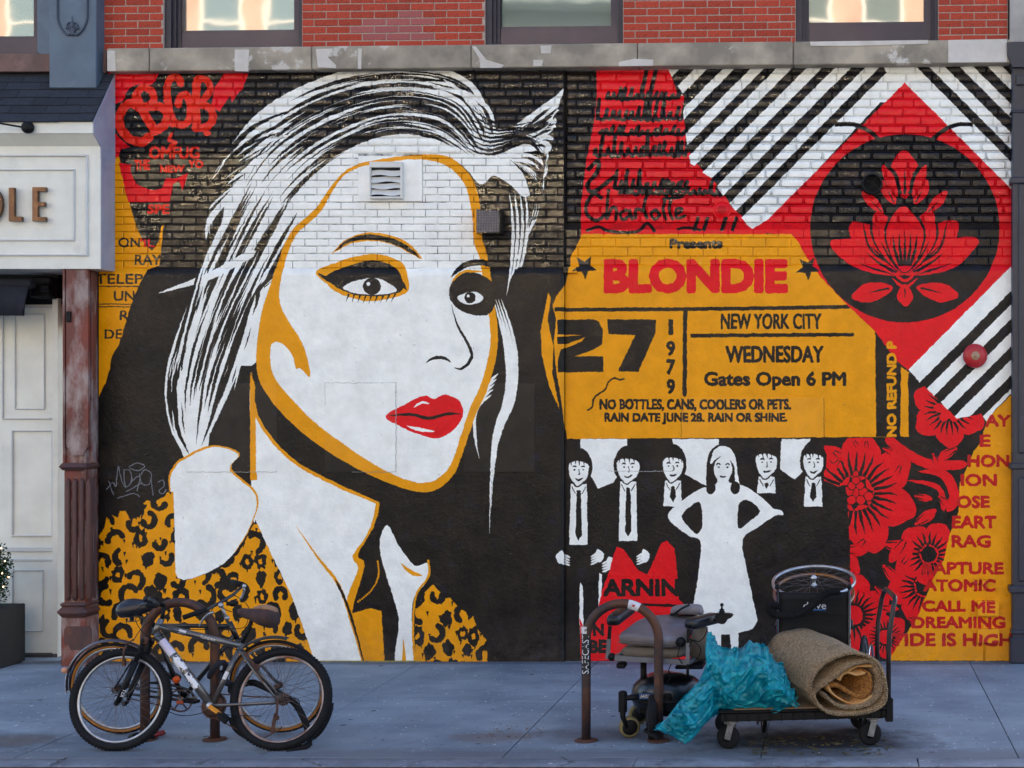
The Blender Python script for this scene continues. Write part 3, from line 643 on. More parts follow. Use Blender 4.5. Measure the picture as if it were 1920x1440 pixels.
# ------------------------------------------------------------------ ground
KY = gy(1421); KF = gy(1438.2)                        # back and front of the kerb strip
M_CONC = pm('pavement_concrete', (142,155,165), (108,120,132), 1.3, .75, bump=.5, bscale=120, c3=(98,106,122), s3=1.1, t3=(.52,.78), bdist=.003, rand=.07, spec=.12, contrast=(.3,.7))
def marks_and_shade(m):
    t = m.node_tree; N = t.nodes; L = t.links; b = N['Principled BSDF']; src = b.inputs['Base Color'].links[0].from_socket
    g = N.new('ShaderNodeNewGeometry')
    for sc, a, col, st in ((7.5,.07,(56,56,62),1), (9.5,.05,(205,208,214),1), (13,.06,(60,62,70),1), (23,.085,(70,74,84),1), (17,.055,(214,216,220),1), (31,.09,(205,208,214),1)):
        mp = N.new('ShaderNodeMapping'); mp.inputs['Location'].default_value = (sc*1.7, sc, 0); mp.inputs['Scale'].default_value = (1,1,0); L.new(g.outputs['Position'], mp.inputs[0])
        v = N.new('ShaderNodeTexVoronoi'); v.inputs['Scale'].default_value = sc/2; v.inputs['Randomness'].default_value = 1; L.new(mp.outputs[0], v.inputs['Vector'])
        ns = N.new('ShaderNodeTexNoise'); ns.inputs['Scale'].default_value = 3; L.new(mp.outputs[0], ns.inputs['Vector'])
        gate = N.new('ShaderNodeMath'); gate.operation = 'GREATER_THAN'; gate.inputs[1].default_value = .5; sep = N.new('ShaderNodeSeparateColor'); L.new(v.outputs['Color'], sep.inputs[0]); L.new(sep.outputs[0], gate.inputs[0])
        lt = N.new('ShaderNodeMath'); lt.operation = 'LESS_THAN'; lt.inputs[1].default_value = a*1.25; L.new(v.outputs['Distance'], lt.inputs[0])
        mu = N.new('ShaderNodeMath'); mu.operation = 'MULTIPLY'; L.new(gate.outputs[0], mu.inputs[0]); L.new(lt.outputs[0], mu.inputs[1])
        m2 = N.new('ShaderNodeMath'); m2.operation = 'MULTIPLY'; m2.inputs[1].default_value = .8; L.new(mu.outputs[0], m2.inputs[0])
        q = N.new('ShaderNodeMix'); q.data_type = 'RGBA'; L.new(m2.outputs[0], q.inputs[0]); L.new(src, q.inputs[6]); q.inputs[7].default_value = lin(col); src = q.outputs[2]
    # damp dark streaks running along the street and rust/dirt near the kerb
    mp = N.new('ShaderNodeMapping'); mp.inputs['Scale'].default_value = (.5,2.6,1); L.new(g.outputs['Position'], mp.inputs[0])
    ns = N.new('ShaderNodeTexNoise'); ns.inputs['Scale'].default_value = 1.6; ns.inputs['Detail'].default_value = 7; ns.inputs['Roughness'].default_value = .7; L.new(mp.outputs[0], ns.inputs['Vector'])
    r_ = N.new('ShaderNodeMapRange'); r_.inputs[1].default_value = .45; r_.inputs[2].default_value = .75; r_.inputs[4].default_value = .55; L.new(ns.outputs[0], r_.inputs[0])
    q = N.new('ShaderNodeMix'); q.data_type = 'RGBA'; L.new(r_.outputs[0], q.inputs[0]); L.new(src, q.inputs[6]); q.inputs[7].default_value = lin((100,108,122)); src = q.outputs[2]
    # old stains and painted shade: contact shadow mixed with oil and wet dirt under the cart, rust round the rack feet, a brown band by the kerb
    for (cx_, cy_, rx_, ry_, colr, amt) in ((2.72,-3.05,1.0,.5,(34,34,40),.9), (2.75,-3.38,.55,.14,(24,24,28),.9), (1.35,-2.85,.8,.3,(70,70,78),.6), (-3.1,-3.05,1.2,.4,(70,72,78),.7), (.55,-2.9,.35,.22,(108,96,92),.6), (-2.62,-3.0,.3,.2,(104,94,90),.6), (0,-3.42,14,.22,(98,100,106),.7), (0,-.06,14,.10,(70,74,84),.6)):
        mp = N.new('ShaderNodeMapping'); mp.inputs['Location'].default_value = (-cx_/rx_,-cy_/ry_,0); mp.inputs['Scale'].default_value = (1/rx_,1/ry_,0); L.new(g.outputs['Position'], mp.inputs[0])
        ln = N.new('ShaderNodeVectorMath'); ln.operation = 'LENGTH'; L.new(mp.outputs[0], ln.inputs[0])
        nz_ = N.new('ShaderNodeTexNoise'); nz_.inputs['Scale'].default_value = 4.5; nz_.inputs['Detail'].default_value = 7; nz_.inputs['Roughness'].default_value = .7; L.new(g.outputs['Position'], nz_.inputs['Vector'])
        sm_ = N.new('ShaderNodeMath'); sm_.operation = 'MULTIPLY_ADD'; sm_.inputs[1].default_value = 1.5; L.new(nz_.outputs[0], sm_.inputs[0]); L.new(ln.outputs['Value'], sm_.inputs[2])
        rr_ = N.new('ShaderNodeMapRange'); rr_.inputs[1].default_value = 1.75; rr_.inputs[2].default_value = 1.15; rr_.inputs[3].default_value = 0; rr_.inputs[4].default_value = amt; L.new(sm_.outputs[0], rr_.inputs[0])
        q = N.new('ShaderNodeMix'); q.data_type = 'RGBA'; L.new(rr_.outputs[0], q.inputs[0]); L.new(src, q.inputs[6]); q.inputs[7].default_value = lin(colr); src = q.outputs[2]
    L.new(src, b.inputs['Base Color'])
marks_and_shade(M_CONC)
M_KERB = pm('kerb_concrete', (140,146,156), (108,114,124), 3, .8, bump=.5, bscale=90, c3=(66,66,70), s3=3.5, t3=(.55,.7), rand=.08, spec=.12); marks_and_shade(M_KERB)
M_GRIT = pm('joint_grit', (58,56,56), (40,38,38), 30, .95, bump=.3)
M_ASPH = pm('asphalt', (58,58,60), (46,46,49), 6, .85, bump=.6, bscale=160, c3=(70,70,72), s3=.8)
M_STEEL = pm('rusty_edge_steel', (104,66,48), (66,42,34), 14, .7, metal=.3, bump=.3)
mb = MB(); mb.box((-90,-95,-.6),(90,-90,-.3)); 
g = MB(); g.add([(-120,-140,-.16),(120,-140,-.16),(120,60,-.16),(-120,60,-.16)], [(0,1,2,3)])
obj('ground', g, M_ASPH, kind='structure')
r_ = MB(); r_.add([(-120,-22,-.150),(120,-22,-.150),(120,KF-.0,-.150),(-120,KF-.0,-.150)], [(0,1,2,3)])
obj('road', r_, M_ASPH, kind='structure')
side_ = obj('sidewalk', MB().box((-14,KY+.002,-.15),(14,.6,-.012)), M_GRIT, kind='structure')
wj = [wx(p) for p in (128,459,790,1119,1469,1818)]
xs = [wj[0]-1.56*k for k in range(6,0,-1)] + wj + [wj[-1]+1.6*k for k in range(1,6)]
ysl = [KY+.004, -1.72, .45]
for i in range(len(xs)-1):
    for j in range(2):
        a = (xs[i]+.0025, ysl[j]+.0015, -.05); b = (xs[i+1]-.0025, ysl[j+1]-.0015, rnd.uniform(-.0015,.0015))
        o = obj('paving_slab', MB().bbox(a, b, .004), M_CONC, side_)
kr = obj('kerb', MB().box((-14,KF+.006,-.17),(14,KY-.004,-.02)), M_GRIT, kind='structure')
kx = [-14,-11,-8.4,-5.9,-4.02,-3.56,-2.9,-1.1,1.15,1.62,3.4,5.2,8,11,14]
for a, b in zip(kx[:-1], kx[1:]):
    z_ = rnd.uniform(-.003,.002); s0 = rnd.uniform(-.006,.006)
    p = MB(); e = .003
    A = [(a+e,KF+.008,-.06),(b-e,KF+.008,-.06),(b-e+s0,KY-.006,-.06),(a+e+s0,KY-.006,-.06)]
    p.add(A+[(x,y,z_) for x,y,_ in A], [(0,3,2,1),(4,5,6,7),(0,1,5,4),(1,2,6,5),(2,3,7,6),(3,0,4,7)])
    obj('kerb_stone', p, M_KERB, kr)
obj('kerb_edge', MB().box((-14,KF-.006,-.149),(14,KF+.005,-.001)), M_STEEL, kr)
# cracks in the kerb strip: recessed wiggly grooves filled with grit
ck = MB()
for x0, seed in ((wx(95,KF),3),(wx(1050,KF),5),(wx(600,KF),8)):
    q = random.Random(seed); y = KF+.01; x = x0; z = .0035
    while y < KY-.01:
        nx = x+q.uniform(-.05,.05); ny = y+q.uniform(.015,.04); w_ = q.uniform(.002,.006)
        ck.add([(x-w_,y,z),(x+w_,y,z),(nx+w_,ny,z),(nx-w_,ny,z)], [(0,1,2,3)])
        if q.random() < .6: ck.add([(x-w_,y,z+.0006),(x,y+w_*2,z+.0006),(x+q.uniform(-.25,.25),y+q.uniform(-.03,.03),z+.0006)], [(0,1,2)])
        x, y = nx, ny
obj('crack', ck, M_GRIT, kr)
# litter
M_LEAF = pm('dry_scraps', (66,64,38), (96,86,62), 30, .9, bump=0); M_PAP = pm('paper_scraps', (200,200,196), (150,150,150), 40, .9, bump=0)
def scraps(name, m, n, rx, ry, s0, s1, seed, label):
    q = random.Random(seed); s = MB()
    for _ in range(n):
        x = q.uniform(*rx); y = q.uniform(*ry); a = q.uniform(0,3.14); l = q.uniform(s0,s1); w_ = l*q.uniform(.3,.8); c, d = math.cos(a), math.sin(a); h = q.uniform(.003,.010)
        s.add([(x-l*c,y-l*d,h*.4),(x+w_*d,y-w_*c,h),(x+l*c,y+l*d,h*.5),(x-w_*d,y+w_*c,h*1.2)], [(0,1,2),(0,2,3)])
    obj(name, s, m, label=label, cat='litter', kind='stuff')
scraps('litter', M_PAP, 70, (-5,5.2), (KY+.1,-.1), .004, .016, 1, 'white paper flecks scattered over the grey pavement')
scraps('leaf_litter', M_LEAF, 150, (2.3,3.25), (-3.42,-2.9), .008, .035, 2, 'dry olive scraps and leaves lying under the black platform cart')
scraps('wood_chips', pm('chips', (150,128,110), (96,82,74), 40, .9, bump=0), 60, (.48,.85), (-2.95,-2.5), .004, .014, 4, 'pale crumbs scattered behind the foot of the stickered bike rack')
# ------------------------------------------------------------------ brick meshes
def brick_mesh(seed, mat_, rough=0.0, cx=.03, cz=.10):
    """unit brick: x,z in +-.5, front at y=0"""
    q = random.Random(seed); m = MB(); nx, nz = (4,2) if rough else (1,1)
    j = lambda a: q.uniform(-a,a)
    V = []; F = []
    for k in range(nz+1):
        for i in range(nx+1):
            V.append((-.5+cx+(1-2*cx)*i/nx+j(.008), -.0+(j(rough)), -.5+cz+(1-2*cz)*k/nz+j(.03)))
    for k in range(nz):
        for i in range(nx): a = k*(nx+1)+i; F.append((a,a+1,a+nx+2,a+nx+1))
    loop = [i for i in range(nx+1)] + [k*(nx+1)+nx for k in range(1,nz+1)] + [nz*(nx+1)+i for i in range(nx-1,-1,-1)] + [k*(nx+1) for k in range(nz-1,0,-1)]
    n0 = len(V)
    for i in loop:
        x, y, z = V[i]; V.append((max(-.5,min(.5,x*(.5/(.5-cx)))), .0045, max(-.5,min(.5,z*(.5/(.5-cz))))))
    n1 = len(V)
    for i in range(n0, n1): x, y, z = V[i]; V.append((x, .03, z))
    n = len(loop)
    for a in range(n):
        b = (a+1) % n; F.append((loop[b],loop[a],n0+a,n0+b)); F.append((n0+b,n0+a,n1+a,n1+b))
    m.add(V, F, bool(rough)); me = mk_mesh('brick', m, mat_); fixn(me)
    return me, V, F
def brickwork(parent, lst, variants, limit=300):
    """lst of (xc, yfront, zc, w, h, jitter)"""
    order = sorted(range(len(lst)), key=lambda i: -lst[i][3]*lst[i][4]*(1 if 0 <= lst[i][2] else 1))
    rest = MB()
    for n_, i in enumerate(order):
        x, y, z, w_, h, jt, vs = lst[i]; me, V, F = variants[vs][rnd.randrange(len(variants[vs]))]
        yy = y+rnd.uniform(-jt,jt); ry = rnd.uniform(-.006,.006)*(jt/.001 if jt < .002 else 2); rz = rnd.uniform(-1,1)*jt*1.2; fl = rnd.choice((1,-1))
        if n_ < limit: piece('brick', me, parent, (x,yy,z), (w_*fl,1,h), (0,ry*.5,rz))
        else: rest.add([(x+a*w_, yy+b, z+c*h) for a,b,c in V], F, vs == 'rough')
    if rest.v: obj('brickwork', rest, variants['fine'][0][0].materials[0] if True else None, parent, kind='stuff')
def course_list(x0, x1, z0, z1, ch, bl, y, joint, jt, vs, wob=0.0, holes=(), start=0):
    out = []; r = start; z = z0
    while z+ch*.6 < z1:
        c = ch*(1+rnd.uniform(-wob,wob)); zt = min(z+c, z1); x = x0-bl*(.5 if r % 2 else 0)
        x += rnd.uniform(-.2,.2)*bl*(wob*6)
        while x < x1-.01:
            l = bl*(1+rnd.uniform(-wob,wob)*2); a = max(x, x0); b = min(x+l, x1)
            if b-a > .025:
                segs = [(a,b)]
                for (hx0,hx1,hz0,hz1) in holes:
                    if zt > hz0+.004 and z < hz1-.004:
                        ns = []
                        for s0, s1 in segs:
                            if s1 <= hx0 or s0 >= hx1: ns.append((s0,s1))
                            else:
                                if s0 < hx0: ns.append((s0,hx0))
                                if s1 > hx1: ns.append((hx1,s1))
                        segs = ns
                for s0, s1 in segs:
                    if s1-s0 > .02: out.append(((s0+s1)/2, y, (z+zt)/2, s1-s0-joint, zt-z-joint, jt, vs))
            x += l
        z = zt; r += 1
    return out
# ------------------------------------------------------------------ the two painted walls
XS = wx(1058); XL = wx(186); XR = wx(1896); YR = .035     # seam, ends, set-back of the right wall
ZB = wz(503); ZTOP = 5.30
EL = 'left painted wall with the big poster face and black ground, up to the vertical seam'
wallL = thing('painted_wall', 'left painted brick and stucco wall with a large white poster face on black', 'wall', (XL,0,0))
wallR = thing('painted_wall', 'right painted wall with yellow ticket lettering, stripes, red diamond and flowers', 'wall', (XS,0,0))
vent = (wx(672), wx(792), wz(378), wz(293))
obj('wall_core', MB().box((XL,.006,0),(XS,.5,wz(288))), M_GAP, wallL); obj('wall_core', MB().box((XL,.006,wz(288)),(XS,.5,ZTOP)), M_GAP2, wallL)
obj('wall_core', MB().box((XS+.001,YR+.006,0),(XR+.3,.5,ZTOP)), M_GAP2, wallR)
def stucco(x0, x1, y, z1, mat_, parent, seed):
    q = np.random.RandomState(seed); nx = int((x1-x0)/.07); nz = int(z1/.07); m = MB(); V = []; F = []
    gx = np.linspace(x0,x1,nx+1); gz = np.linspace(-.05,z1,nz+1)
    for k in range(nz+1):
        for i in range(nx+1):
            b = 0 if k in (0,nz) or i in (0,nx) else q.uniform(-.0022,.0022)+.0025*math.sin(gx[i]*3.1+seed)*math.sin(gz[k]*2.3)
            V.append((gx[i], y+b, gz[k]+ (q.uniform(-.006,.006) if k == nz else 0)))
    for k in range(nz):
        for i in range(nx): a = k*(nx+1)+i; F.append((a,a+1,a+nx+2,a+nx+1))
    n0 = len(V); top = [nz*(nx+1)+i for i in range(nx+1)]
    for i in top: x, yy, z = V[i]; V.append((x, .03+y, z+.002))
    for i in range(nx): F.append((top[i],top[i+1],n0+i+1,n0+i))
    rt = [k*(nx+1)+nx for k in range(nz+1)]; n1 = len(V)
    for i in rt: x, yy, z = V[i]; V.append((x, .045+y, z))
    for k in range(nz): F.append((rt[k],n1+k,n1+k+1,rt[k+1]))
    m.add(V, F, True); o = obj('stucco', m, mat_, parent); return o
stucco(XL, XS, -.006, ZB, M_STUC, wallL, 2)
stucco(XS+.002, XR+.3, YR-.006, wz(497), M_STUC, wallR, 3)
for (a, b, c, d, side__) in ((610,743,718,885,0),(350,520,718,885,0),(870,1003,718,885,0),(1277,1545,745,822,1)):
    y = -.0125 if not side__ else YR-.0125
    obj('inset_board', MB().bbox((wx(a),y,wz(d)),(wx(b),y+.01,wz(c)), .002), M_SMOO, wallL if not side__ else wallR)
VB = {'fine': [brick_mesh(i, M_PBR) for i in range(6)], 'rough': [brick_mesh(20+i, M_PBR2, .0035, .05, .14) for i in range(8)]}
zmid = wz(288)
L1 = course_list(XL, XS, ZB, zmid, 13.75/212, 45.3/212, 0, .0058, .0007, 'fine', 0, [vent])
L2 = course_list(XL, XS, zmid, ZTOP, 15.2/212, 43/212, .0, .011, .0028, 'rough', .06, [vent])
lt = [t for t in L1+L2]
# finish: bricks of the smooth courses are the separate ones first
def split_build(parent, fine, rough, matf, matr, limit=300):
    n = 0
    restF, restR = MB(), MB()
    for lst in (fine, rough):
        for (x, y, z, w_, h, jt, vs) in lst:
            me, V, F = VB[vs][rnd.randrange(len(VB[vs]))]; yy = y+rnd.uniform(-jt,jt)
            if n < limit and w_ > .09:
                piece('brick', me, parent, (x,yy,z), (w_*rnd.choice((1,-1)),1,h), (0,rnd.uniform(-1,1)*jt*3,rnd.uniform(-1,1)*jt*2)); n += 1
            else: (restF if vs == 'fine' else restR).add([(x+a*w_, yy+b, z+c*h) for a,b,c in V], F, vs == 'rough')
    if restF.v: obj('brickwork', restF, matf, parent, kind='stuff')
    if restR.v: obj('rough_brickwork', restR, matr, parent, kind='stuff')
split_build(wallL, L1, L2, M_PBR, M_PBR2)
zm2 = wz(418)
R1 = course_list(XS+.004, XR+.3, wz(497), zm2, 17.2/212, 47/212, YR, .006, .001, 'fine', 0.01)
R2 = course_list(XS+.004, XR+.3, zm2, ZTOP, 16.4/212, 45/212, YR, .009, .0026, 'rough', .05)
split_build(wallR, R1, R2, M_PBR, M_PBR2)
# white skirting line of old yellow paint where wall meets pavement
obj('paint_line', MB().box((wx(560),-.012,.0),(wx(790),-.0062,.012)), pm('old_yellow_paint', (150,140,70), (110,104,84), 30, .8), wallL)
# ------------------------------------------------------------------ upper brick storey with ledge and windows
TS = .0100; XREF = wx(960)
def tl(x): return (x-XREF)*TS
def tilt(mb): mb.v = [(x,y,z+tl(x)) for x,y,z in mb.v]; return mb
M_RB = pm('red_brick', (184,70,44), (158,54,36), 9, .85, bump=.5, bscale=90, vec='object', rand=.16, c3=(118,46,38), s3=5, t3=(.5,.75))
M_RBP = pm('pink_brick', (168,92,88), (150,80,78), 9, .85, bump=.4, bscale=90, vec='object', rand=.06)
M_MORT = pm('pale_mortar', (178,160,148), (150,132,122), 40, .9, bump=.4)
M_MASS = pm('plain_brick_face', (140,64,48), (120,54,42), 3, .9, bump=.2)
M_LED = pm('weathered_stone', (178,166,148), (128,120,108), 3.4, .8, bump=.4, bscale=60, c3=(196,190,182), s3=2.0, t3=(.60,.63), rand=.07)
M_PATCH = pm('mortar_patch', (204,198,192), (188,182,174), 6, .85, bump=.3)
up = thing('brick_building', 'red brick upper storey with stone ledge and purple-grey windows above the mural', 'building', (XREF,0,5.4))
ZL0 = wz(126.5,-.1); ZL1 = wz(83,-.1)
ZU = ZL1
WIN = [(303,567,345,553,57,90),(906,1169,934,1146,50,83),(1489,1760,1517,1732,42,75)]
zt_ = 7.4
xl, xr = wx(190), XR-.03
edges = [xl]
for a, b, *_ in WIN: edges += [wx(a+3), wx(b-1)]
edges.append(xr)
VB['red'] = [brick_mesh(40+i, M_RB, 0, .015, .05) for i in range(5)]; VB['pink'] = [brick_mesh(50+i, M_RBP, 0, .015, .05) for i in range(2)]
for i in range(0, len(edges), 2):
    obj('wall', tilt(MB().box((edges[i],.005,ZU-.05),(edges[i+1],.45,zt_+.3))), M_MORT, up)
pink = {(735,109),(755,109),(760,41),(795,41),(745,52),(790,52),(720,52),(700,66),(745,66),(780,66),(740,27)}
for i in range(0, len(edges), 2):
    for (x, y, z, w_, h, jt, vs) in course_list(edges[i], edges[i+1], ZU+.004, ZU+.067*9, 14.0/212, 45.2/212, 0, .0085, .0008, 'red', 0):
        px_ = 960+212*x; py_ = 775-212*(z-CZ); pk = 672 < px_ < 812 and 18+abs(px_-752)*.25 < py_ < 78
        me = VB['pink' if pk else 'red'][rnd.randrange(2 if pk else 5)][0]
        piece('brick', me, up, (x,y+rnd.uniform(-.001,.001),z+tl(x)), (w_,1,h), (0,-TS,rnd.uniform(-.004,.004)))
obj('upper_storeys', MB().box((XL-4,.0,zt_+.05),(XR+4,9,34)), M_MASS, up)
LJ = [200,279,442,584,672,883,1195,1487,1778,1897]; LJ = [200,279,584,883,1195,1487,1897]
for a, b in zip(LJ[:-1], LJ[1:]):
    m_ = MB().bbox((wx(a,-.1)+.003,-.10+rnd.uniform(-.003,.003),ZL0),(wx(b,-.1)-.003,.2,ZL1), .008); o = obj('stone_slab', tilt(m_), M_LED, up)
def patch(pts):
    m_ = MB(); y = -.1045; m_.prism([(wx(a,y), wz(b,y)) for a, b in pts], y, y+.02)
    obj('mortar_patch', m_, M_PATCH, up)
patch([(201,95),(215,95),(217,133),(201,133)]); patch([(440,93),(467,93),(465,134),(440,133)]); patch([(592,92),(624,91),(615,108),(630,122),(630,128),(596,126),(594,108)]); patch([(671,91),(678,91),(677,129),(671,129)]); patch([(885,87),(892,87),(912,112),(945,122),(940,127),(900,127),(900,112)])
patch([(1000,112),(1018,112),(1016,124),(1000,124)]); patch([(1160,116),(1190,110),(1225,112),(1224,123),(1160,124)]); patch([(1013,86),(1034,85),(1032,100),(1015,100)]); patch([(1518,78),(1740,75),(1740,82),(1600,86),(1520,86)]); patch([(1778,75),(1888,73),(1888,116),(1778,117)])
M_FR = pm('window_metal', (66,56,66), (58,50,60), 5, .45, metal=.15, bump=.05)
M_FR2 = pm('window_casing', (46,40,52), (38,34,46), 5, .5, bump=.05)
def glass(name, col, metal=.5):
    m = bpy.data.materials.new(name); m.use_nodes = True; t = m.node_tree; N = t.nodes; L = t.links; b = N['Principled BSDF']
    b.inputs['Base Color'].default_value = lin(col); b.inputs['Roughness'].default_value = .03; b.inputs['Metallic'].default_value = metal; b.inputs['IOR'].default_value = 1.9
    n = N.new('ShaderNodeTexNoise'); n.inputs['Scale'].default_value = 1.6; n.inputs['Detail'].default_value = 2; g = N.new('ShaderNodeNewGeometry'); L.new(g.outputs['Position'], n.inputs['Vector'])
    bp = N.new('ShaderNodeBump'); bp.inputs['Strength'].default_value = .10; bp.inputs['Distance'].default_value = .012; L.new(n.outputs[0], bp.inputs['Height']); L.new(bp.outputs[0], b.inputs['Normal']); return m
M_GL = glass('coated_glass', (200,196,186), .75); M_GL2 = glass('dark_glass', (120,135,130), .30)
for i, (a, b, g0, g1, gb, fb) in enumerate(WIN):
    x0, x1, X0, X1 = wx(a+3), wx(b-1), wx(g0,.12), wx(g1,.12); zb = ZU; zg = wz(gb,.12)-tl((X0+X1)/2)
    # outer casing
    m_ = MB(); m_.box((x0,.03,zb),(x0+.055,.30,zt_)); m_.box((x0+.055,.06,zb),(x0+.085,.30,zt_)); m_.box((x0+.085,.085,zb),(x0+.115,.30,zt_))
    wn = obj('window', tilt(m_), M_FR2, up)
    m_ = MB(); m_.box((x1-.03,.03,zb),(x1,.30,zt_)); m_.box((x1-.05,.06,zb),(x1-.03,.30,zt_)); obj('casing', tilt(m_), M_FR2, wn)
    f = MB(); f.box((x0+.115,.10,zb+.002),(X0,.28,zt_)); f.box((X1,.10,zb+.002),(x1-.05,.28,zt_)); f.box((X0,.10,zb+.002),(X1,.28,zg-.012)); f.box((X0,.112,zg-.012),(X1,.28,zg))
    f.box((X0,.10,6.9),(X1,.28,zt_))
    obj('sash', tilt(f), M_FR, wn)
    obj('pane', tilt(MB().box((X0,.135,zg),(X1,.145,6.9))), M_GL2 if i == 1 else M_GL, wn)
    obj('sill', tilt(MB().box((x0+.002,-.02,zb),(x1-.002,.10,zb+.012))), M_FR2, wn)
# ------------------------------------------------------------------ left shopfront
M_WP = pm('white_painted_wood', (226,226,218), (214,214,206), 4, .5, bump=.12, bscale=30, c3=(196,194,188), s3=3, t3=(.6,.8))
M_WPS = pm('white_painted_trim', (204,206,206), (192,194,196), 4, .5, bump=.1)
M_LAV = pm('lavender_paint', (162,168,184), (142,150,170), 4, .5, bump=.1)
M_SHN = pm('slate_shingle', (38,42,52), (30,33,42), 30, .9, bump=.5, bscale=120, rand=.25, vec='object')
M_BRZ = pm('bronze_letter', (96,68,48), (80,56,40), 20, .35, metal=.6, bump=.05)
M_BLK = pm('black_metal', (13,14,17), (18,19,23), 20, .55, bump=.05, spec=.2)
M_NAVY = pm('navy_canvas', (24,26,38), (30,32,46), 12, .9, bump=.2)
XF = -3.514
shop = thing('shopfront', 'white panelled shopfront with bronze letters on its box sign and a slate pent roof', 'shop', (XF,0,0))
yb, ye = -.235, -.365
fz0, fz1 = wz(504,yb), wz(250,yb)
fc = obj('sign_box', MB().box((-7,yb,fz0),(XF-.002,.0,fz1)), M_WP, shop)
obj('sign_side', MB().box((XF-.0015,yb+.004,fz0+.006),(XF+.004,-.004,fz1)), M_LAV, fc)
c_ = MB()
c_.xprism([(ye+.01,wz(228,ye)),(ye+.01,wz(249,ye)),(ye+.03,wz(251,ye)),(yb-.005,wz(274,yb)),(yb,wz(274,yb)),(yb,wz(228,ye))], -7, XF-.004)
obj('cornice', c_, M_WP, shop)
pn = MB()
def frame_rect(mb, a, b, c, d, y, w_=.02, h=.014, left=True):
    """raised moulding round px rect a..b, c..d on plane y"""
    x0, x1, z0, z1 = wx(a,y), wx(b,y), wz(d,y), wz(c,y)
    mb.bbox((x0,y-h,z1-w_),(x1,y+.002,z1), .004); mb.bbox((x0,y-h,z0),(x1,y+.002,z0+w_), .004); mb.bbox((x1-w_,y-h,z0+w_),(x1,y+.002,z1-w_), .004)
    if left: mb.bbox((x0,y-h,z0+w_),(x0+w_,y+.002,z1-w_), .004)
frame_rect(pn, -120, 166, 290, 480, yb, .018, .02); frame_rect(pn, -100, 141, 317, 452, yb, .014, .016)
obj('moulding', pn, M_WPS, fc)
def letter(polys, name='letter'):
    m_ = MB()
    for p_ in polys: m_.prism([(wx(a,yb-.05), wz(b,yb-.05)) for a, b in p_], yb-.055, yb-.022)
    obj(name, m_, M_BRZ, shop)
letter([[(17,352),(27,352),(27,406),(17,406)],[(17,406),(41,406),(41,415),(17,415)]])
letter([[(61,351),(71,351),(71,415),(61,415)],[(71,351),(86,351),(86,359),(71,359)],[(71,379),(84,379),(84,387),(71,387)],[(71,407),(86,407),(86,415),(71,415)]])
o_ = []
for k in range(20):
    t0 = math.pi*2*k/20; t1 = math.pi*2*(k+1)/20; cx_, cy_ = -19, 383
    o_.append([(cx_+24*math.cos(t0),cy_+33*math.sin(t0)),(cx_+24*math.cos(t1),cy_+33*math.sin(t1)),(cx_+14*math.cos(t1),cy_+23*math.sin(t1)),(cx_+14*math.cos(t0),cy_+23*math.sin(t0))])
letter(o_)
# pent roof with shingles
zt0, zt1 = wz(139,0), wz(227,ye)
rf = obj('roof', MB().xprism([(0.0,zt0-.02),(ye+.012,zt1-.02),(ye+.012,zt1-.06),(0.0,zt1-.06)], -7, XF-.004), M_BLK, shop)
obj('roof_side', MB().xprism([(0,zt0-.004),(ye+.006,zt1-.004),(ye+.006,zt1-.105),(yb-.004,zt1-.20),(yb+.0,zt1-.3),(0,zt1-.3)], XF-.0035, XF+.006), M_LAV, shop)
nrow = 6; sv = Vector((0, ye, zt1-zt0)); sl_ = sv.length; su = sv.normalized(); nrm = Vector((0,-(zt0-zt1),-ye)).normalized(); nrm = Vector((0, su.z, -su.y)) * (1 if su.z*0-su.y > 0 else -1)
shm = {}
for k in range(nrow):
    x = XF-.002; first = True; r0 = k*sl_/nrow
    while x > -5.3:
        l = (.30 if not first else (.30 if k % 2 else .16))+rnd.uniform(-.02,.02); first = False
        a = x-l+.004; b = x; h0 = .004; h1 = .012; q0 = rnd.uniform(-.004,.004)
        m_ = MB(); B = Vector((0,0,zt0)); t_ = su*r0; e_ = su*(r0+sl_/nrow+.012+q0); sk_ = .02
        V = []
        for (xx, bs, hh) in ((a,t_,0),(b,t_,0),(b,e_,0.002),(a,e_,0.002)): V.append(B+bs+nrm*hh+Vector((xx,0,0)))
        for (xx, bs, hh) in ((a,t_,h0),(b,t_,h0),(b,e_,h1),(a,e_,h1)): V.append(B+bs+nrm*hh+Vector((xx,0,0)))
        m_.add(V, [(0,3,2,1),(4,5,6,7),(0,1,5,4),(1,2,6,5),(2,3,7,6),(3,0,4,7)])
        obj('shingle', m_, M_SHN, rf); x -= l
# brownstone above the roof and the far left window
M_BRN = pm('brownstone', (120,92,84), (98,78,74), 5, .85, bump=.4, c3=(140,112,104), s3=3)
obj('lintel', MB().box((-7,-.06,wz(137)),(wx(190),.3,wz(104))), M_BRN, shop)
wl = obj('window', MB().box((-7,.02,wz(104)),(wx(71,.0),.30,wz(97,.0))), M_FR, shop)
f = MB(); f.box((wx(68,.1),.06,wz(97)),(wx(92),.3,7.4)); f.box((-7,.10,wz(97)+.002),(wx(68,.1),.28,wz(68,.1))); obj('sash', f, M_FR, wl)
obj('pane', MB().box((-7,.14,wz(68,.1)),(wx(68,.1),.15,7.4)), M_GL, wl)
obj('wall_core', MB().box((-7,.42,3.0),(XL-.002,.6,8)), M_MASS, shop)
obj('pier', MB().box((wx(178),-.02,wz(137)),(wx(201),.02+.25,wz(93))), M_BRN, shop)
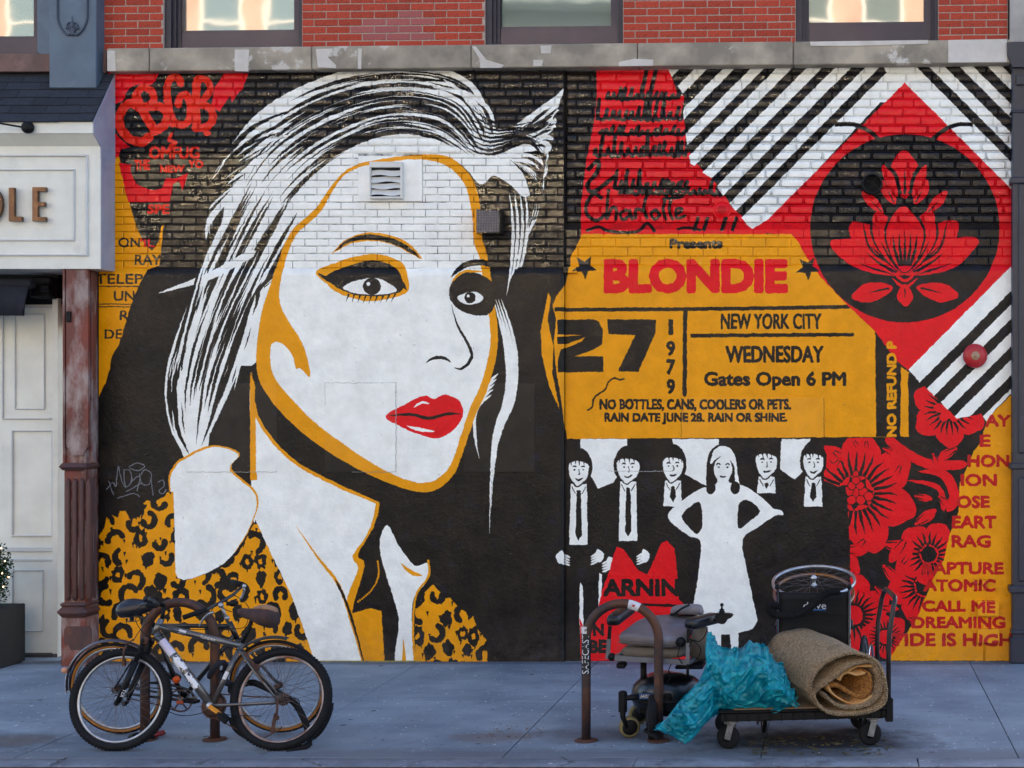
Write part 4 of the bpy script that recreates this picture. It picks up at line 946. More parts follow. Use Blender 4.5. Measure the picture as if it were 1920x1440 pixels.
# doors and panelling below
yd = .30
dr = obj('panelling', MB().box((-7,yd,0),(wx(113,yd),yd+.1,wz(560,yd))), M_WP, shop)
pn = MB()
frame_rect(pn, 28, 85, 588, 768, yd, .012, .016); frame_rect(pn, 5, 104, 575, 786, yd, .012, .02, True)
frame_rect(pn, 23, 101, 806, 1006, yd, .014, .022); frame_rect(pn, 23, 82, 1068, 1184, yd, .012, .014)
pn.bbox((-7,yd-.02,wz(1034,yd)),(wx(104,yd),yd+.002,wz(1026,yd)), .004); pn.bbox((-7,yd-.012,wz(1052,yd)),(wx(104,yd),yd+.002,wz(1048,yd)), .003)
obj('moulding', pn, M_WPS, dr)
obj('door_frame', MB().box((wx(104,yd),yd-.05,0),(wx(114,yd),yd+.002,wz(560,yd))), M_WP, dr)
obj('threshold', MB().box((-7,yd-.12,0),(wx(113,yd),yd+.002,.03)), pm('dirty_threshold', (70,62,58), (50,44,42), 12, .9), shop)
obj('floor_step', MB().box((-7,-.02,-.004),(wx(112),yd-.12,.010)), M_CONC, shop)
tr = obj('transom', MB().box((-7,yd-.02,wz(571,yd)),(wx(113,yd),yd+.1,wz(505,yd))), M_BLK, shop)
t_ = MB(); t_.bbox((wx(64,.2),.12,wz(560,.2)),(wx(104,.2),.25,wz(520,.2)), .015); t_.cyl((wx(80,.1),.1,wz(540,.1)),(wx(95,.1),.1,wz(540,.1)),.04,n=12)
obj('awning_motor', t_, M_BLK, tr)
obj('soffit', MB().box((-7,0,fz0),(XF-.0,.4,fz0+.02)), M_WPS, shop)
aw = thing('awning', 'dark navy canvas roller awning hanging short above the white door', 'awning', (wx(30,0),0,wz(560,0)))
obj('roller', MB().cyl((-7,-.02,wz(532,-.02)),(wx(62,-.02),-.02,wz(532,-.02)),.042,n=16), M_NAVY, aw)
v_ = MB(); pts = []
n_ = 24
for k in range(n_+1):
    x = -5.4+(wx(56,-.05)+5.4)*k/n_; pts.append(x)
for r_i, zz in enumerate((wz(537,-.06), wz(565,-.06), wz(592,-.06))):
    for k, x in enumerate(pts): v_.v.append((x-(.03*r_i if k == n_ else 0), -.065+.006*math.sin(k*1.7)*r_i, zz))
for r_i in range(2):
    for k in range(n_): a = r_i*(n_+1)+k; v_.f.append((a,a+1,a+n_+2,a+n_+1)); v_.sm.append(True)
vo = obj('valance', v_, M_NAVY, aw); md = vo.modifiers.new('s', 'SOLIDIFY'); md.thickness = .004
# gooseneck lamp
lp = thing('sign_lamp', 'black gooseneck sign lamp reaching from the left edge over the box sign', 'lamp', tuple(P(52,239,-.4)))
obj('arm', MB().tube([P(-40,225,-.5),P(-15,228,-.5),P(10,233,-.45),P(40,238,-.4)], .008, 8), M_BLK, lp)
obj('mounting_ball', MB().ball(tuple(P(52,239,-.385)), .053, 20, 12, (1,.8,1)), M_BLK, lp)
# blue-grey cast pilaster
M_BLU = pm('blue_grey_iron_paint', (86,104,122), (72,90,108), 3, .5, bump=.15, bscale=40, c3=(104,122,140), s3=2.2, t3=(.55,.75))
M_BLD = pm('dark_blue_iron_paint', (62,72,90), (52,62,80), 3, .5, bump=.15)  # darker blue than the shaft, used for the scroll ornament
pl = thing('iron_pilaster', 'blue-grey painted iron pilaster with scroll ornament above the slate roof', 'pilaster', (wx(135,-.14),-.14,wz(165,-.14)))
obj('shaft', MB().bbox((wx(92,-.14),-.14,wz(165,-.14)),(wx(180,-.14),.2,7.4), .006), M_BLU, pl)
m_ = MB(); mid = 135; yy = -.15
loop = [(107,-60),(107,20),(108,38),(116,56),(128,66),(133,58),(128,50),(123,54)]
loop2 = [(270-a,b) for a, b in loop]
for lp_ in (loop, loop2): m_.tube([P(a,b,yy) for a, b in cr(lp_, False, 4)], .009, 8)
for s_ in (1,-1): m_.tube([P(mid+s_*a,b,yy) for a, b in cr([(2,62),(6,56),(10,50),(8,44),(3,42),(2,50)], False, 4)], .006, 6)
m_.lathe(tuple(P(mid,62,yy)), (0,0,1), [(.002,-.03),(.012,-.01),(.006,.02),(.010,.05),(.014,.07),(.004,.10),(.001,.155)], 8)
obj('scroll_ornament', m_, M_BLD, pl)
obj('side_strip', MB().box((wx(70,.02),.02,wz(103)),(wx(93,.02),.2,7.4)), M_BLU, pl)
# rusty cast-iron column
M_RUST = pm('rusty_red_iron', (124,56,42), (90,58,52), 4, .65, bump=.5, bscale=50, c3=(156,138,134), s3=5, t3=(.46,.64), bdist=.006, stretch=(1,1,.45))
M_RUSD = pm('dark_rust_iron', (72,50,50), (92,58,50), 7, .7, bump=.5, bscale=50, c3=(120,72,56), s3=5, t3=(.55,.75), stretch=(1,1,.4))
cl_ = thing('iron_column', 'rusty red cast-iron column with fluted lower shaft between white door and mural', 'column', (wx(150,-.2),-.1,0))
yc = -.22; X0, X1 = wx(117,yc), XL-.003
obj('shaft', MB().bbox((X0,yc+.025,wz(1150,yc)),(X1-.012,.25,fz0), .006), M_RUST, cl_)
sh = MB()
sh.prism([(wx(a,yc), wz(b,yc)) for a, b in ((124,500),(162,500),(165,506),(165,838),(158,846),(156,854),(136,854),(133,846),(125,838),(124,832))], yc, yc+.03)
obj('raised_panel', sh, M_RUST, cl_)
sh = MB(); sh.bbox((X0-.0,yc+.0,wz(868,yc)),(X0+.02,yc+.1,fz0), .004); sh.bbox((X1-.02,-.12,wz(868,yc)),(X1+.004,-.05,fz0), .006)
obj('edge_bead', sh, M_RUST, cl_)
def band(z0, z1, out):
    return MB().bbox((X0-out,yc-out,z0),(X1+out*.4,.1,z1), (z1-z0)*.45)
obj('collar_moulding', band(wz(882,yc), wz(868,yc), .03), M_RUSD, cl_)
for k in range(4):
    xc = wx(124+13*k+2,yc); z0, z1 = wz(1126,yc), wz(898,yc)
    m_ = MB(); m_.tube([(xc,yc+.022,z0),(xc,yc+.012,z0+.03),(xc,yc+.012,z1-.03),(xc,yc+.022,z1)], [.012,.021,.021,.012], 10)
    obj('flute', m_, M_RUSD, cl_)
for k in range(3):
    yf = yc+.06+.055*k; m_ = MB(); m_.tube([(X1-.014,yf,wz(1126,yc)),(X1-.012,yf,wz(1120,yc)),(X1-.012,yf,wz(900,yc)),(X1-.014,yf,wz(898,yc))], [.008,.016,.016,.008], 8); obj('flute', m_, M_RUSD, cl_)
obj('base_moulding', band(wz(1158,yc), wz(1138,yc), .045), M_RUSD, cl_)
obj('base_moulding', band(wz(1138,yc), wz(1130,yc), .02), M_RUSD, cl_)
obj('plinth', MB().bbox((X0-.012,yc-.005,-.01),(X1+.002,.25,wz(1158,yc)), .008), M_RUST, cl_)
m_ = MB(); m_.prism([(wx(a,yc), wz(b,yc)) for a, b in ((126,1174),(168,1174),(172,1180),(172,1206),(164,1210),(160,1218),(134,1218),(130,1210),(122,1206),(122,1180))], yc-.016, yc); obj('plinth_panel', m_, M_RUSD, cl_)
m_ = MB(); m_.bbox((wx(126,yc),yc-.02,wz(604,yc)),(wx(134,yc),yc,wz(584,yc)), .004); obj('bolt_plate', m_, M_BLK, cl_)
# planter and box shrub
pt = thing('planter', 'black square planter box at the left edge beside the white door', 'planter', (-4.6,-.25,0))
ypf = -.52; zt_p = .515; xp1 = wx(48,.03)
obj('box', MB().bbox((xp1-.62,ypf,0),(xp1,ypf+.55,zt_p), .008), M_BLK, pt)
obj('soil', MB().box((xp1-.58,ypf+.04,zt_p-.002),(xp1-.04,ypf+.51,zt_p+.004)), M_GRIT, pt)
sb = thing('box_shrub', 'clipped green box shrub with tiny lights growing in the black planter', 'shrub', (xp1-.3,ypf+.27,zt_p))
M_LF = pm('box_leaf', (36,66,30), (22,46,22), 20, .7, bump=0, c3=(62,92,40), s3=14, spec=.15)
obj('stem', MB().cyl((xp1-.3,ypf+.27,zt_p),(xp1-.3,ypf+.27,zt_p+.3),.02,n=8), M_RUSD, sb)
lf = MB(); q = random.Random(4)
for _ in range(9000):
    u = q.gauss(0,1), q.gauss(0,1), q.gauss(0,1); l = math.sqrt(sum(a*a for a in u)); rr = .28*(q.uniform(.35,1.06))
    bump_ = 1+.14*math.sin(u[0]/l*7+u[2]/l*5)
    c = Vector((xp1-.25+u[0]/l*rr*.86*bump_, ypf+.27+u[1]/l*rr*.86, zt_p+.27+u[2]/l*rr*1.12*bump_))
    if c.z < zt_p+.01: continue
    a = Vector((q.uniform(-1,1),q.uniform(-1,1),q.uniform(-1,1))).normalized(); b = a.cross(Vector((q.uniform(-1,1),q.uniform(-1,1),q.uniform(-1,1)))).normalized(); s_ = q.uniform(.009,.017)
    lf.add([c-a*s_, c+b*s_*.55, c+a*s_, c-b*s_*.55], [(0,1,2,3)])
obj('foliage', lf, M_LF, sb, kind='stuff')
m_em = bpy.data.materials.new('tiny_lamp'); m_em.use_nodes = True; b_ = m_em.node_tree.nodes['Principled BSDF']; b_.inputs['Emission Color'].default_value = (1,.6,.25,1); b_.inputs['Emission Strength'].default_value = 2.5
for (a, b) in ((2,1028),(9,1052),(4,1075),(16,1082),(6,1100)):
    obj('light_bulb', MB().ball(tuple(P(a,b,-.44)), .006, 8, 6), m_em, sb)
# right navy pilaster
M_NV = pm('navy_iron_paint', (30,34,50), (38,42,58), 4, .4, bump=.15, bscale=40, c3=(58,62,80), s3=7, t3=(.62,.8))
pr = thing('iron_pilaster', 'dark navy cast-iron pilaster at the right edge of the mural', 'pilaster', (XR+.1,-.1,0))
X0, X1 = wx(1898,-.06), wx(1898,-.06)+.42; yr = -.08
obj('shaft', MB().bbox((X0,yr,0),(X1,.5,wz(126,yr)), .008), M_NV, pr)
obj('raised_panel', MB().bbox((X0+.05,yr-.02,wz(850,yr)),(X1-.05,yr,wz(345,yr)), .012), M_NV, pr)
obj('raised_panel', MB().bbox((X0+.05,yr-.02,wz(1090,yr)),(X1-.05,yr,wz(895,yr)), .012), M_NV, pr)
for (a, b, o1) in ((880,868,.025),(1190,1180,.01),(1112,1098,.03),(212,206,.015),(345,332,.02)): obj('moulding', MB().bbox((X0-o1,yr-o1,wz(a,yr)),(X1+o1,.3,wz(b,yr)), .01), M_NV, pr)
cp = MB(); z0, z1, z2 = wz(128,yr), wz(104,yr), wz(82,yr)
cp.prism([(X0-.005,z0),(X0-.05,z1),(X0-.055,z2),(X1+.05,z2),(X1+.05,z1),(X1+.005,z0)], yr-.05, .3); obj('capital', cp, M_NV, pr)
cp = MB(); cp.bbox((X0+.03,yr-.03,wz(160,yr)),(X0+.1,yr,wz(142,yr)),.004); obj('bracket', cp, M_NV, pr)
obj('plinth', MB().bbox((X0-.02,yr-.02,0),(X1+.02,.3,wz(1196,yr)), .01), M_NV, pr)
M_PALE = pm('pale_stone', (168,164,160), (150,146,142), 5, .8, bump=.3)
obj('stone_block', MB().box((wx(1893),-.03,wz(80)),(X1+1,.3,7.4)), M_PALE, up)
obj('quoin', MB().box((wx(1900),-.032,wz(0)+.0),(X1+.9,.1,7.4)), M_PALE, up) if False else None
# ------------------------------------------------------------------ small things on the mural
M_WG = pm('white_gloss', (214,214,210), (200,200,198), 8, .4, bump=.1)
vt = thing('wall_vent', 'white louvred vent hood set in the poster face forehead', 'vent', (wx(725),-.02,wz(338)))
obj('back_board', MB().bbox((wx(672),-.014,wz(378)),(wx(792),.006,wz(293)), .003), M_SMOO, vt)
yv = -.07; hx0, hx1, hz0, hz1 = wx(692,yv), wx(754,yv), wz(372,yv), wz(303,yv)
m_ = MB(); t_ = .028
m_.bbox((hx0,yv,hz1-.05),(hx1,-.014,hz1), .003); m_.bbox((hx0,yv,hz0),(hx1,-.014,hz0+.018), .003); m_.bbox((hx0,yv,hz0+.018),(hx0+.012,-.014,hz1-.05), .003); m_.bbox((hx1-t_*.7,yv,hz0+.018),(hx1,-.014,hz1-.05), .003)
obj('hood', m_, M_WG, vt)
m_ = MB(); m_.box((hx0+.012,-.03,hz0+.018),(hx1-.02,-.0145,hz1-.05)); obj('dark_opening', m_, M_BLK, vt)
zz = [hz0+.03+.058*k for k in range(4)]
for k, z in enumerate(zz):
    m_ = MB(); n_ = 6; V = []
    for i in range(n_+1):
        x = hx0+.014+(hx1-hx0-.036)*i/n_; sg = .004*math.sin(i*1.1+k*2)
        V += [(x,yv+.012+sg,z+sg*2),(x,-.034,z+.05+sg)]
    m_.add(V, [(2*i,2*i+2,2*i+3,2*i+1) for i in range(n_)], False); o = obj('louvre', m_, M_WG, vt); md = o.modifiers.new('s','SOLIDIFY'); md.thickness = .003
gv = thing('exhaust_box', 'square wall box with wire mesh front at the hairline', 'vent', (wx(915),-.1,wz(415)))
yg = -.17; a0, a1, b0, b1 = wx(891,yg), wx(937,yg), wz(437,yg), wz(392,yg)
m_ = MB(); t_ = .008; m_.box((a0,yg,b0),(a0+t_,-.004,b1)); m_.box((a1-t_,yg,b0),(a1,-.004,b1)); m_.box((a0+t_,yg,b0),(a1-t_,-.004,b0+t_)); m_.box((a0+t_,yg,b1-t_),(a1-t_,-.004,b1)); obj('casing', m_, M_PBR, gv)
m_ = MB()
obj('opening', MB().box((a0+t_,yg+.03,b0+t_),(a1-t_,yg+.04,b1-t_)), pm('dark_inside', (26,22,34), (20,28,34), 30, .6), gv)
for k in range(15):
    x = a0+t_+(a1-a0-2*t_)*k/14; m_.box((x-.0011,yg+.002,b0+t_),(x+.0011,yg+.005,b1-t_)); z = b0+t_+(b1-b0-2*t_)*k/14; m_.box((a0+t_,yg+.0055,z-.0011),(a1-t_,yg+.008,z+.0011))
obj('mesh_screen', m_, pm('mesh_wire', (150,150,160), (120,120,140), 30, .4, metal=.6, bump=0), gv)
pc = P(1635,345,-.02)
pp = thing('vent_pipe', 'round black vent pipe mouth in the dark disc above the lotus', 'pipe', tuple(pc))
obj('collar', MB().lathe(pc, (0,-1,0), [(.09,-.05),(.095,.0),(.092,.03),(.078,.032),(.074,.0),(.072,-.02)], 28), M_BLK, pp)
obj('inside', MB().cyl((pc.x,.02,pc.z),(pc.x,.01,pc.z),.075,n=24), pm('pipe_dark', (8,8,10), None, rough=.9, bump=0), pp)
m_ = MB(); m_.beam((pc.x-.07,-.035,pc.z+.04),(pc.x+.07,-.035,pc.z-.04),.003,.003); m_.beam((pc.x-.04,-.038,pc.z-.07),(pc.x+.04,-.038,pc.z+.07),.003,.003); obj('wire_cross', m_, M_BLK, pp)
pc = P(1829,667,-.06)
bl = thing('alarm_bell', 'round red fire alarm bell with beige centre on the stripes', 'bell', tuple(pc))
M_REDM = pm('red_enamel', (178,30,38), (160,26,34), 12, .4, bump=.05); M_BEI = pm('beige_cap', (176,140,110), (150,118,94), 20, .5)
obj('gong', MB().lathe((pc.x,YR-.01,pc.z), (0,-1,0), [(.02,0),(.085,.012),(.106,.03),(.108,.05),(.098,.072),(.07,.088),(.04,.094),(.0,.094)], 36), M_REDM, bl)
obj('centre_cap', MB().lathe((pc.x,YR-.102,pc.z), (0,-1,0), [(.036,0),(.038,.003),(.034,.006),(.01,.007),(.009,.012),(0,.013)], 24), M_BEI, bl)
obj('back_box', MB().bbox((pc.x-.04,YR-.012,pc.z-.04),(pc.x+.04,YR+.005,pc.z+.04),.004), M_REDM, bl)
pc = P(1353,393,0)
sp_ = thing('wall_speaker', 'small round perforated grille painted red beside the stripes', 'grille', tuple(pc))
obj('rim', MB().ring((pc.x,YR-.004,pc.z),(1,0,0),(0,0,1),.075,.008,36,8,.7), M_PBR, sp_)
obj('disc', MB().lathe((pc.x,YR,pc.z),(0,-1,0),[(.07,0),(.066,.006),(0,.008)],30), M_PBR, sp_)
m_ = MB()
for rr_, n_ in ((0,1),(.012,6),(.024,12),(.036,18)):
    for k in range(n_): t = 2*math.pi*k/n_; m_.cyl((pc.x+rr_*math.cos(t),YR-.0075,pc.z+rr_*math.sin(t)),(pc.x+rr_*math.cos(t),YR-.0105,pc.z+rr_*math.sin(t)),.0032,n=8)
obj('hole_ring', m_, M_BLK, sp_)
for (a, lb) in ((1830,'left one of two small pipe caps on the ATOMIC word'),(1846,'right one of two small pipe caps on the ATOMIC word')):
    pc = P(a,1092,0); t = thing('pipe_cap', lb, 'pipe', tuple(pc), 'yellow painted pipe caps')
    obj('cap', MB().lathe((pc.x,YR,pc.z+.01),(0,-1,0),[(.03,0),(.032,.02),(.03,.05),(.022,.055),(.02,.048),(0,.048)],18), M_SMOO, t)
    obj('base', MB().bbox((pc.x-.028,YR-.022,pc.z-.075),(pc.x+.028,YR,pc.z-.01),.006), M_SMOO, t)
for (a, b, c, d, lb) in ((1834,1872,1128,1154,'yellow painted junction box covering the end of CALL ME'),(1834,1873,1180,1205,'lower yellow junction box covering part of the word HIGH')):
    y = YR-.07; t = thing('junction_box', lb, 'box', (wx((a+b)/2),YR,wz((c+d)/2)), 'yellow junction boxes')
    obj('body', MB().bbox((wx(a,y),y,wz(d,y)),(wx(b,y),YR-.004,wz(c,y)),.004), M_SMOO, t)
    obj('lid', MB().bbox((wx(a,y)-.004,y-.006,wz(d,y)-.004),(wx(b,y)+.004,y+.004,wz(c,y)+.004),.003), M_SMOO, t)
cd = thing('conduit', 'thin yellow conduit running down from the junction boxes to the pavement', 'pipe', (wx(1846),YR,.3))
obj('pipe', MB().tube([(wx(1846),YR-.012,wz(1155)),(wx(1846),YR-.012,.01)], .008, 8), M_SMOO, cd)
st = thing('wall_bracket', 'small painted step and peg sticking out beside the left star', 'bracket', (XS,0,wz(506)))
obj('peg', MB().bbox((wx(1056),YR-.05,wz(512)),(wx(1082),YR,wz(500)),.004), M_PBR, st)
# ------------------------------------------------------------------ houses across the street, seen in the window reflections
def facade(x0, x1, yf, h, m_, mw, label, nw, floors, cat='building'):
    t = thing('street_house', label, cat, ((x0+x1)/2,yf,0))
    obj('wall', MB().box((x0,yf-8,-.1),(x1,yf,h)), m_, t)
    obj('cornice', MB().bbox((x0-.1,yf-.5,h),(x1+.1,yf+.5,h+.5),.15), mw, t)
    ww = (x1-x0)/nw
    fm = None
    for f_ in range(floors):
        for k in range(nw):
            xc = x0+ww*(k+.5); zc = 4.2+f_*3.0
            if zc+1.4 > h: continue
            m1 = MB(); m1.box((xc-.7,yf,zc-1.1),(xc+.7,yf+.08,zc-.95)); m1.box((xc-.65,yf,zc+.95),(xc+.65,yf+.1,zc+1.15)); m1.box((xc-.6,yf,zc-.95),(xc-.5,yf+.05,zc+.95)); m1.box((xc+.5,yf,zc-.95),(xc+.6,yf+.05,zc+.95)); m1.box((xc-.5,yf,zc-.04),(xc+.5,yf+.05,zc+.04))
            w_ = obj('window', m1, mw, t); obj('pane', MB().box((xc-.5,yf,zc-.95),(xc+.5,yf+.02,zc+.95)), M_GL2, w_)
    obj('shopfront', MB().box((x0+.3,yf,0),(x1-.3,yf+.12,2.9)), mw, t)
    return t
M_OB = pm('orange_brick', (196,160,136), (180,140,114), 1.5, .85, bump=.2); M_CR = pm('cream_render', (232,224,204), (222,212,190), 1, .85, bump=.1); M_TAN = pm('tan_brick', (214,194,166), (200,178,148), 1.5, .85, bump=.2)
M_TR = pm('pale_trim', (216,210,196), None, rough=.6, bump=0); M_TR2 = pm('grey_trim', (120,122,124), None, rough=.6, bump=0)
facade(-34,-21,-27,19,M_CR,M_TR,'cream rendered house across the street, furthest left',6,5)
facade(-20.9,-10,-27,15.5,M_OB,M_TR,'orange brick house across the street with white window frames',6,4)
facade(-9.9,-1,-27,13.5,M_TAN,M_TR,'low tan brick house across the street',4,3)
facade(-.9,9,-27,18,M_OB,M_TR,'tall orange brick house across the street facing the mural',5,5)
facade(9.1,22,-27,16,M_CR,M_TR2,'cream house with grey trim across the street on the right',6,4)
M_CURB2 = pm('far_pavement', (120,122,126), (100,102,108), 2, .85, bump=.2)
obj('far_sidewalk', MB().box((-60,-27,-.149),(60,-23.5,-.02)), M_CURB2, kind='structure')

# unseen mirror panels added for window glints, aimed to throw the sun onto paint
M_GLINT = glass('sun_reflector_metal', (255,236,200), 1.0); M_GLINT.node_tree.nodes['Principled BSDF'].inputs['Roughness'].default_value = .16
for (a, b, hostx) in ((400,232,1), (945,262,2), (1415,228,3)):
    W_p = P(a,b,0); c0 = Vector((CX,-DCAM,CZ)); d = W_p-c0; d.y = -d.y; pc = W_p+d*(26.7/DCAM); n_ = (sd+(W_p-pc).normalized()).normalized()
    u_ = Vector((0,0,1)).cross(n_).normalized(); v_ = n_.cross(u_); hw, hh_ = .42, .62
    host = bpy.data.objects['street_house' if hostx == 0 else 'street_house.%03d' % hostx]
    V = [pc+u_*x*hw+v_*z*hh_+n_*t for t in (-.02,.02) for x, z in ((-1,-1),(1,-1),(1,1),(-1,1))]
    m_ = MB(); m_.add(V, [(0,3,2,1),(4,5,6,7),(0,1,5,4),(1,2,6,5),(2,3,7,6),(3,0,4,7)]); obj('sun_reflector', m_, M_GLINT, host)
    m_ = MB(); m_.beam(pc-u_*hw-v_*.2, Vector((pc.x-hw,-27,pc.z)), .04, .04); m_.beam(pc+u_*hw-v_*.2, Vector((pc.x+hw,-27,pc.z)), .04, .04); obj('reflector_stay', m_, M_TR2, host, kind='stuff') if False else None
# ------------------------------------------------------------------ bicycles, racks and locks
M_TYRE = pm('black_rubber', (14,15,19), (21,22,27), 20, .8, bump=.3, spec=.25)
M_TAN = pm('ochre_sidewall', (166,104,24), (140,86,20), 12, .7, bump=.2)
M_ALU = pm('dull_aluminium', (176,180,188), (150,154,162), 20, .35, metal=.8, bump=.05)
M_SPK = pm('spoke_steel', (110,110,116), (96,84,80), 30, .4, metal=.8, bump=0)
M_RRIM = pm('rust_stained_rim', (120,84,72), (160,156,158), 14, .5, metal=.5, bump=.1)
M_GRN = pm('dark_grey_frame_paint', (112,108,106), (88,84,84), 6, .3, metal=.6, bump=.04, coat=.4)
M_BKP = pm('black_frame_paint', (20,20,24), (30,28,30), 8, .35, bump=.04, coat=.3)
M_GREASE = pm('greasy_metal', (58,46,42), (92,60,44), 40, .6, metal=.5, bump=.3)
M_RUSTP = pm('rusty_part', (86,50,36), (56,36,28), 40, .8, bump=.3)
M_RACK = pm('rusty_rack_pipe', (62,46,42), (88,54,40), 12, .6, metal=.3, bump=.4, bscale=80, c3=(44,38,44), s3=4, t3=(.5,.65))
M_ORG = pm('orange_reflector', (230,90,20), None, rough=.3, bump=0); M_WHT = pm('white_sticker', (205,205,210), (188,188,196), 20, .5, bump=0)
M_LEA = pm('black_vinyl', (26,28,38), (36,38,48), 12, .35, bump=.15); M_BAG = pm('brown_cloth_cover', (70,48,44), (52,38,38), 20, .9, bump=.5); M_BAG2 = pm('tan_cloth', (160,124,96), (136,102,80), 20, .9, bump=.4)
M_PEACH = pm('peach_reflector', (196,140,110), None, rough=.4, bump=0); M_GOLD = pm('brass_crank', (176,124,40), (130,90,34), 30, .4, metal=.7)
class Plane:
    """leaning plane standing on the pavement; px -> world"""
    def __init__(s, ground_row, lean):
        s.y0 = gy(ground_row); s.t = math.tan(R(lean)); s.l = R(lean)
        s.u = Vector((1,0,0)); s.v = Vector((0, math.sin(s.l), math.cos(s.l))); s.n = Vector((0, math.cos(s.l), -math.sin(s.l)))
    def __call__(s, px, py, o=0.0):
        d = (DCAM+s.y0+s.t*CZ)/(1+s.t*(py-VY)/FPX); p = Vector((CX+(px-VX)*d/FPX, d-DCAM, CZ-(py-VY)*d/FPX)); return p+s.n*o
    def sc(s, py): return FPX/(DCAM+s(960,py).y)
def wheel(parent, pl, cx, cy, rpx, tw, m_tyre, m_rim, knob=False, hub_m=None, tyre_shift=(0,0), wall=None, n_sp=32):
    c = pl(cx,cy); Rr = rpx/pl.sc(cy); c += pl.v*max(0, .001+Rr*.995-c.z/math.cos(pl.l)); rr = Rr-tw*2
    rim = MB(); n = 56; prof = [(rr+.004,.010),(rr-.006,.012),(rr-.014,.007),(rr-.014,-.007),(rr-.006,-.012),(rr+.004,-.010)]
    V = []
    for i in range(n):
        t = 2*math.pi*i/n; e = pl.u*math.cos(t)+pl.v*math.sin(t)
        for (a, b) in prof: V.append(c+e*a+pl.n*b)
    m = len(prof); rim.add(V, [(i*m+k, i*m+(k+1)%m, ((i+1)%n)*m+(k+1)%m, ((i+1)%n)*m+k) for i in range(n) for k in range(m)], True)
    w_ = obj('wheel', rim, m_rim, parent)
    ty = MB(); tc = c+pl.u*tyre_shift[0]+pl.v*tyre_shift[1]; ty.ring(tc, pl.u, pl.v, Rr-tw, tw, 64, 10)
    if knob:
        for i in range(84):
            for s_ in (-1,0,1):
                t = 2*math.pi*(i+(.5 if s_ == 0 else 0))/84; e = pl.u*math.cos(t)+pl.v*math.sin(t); f = pl.v*math.cos(t)-pl.u*math.sin(t); a = .8*s_
                q0 = tc+e*(Rr-tw+tw*math.cos(a))+pl.n*(tw*math.sin(a)); q1 = q0+(e*math.cos(a)+pl.n*math.sin(a))*.0045
                ty.beam(q0, q1, .009, .012, tuple(f))
    tyo = obj('tyre', ty, m_tyre, w_)
    if wall:
        sw = MB(); sw.ring(tc-pl.n*.006, pl.u, pl.v, rr+.013, .0125, 64, 8, .9); obj('tyre_wall', sw, wall, w_)
    sp = MB()
    for i in range(n_sp):
        t = 2*math.pi*i/n_sp; e = pl.u*math.cos(t)+pl.v*math.sin(t); s_ = 1 if i % 2 else -1; t2 = t+(1.15 if (i//2) % 2 else -1.15); h = pl.u*math.cos(t2)+pl.v*math.sin(t2)
        sp.tube([c+h*.022+pl.n*.028*s_, c+e*(rr-.012)], .0011, 4, cap=False)
    obj('spokes', sp, M_SPK, w_)
    hb = MB(); hb.lathe(c-pl.n*.055, pl.n, [(.005,0),(.006,.015),(.012,.018),(.024,.022),(.024,.026),(.012,.03),(.011,.055),(.012,.08),(.024,.084),(.024,.088),(.012,.092),(.006,.095),(.005,.11)], 16)
    obj('hub', hb, hub_m or M_ALU, w_); return w_, c, Rr
def label_text(s_, p, ux, uy, size, m, parent, name='lettering', th=.0008):
    """flat lettering laid on a surface: p start, ux reading direction, uy up direction"""
    V, T = glyphs(s_); a = V.min(0); b = V.max(0); h = b[1]-a[1]; ux = Vector(ux).normalized(); uy = Vector(uy).normalized(); nn = ux.cross(uy)
    mb_ = MB(); mb_.add([Vector(p)+ux*((x-a[0])/h*size)+uy*((y-a[1])/h*size)+nn*th for x, y in V], T); return obj(name, mb_, m, parent)
# --- front bicycle
A = Plane(1408, 13)
b1 = thing('bicycle', 'dark grey mountain bicycle with knobbly tyres and white stickers, in front', 'bicycle', tuple(A(380,1408)))
w1, c1, R1 = wheel(b1, A, 225.5, 1319, 94.5, .026, M_TYRE, M_ALU, True)
w2, c2, R2 = wheel(b1, A, 528, 1315, 94.5, .026, M_TYRE, M_RRIM, True, M_GREASE, (-.004,.004))
fr = MB(); ht, hb_ = A(302,1163), A(289,1192); bb = A(397,1323); st = A(451,1211); dp = A(527,1316)
fr.tube([A(303,1160), hb_], .021, 14); fr.tube([A(300,1174), st], .021, 14); fr.tube([A(295,1188), bb], .0275, 16); fr.tube([bb, A(454,1206)], .0165, 12)
fr.cyl(bb-A.n*.036, bb+A.n*.036, .023, n=16)
fo_ = obj('frame', fr, M_GRN, b1)
ss = MB()
for s_ in (-1,1):
    ss.tube([A(449,1214,.02*s_), A(480,1258,.035*s_), A(527,1314,.058*s_)], [.010,.009,.007], 10); ss.tube([bb+A.n*.03*s_, A(430,1322,.038*s_), A(527,1317,.058*s_)], [.012,.010,.009], 10)
    ss.box(tuple(c2+A.n*.058*s_-Vector((.018,.003,.018))), tuple(c2+A.n*.058*s_+Vector((.014,.003,.02))))
obj('rear_stays', ss, M_GRN, b1)
fk = MB()
for s_ in (-1,1):
    fk.tube([A(277,1203,.052*s_), A(262,1240,.052*s_)], .0135, 10); fk.tube([A(262,1240,.052*s_), A(228,1318,.054*s_)], [.022,.0175], 12); fk.ball(tuple(A(226,1319,.054*s_)), .017, 10, 6)
fk.tube([A(276,1203,-.07), A(279,1198), A(276,1203,.07)], .016, 10)
fko = obj('fork', fk, M_BLK, b1)
for s_ in (-1,1):
    gt = MB()
    for k in range(9):
        t = k/9; gt.ring(A(276-14*t,1206+34*t,.052*s_), A.n, (A(276,1206)-A(262,1240)).cross(A.n), .0165, .0045, 16, 6)
    obj('fork_gaiter', gt, M_TYRE, fko)
gt = MB(); gt.tube([A(283,1196,-.052), A(277,1208,-.052)], .018, 10); gt.tube([A(271,1204,-.05), A(283,1201,-.05)], .012, 8); obj('fork_crown', gt, M_RUSTP, fko)
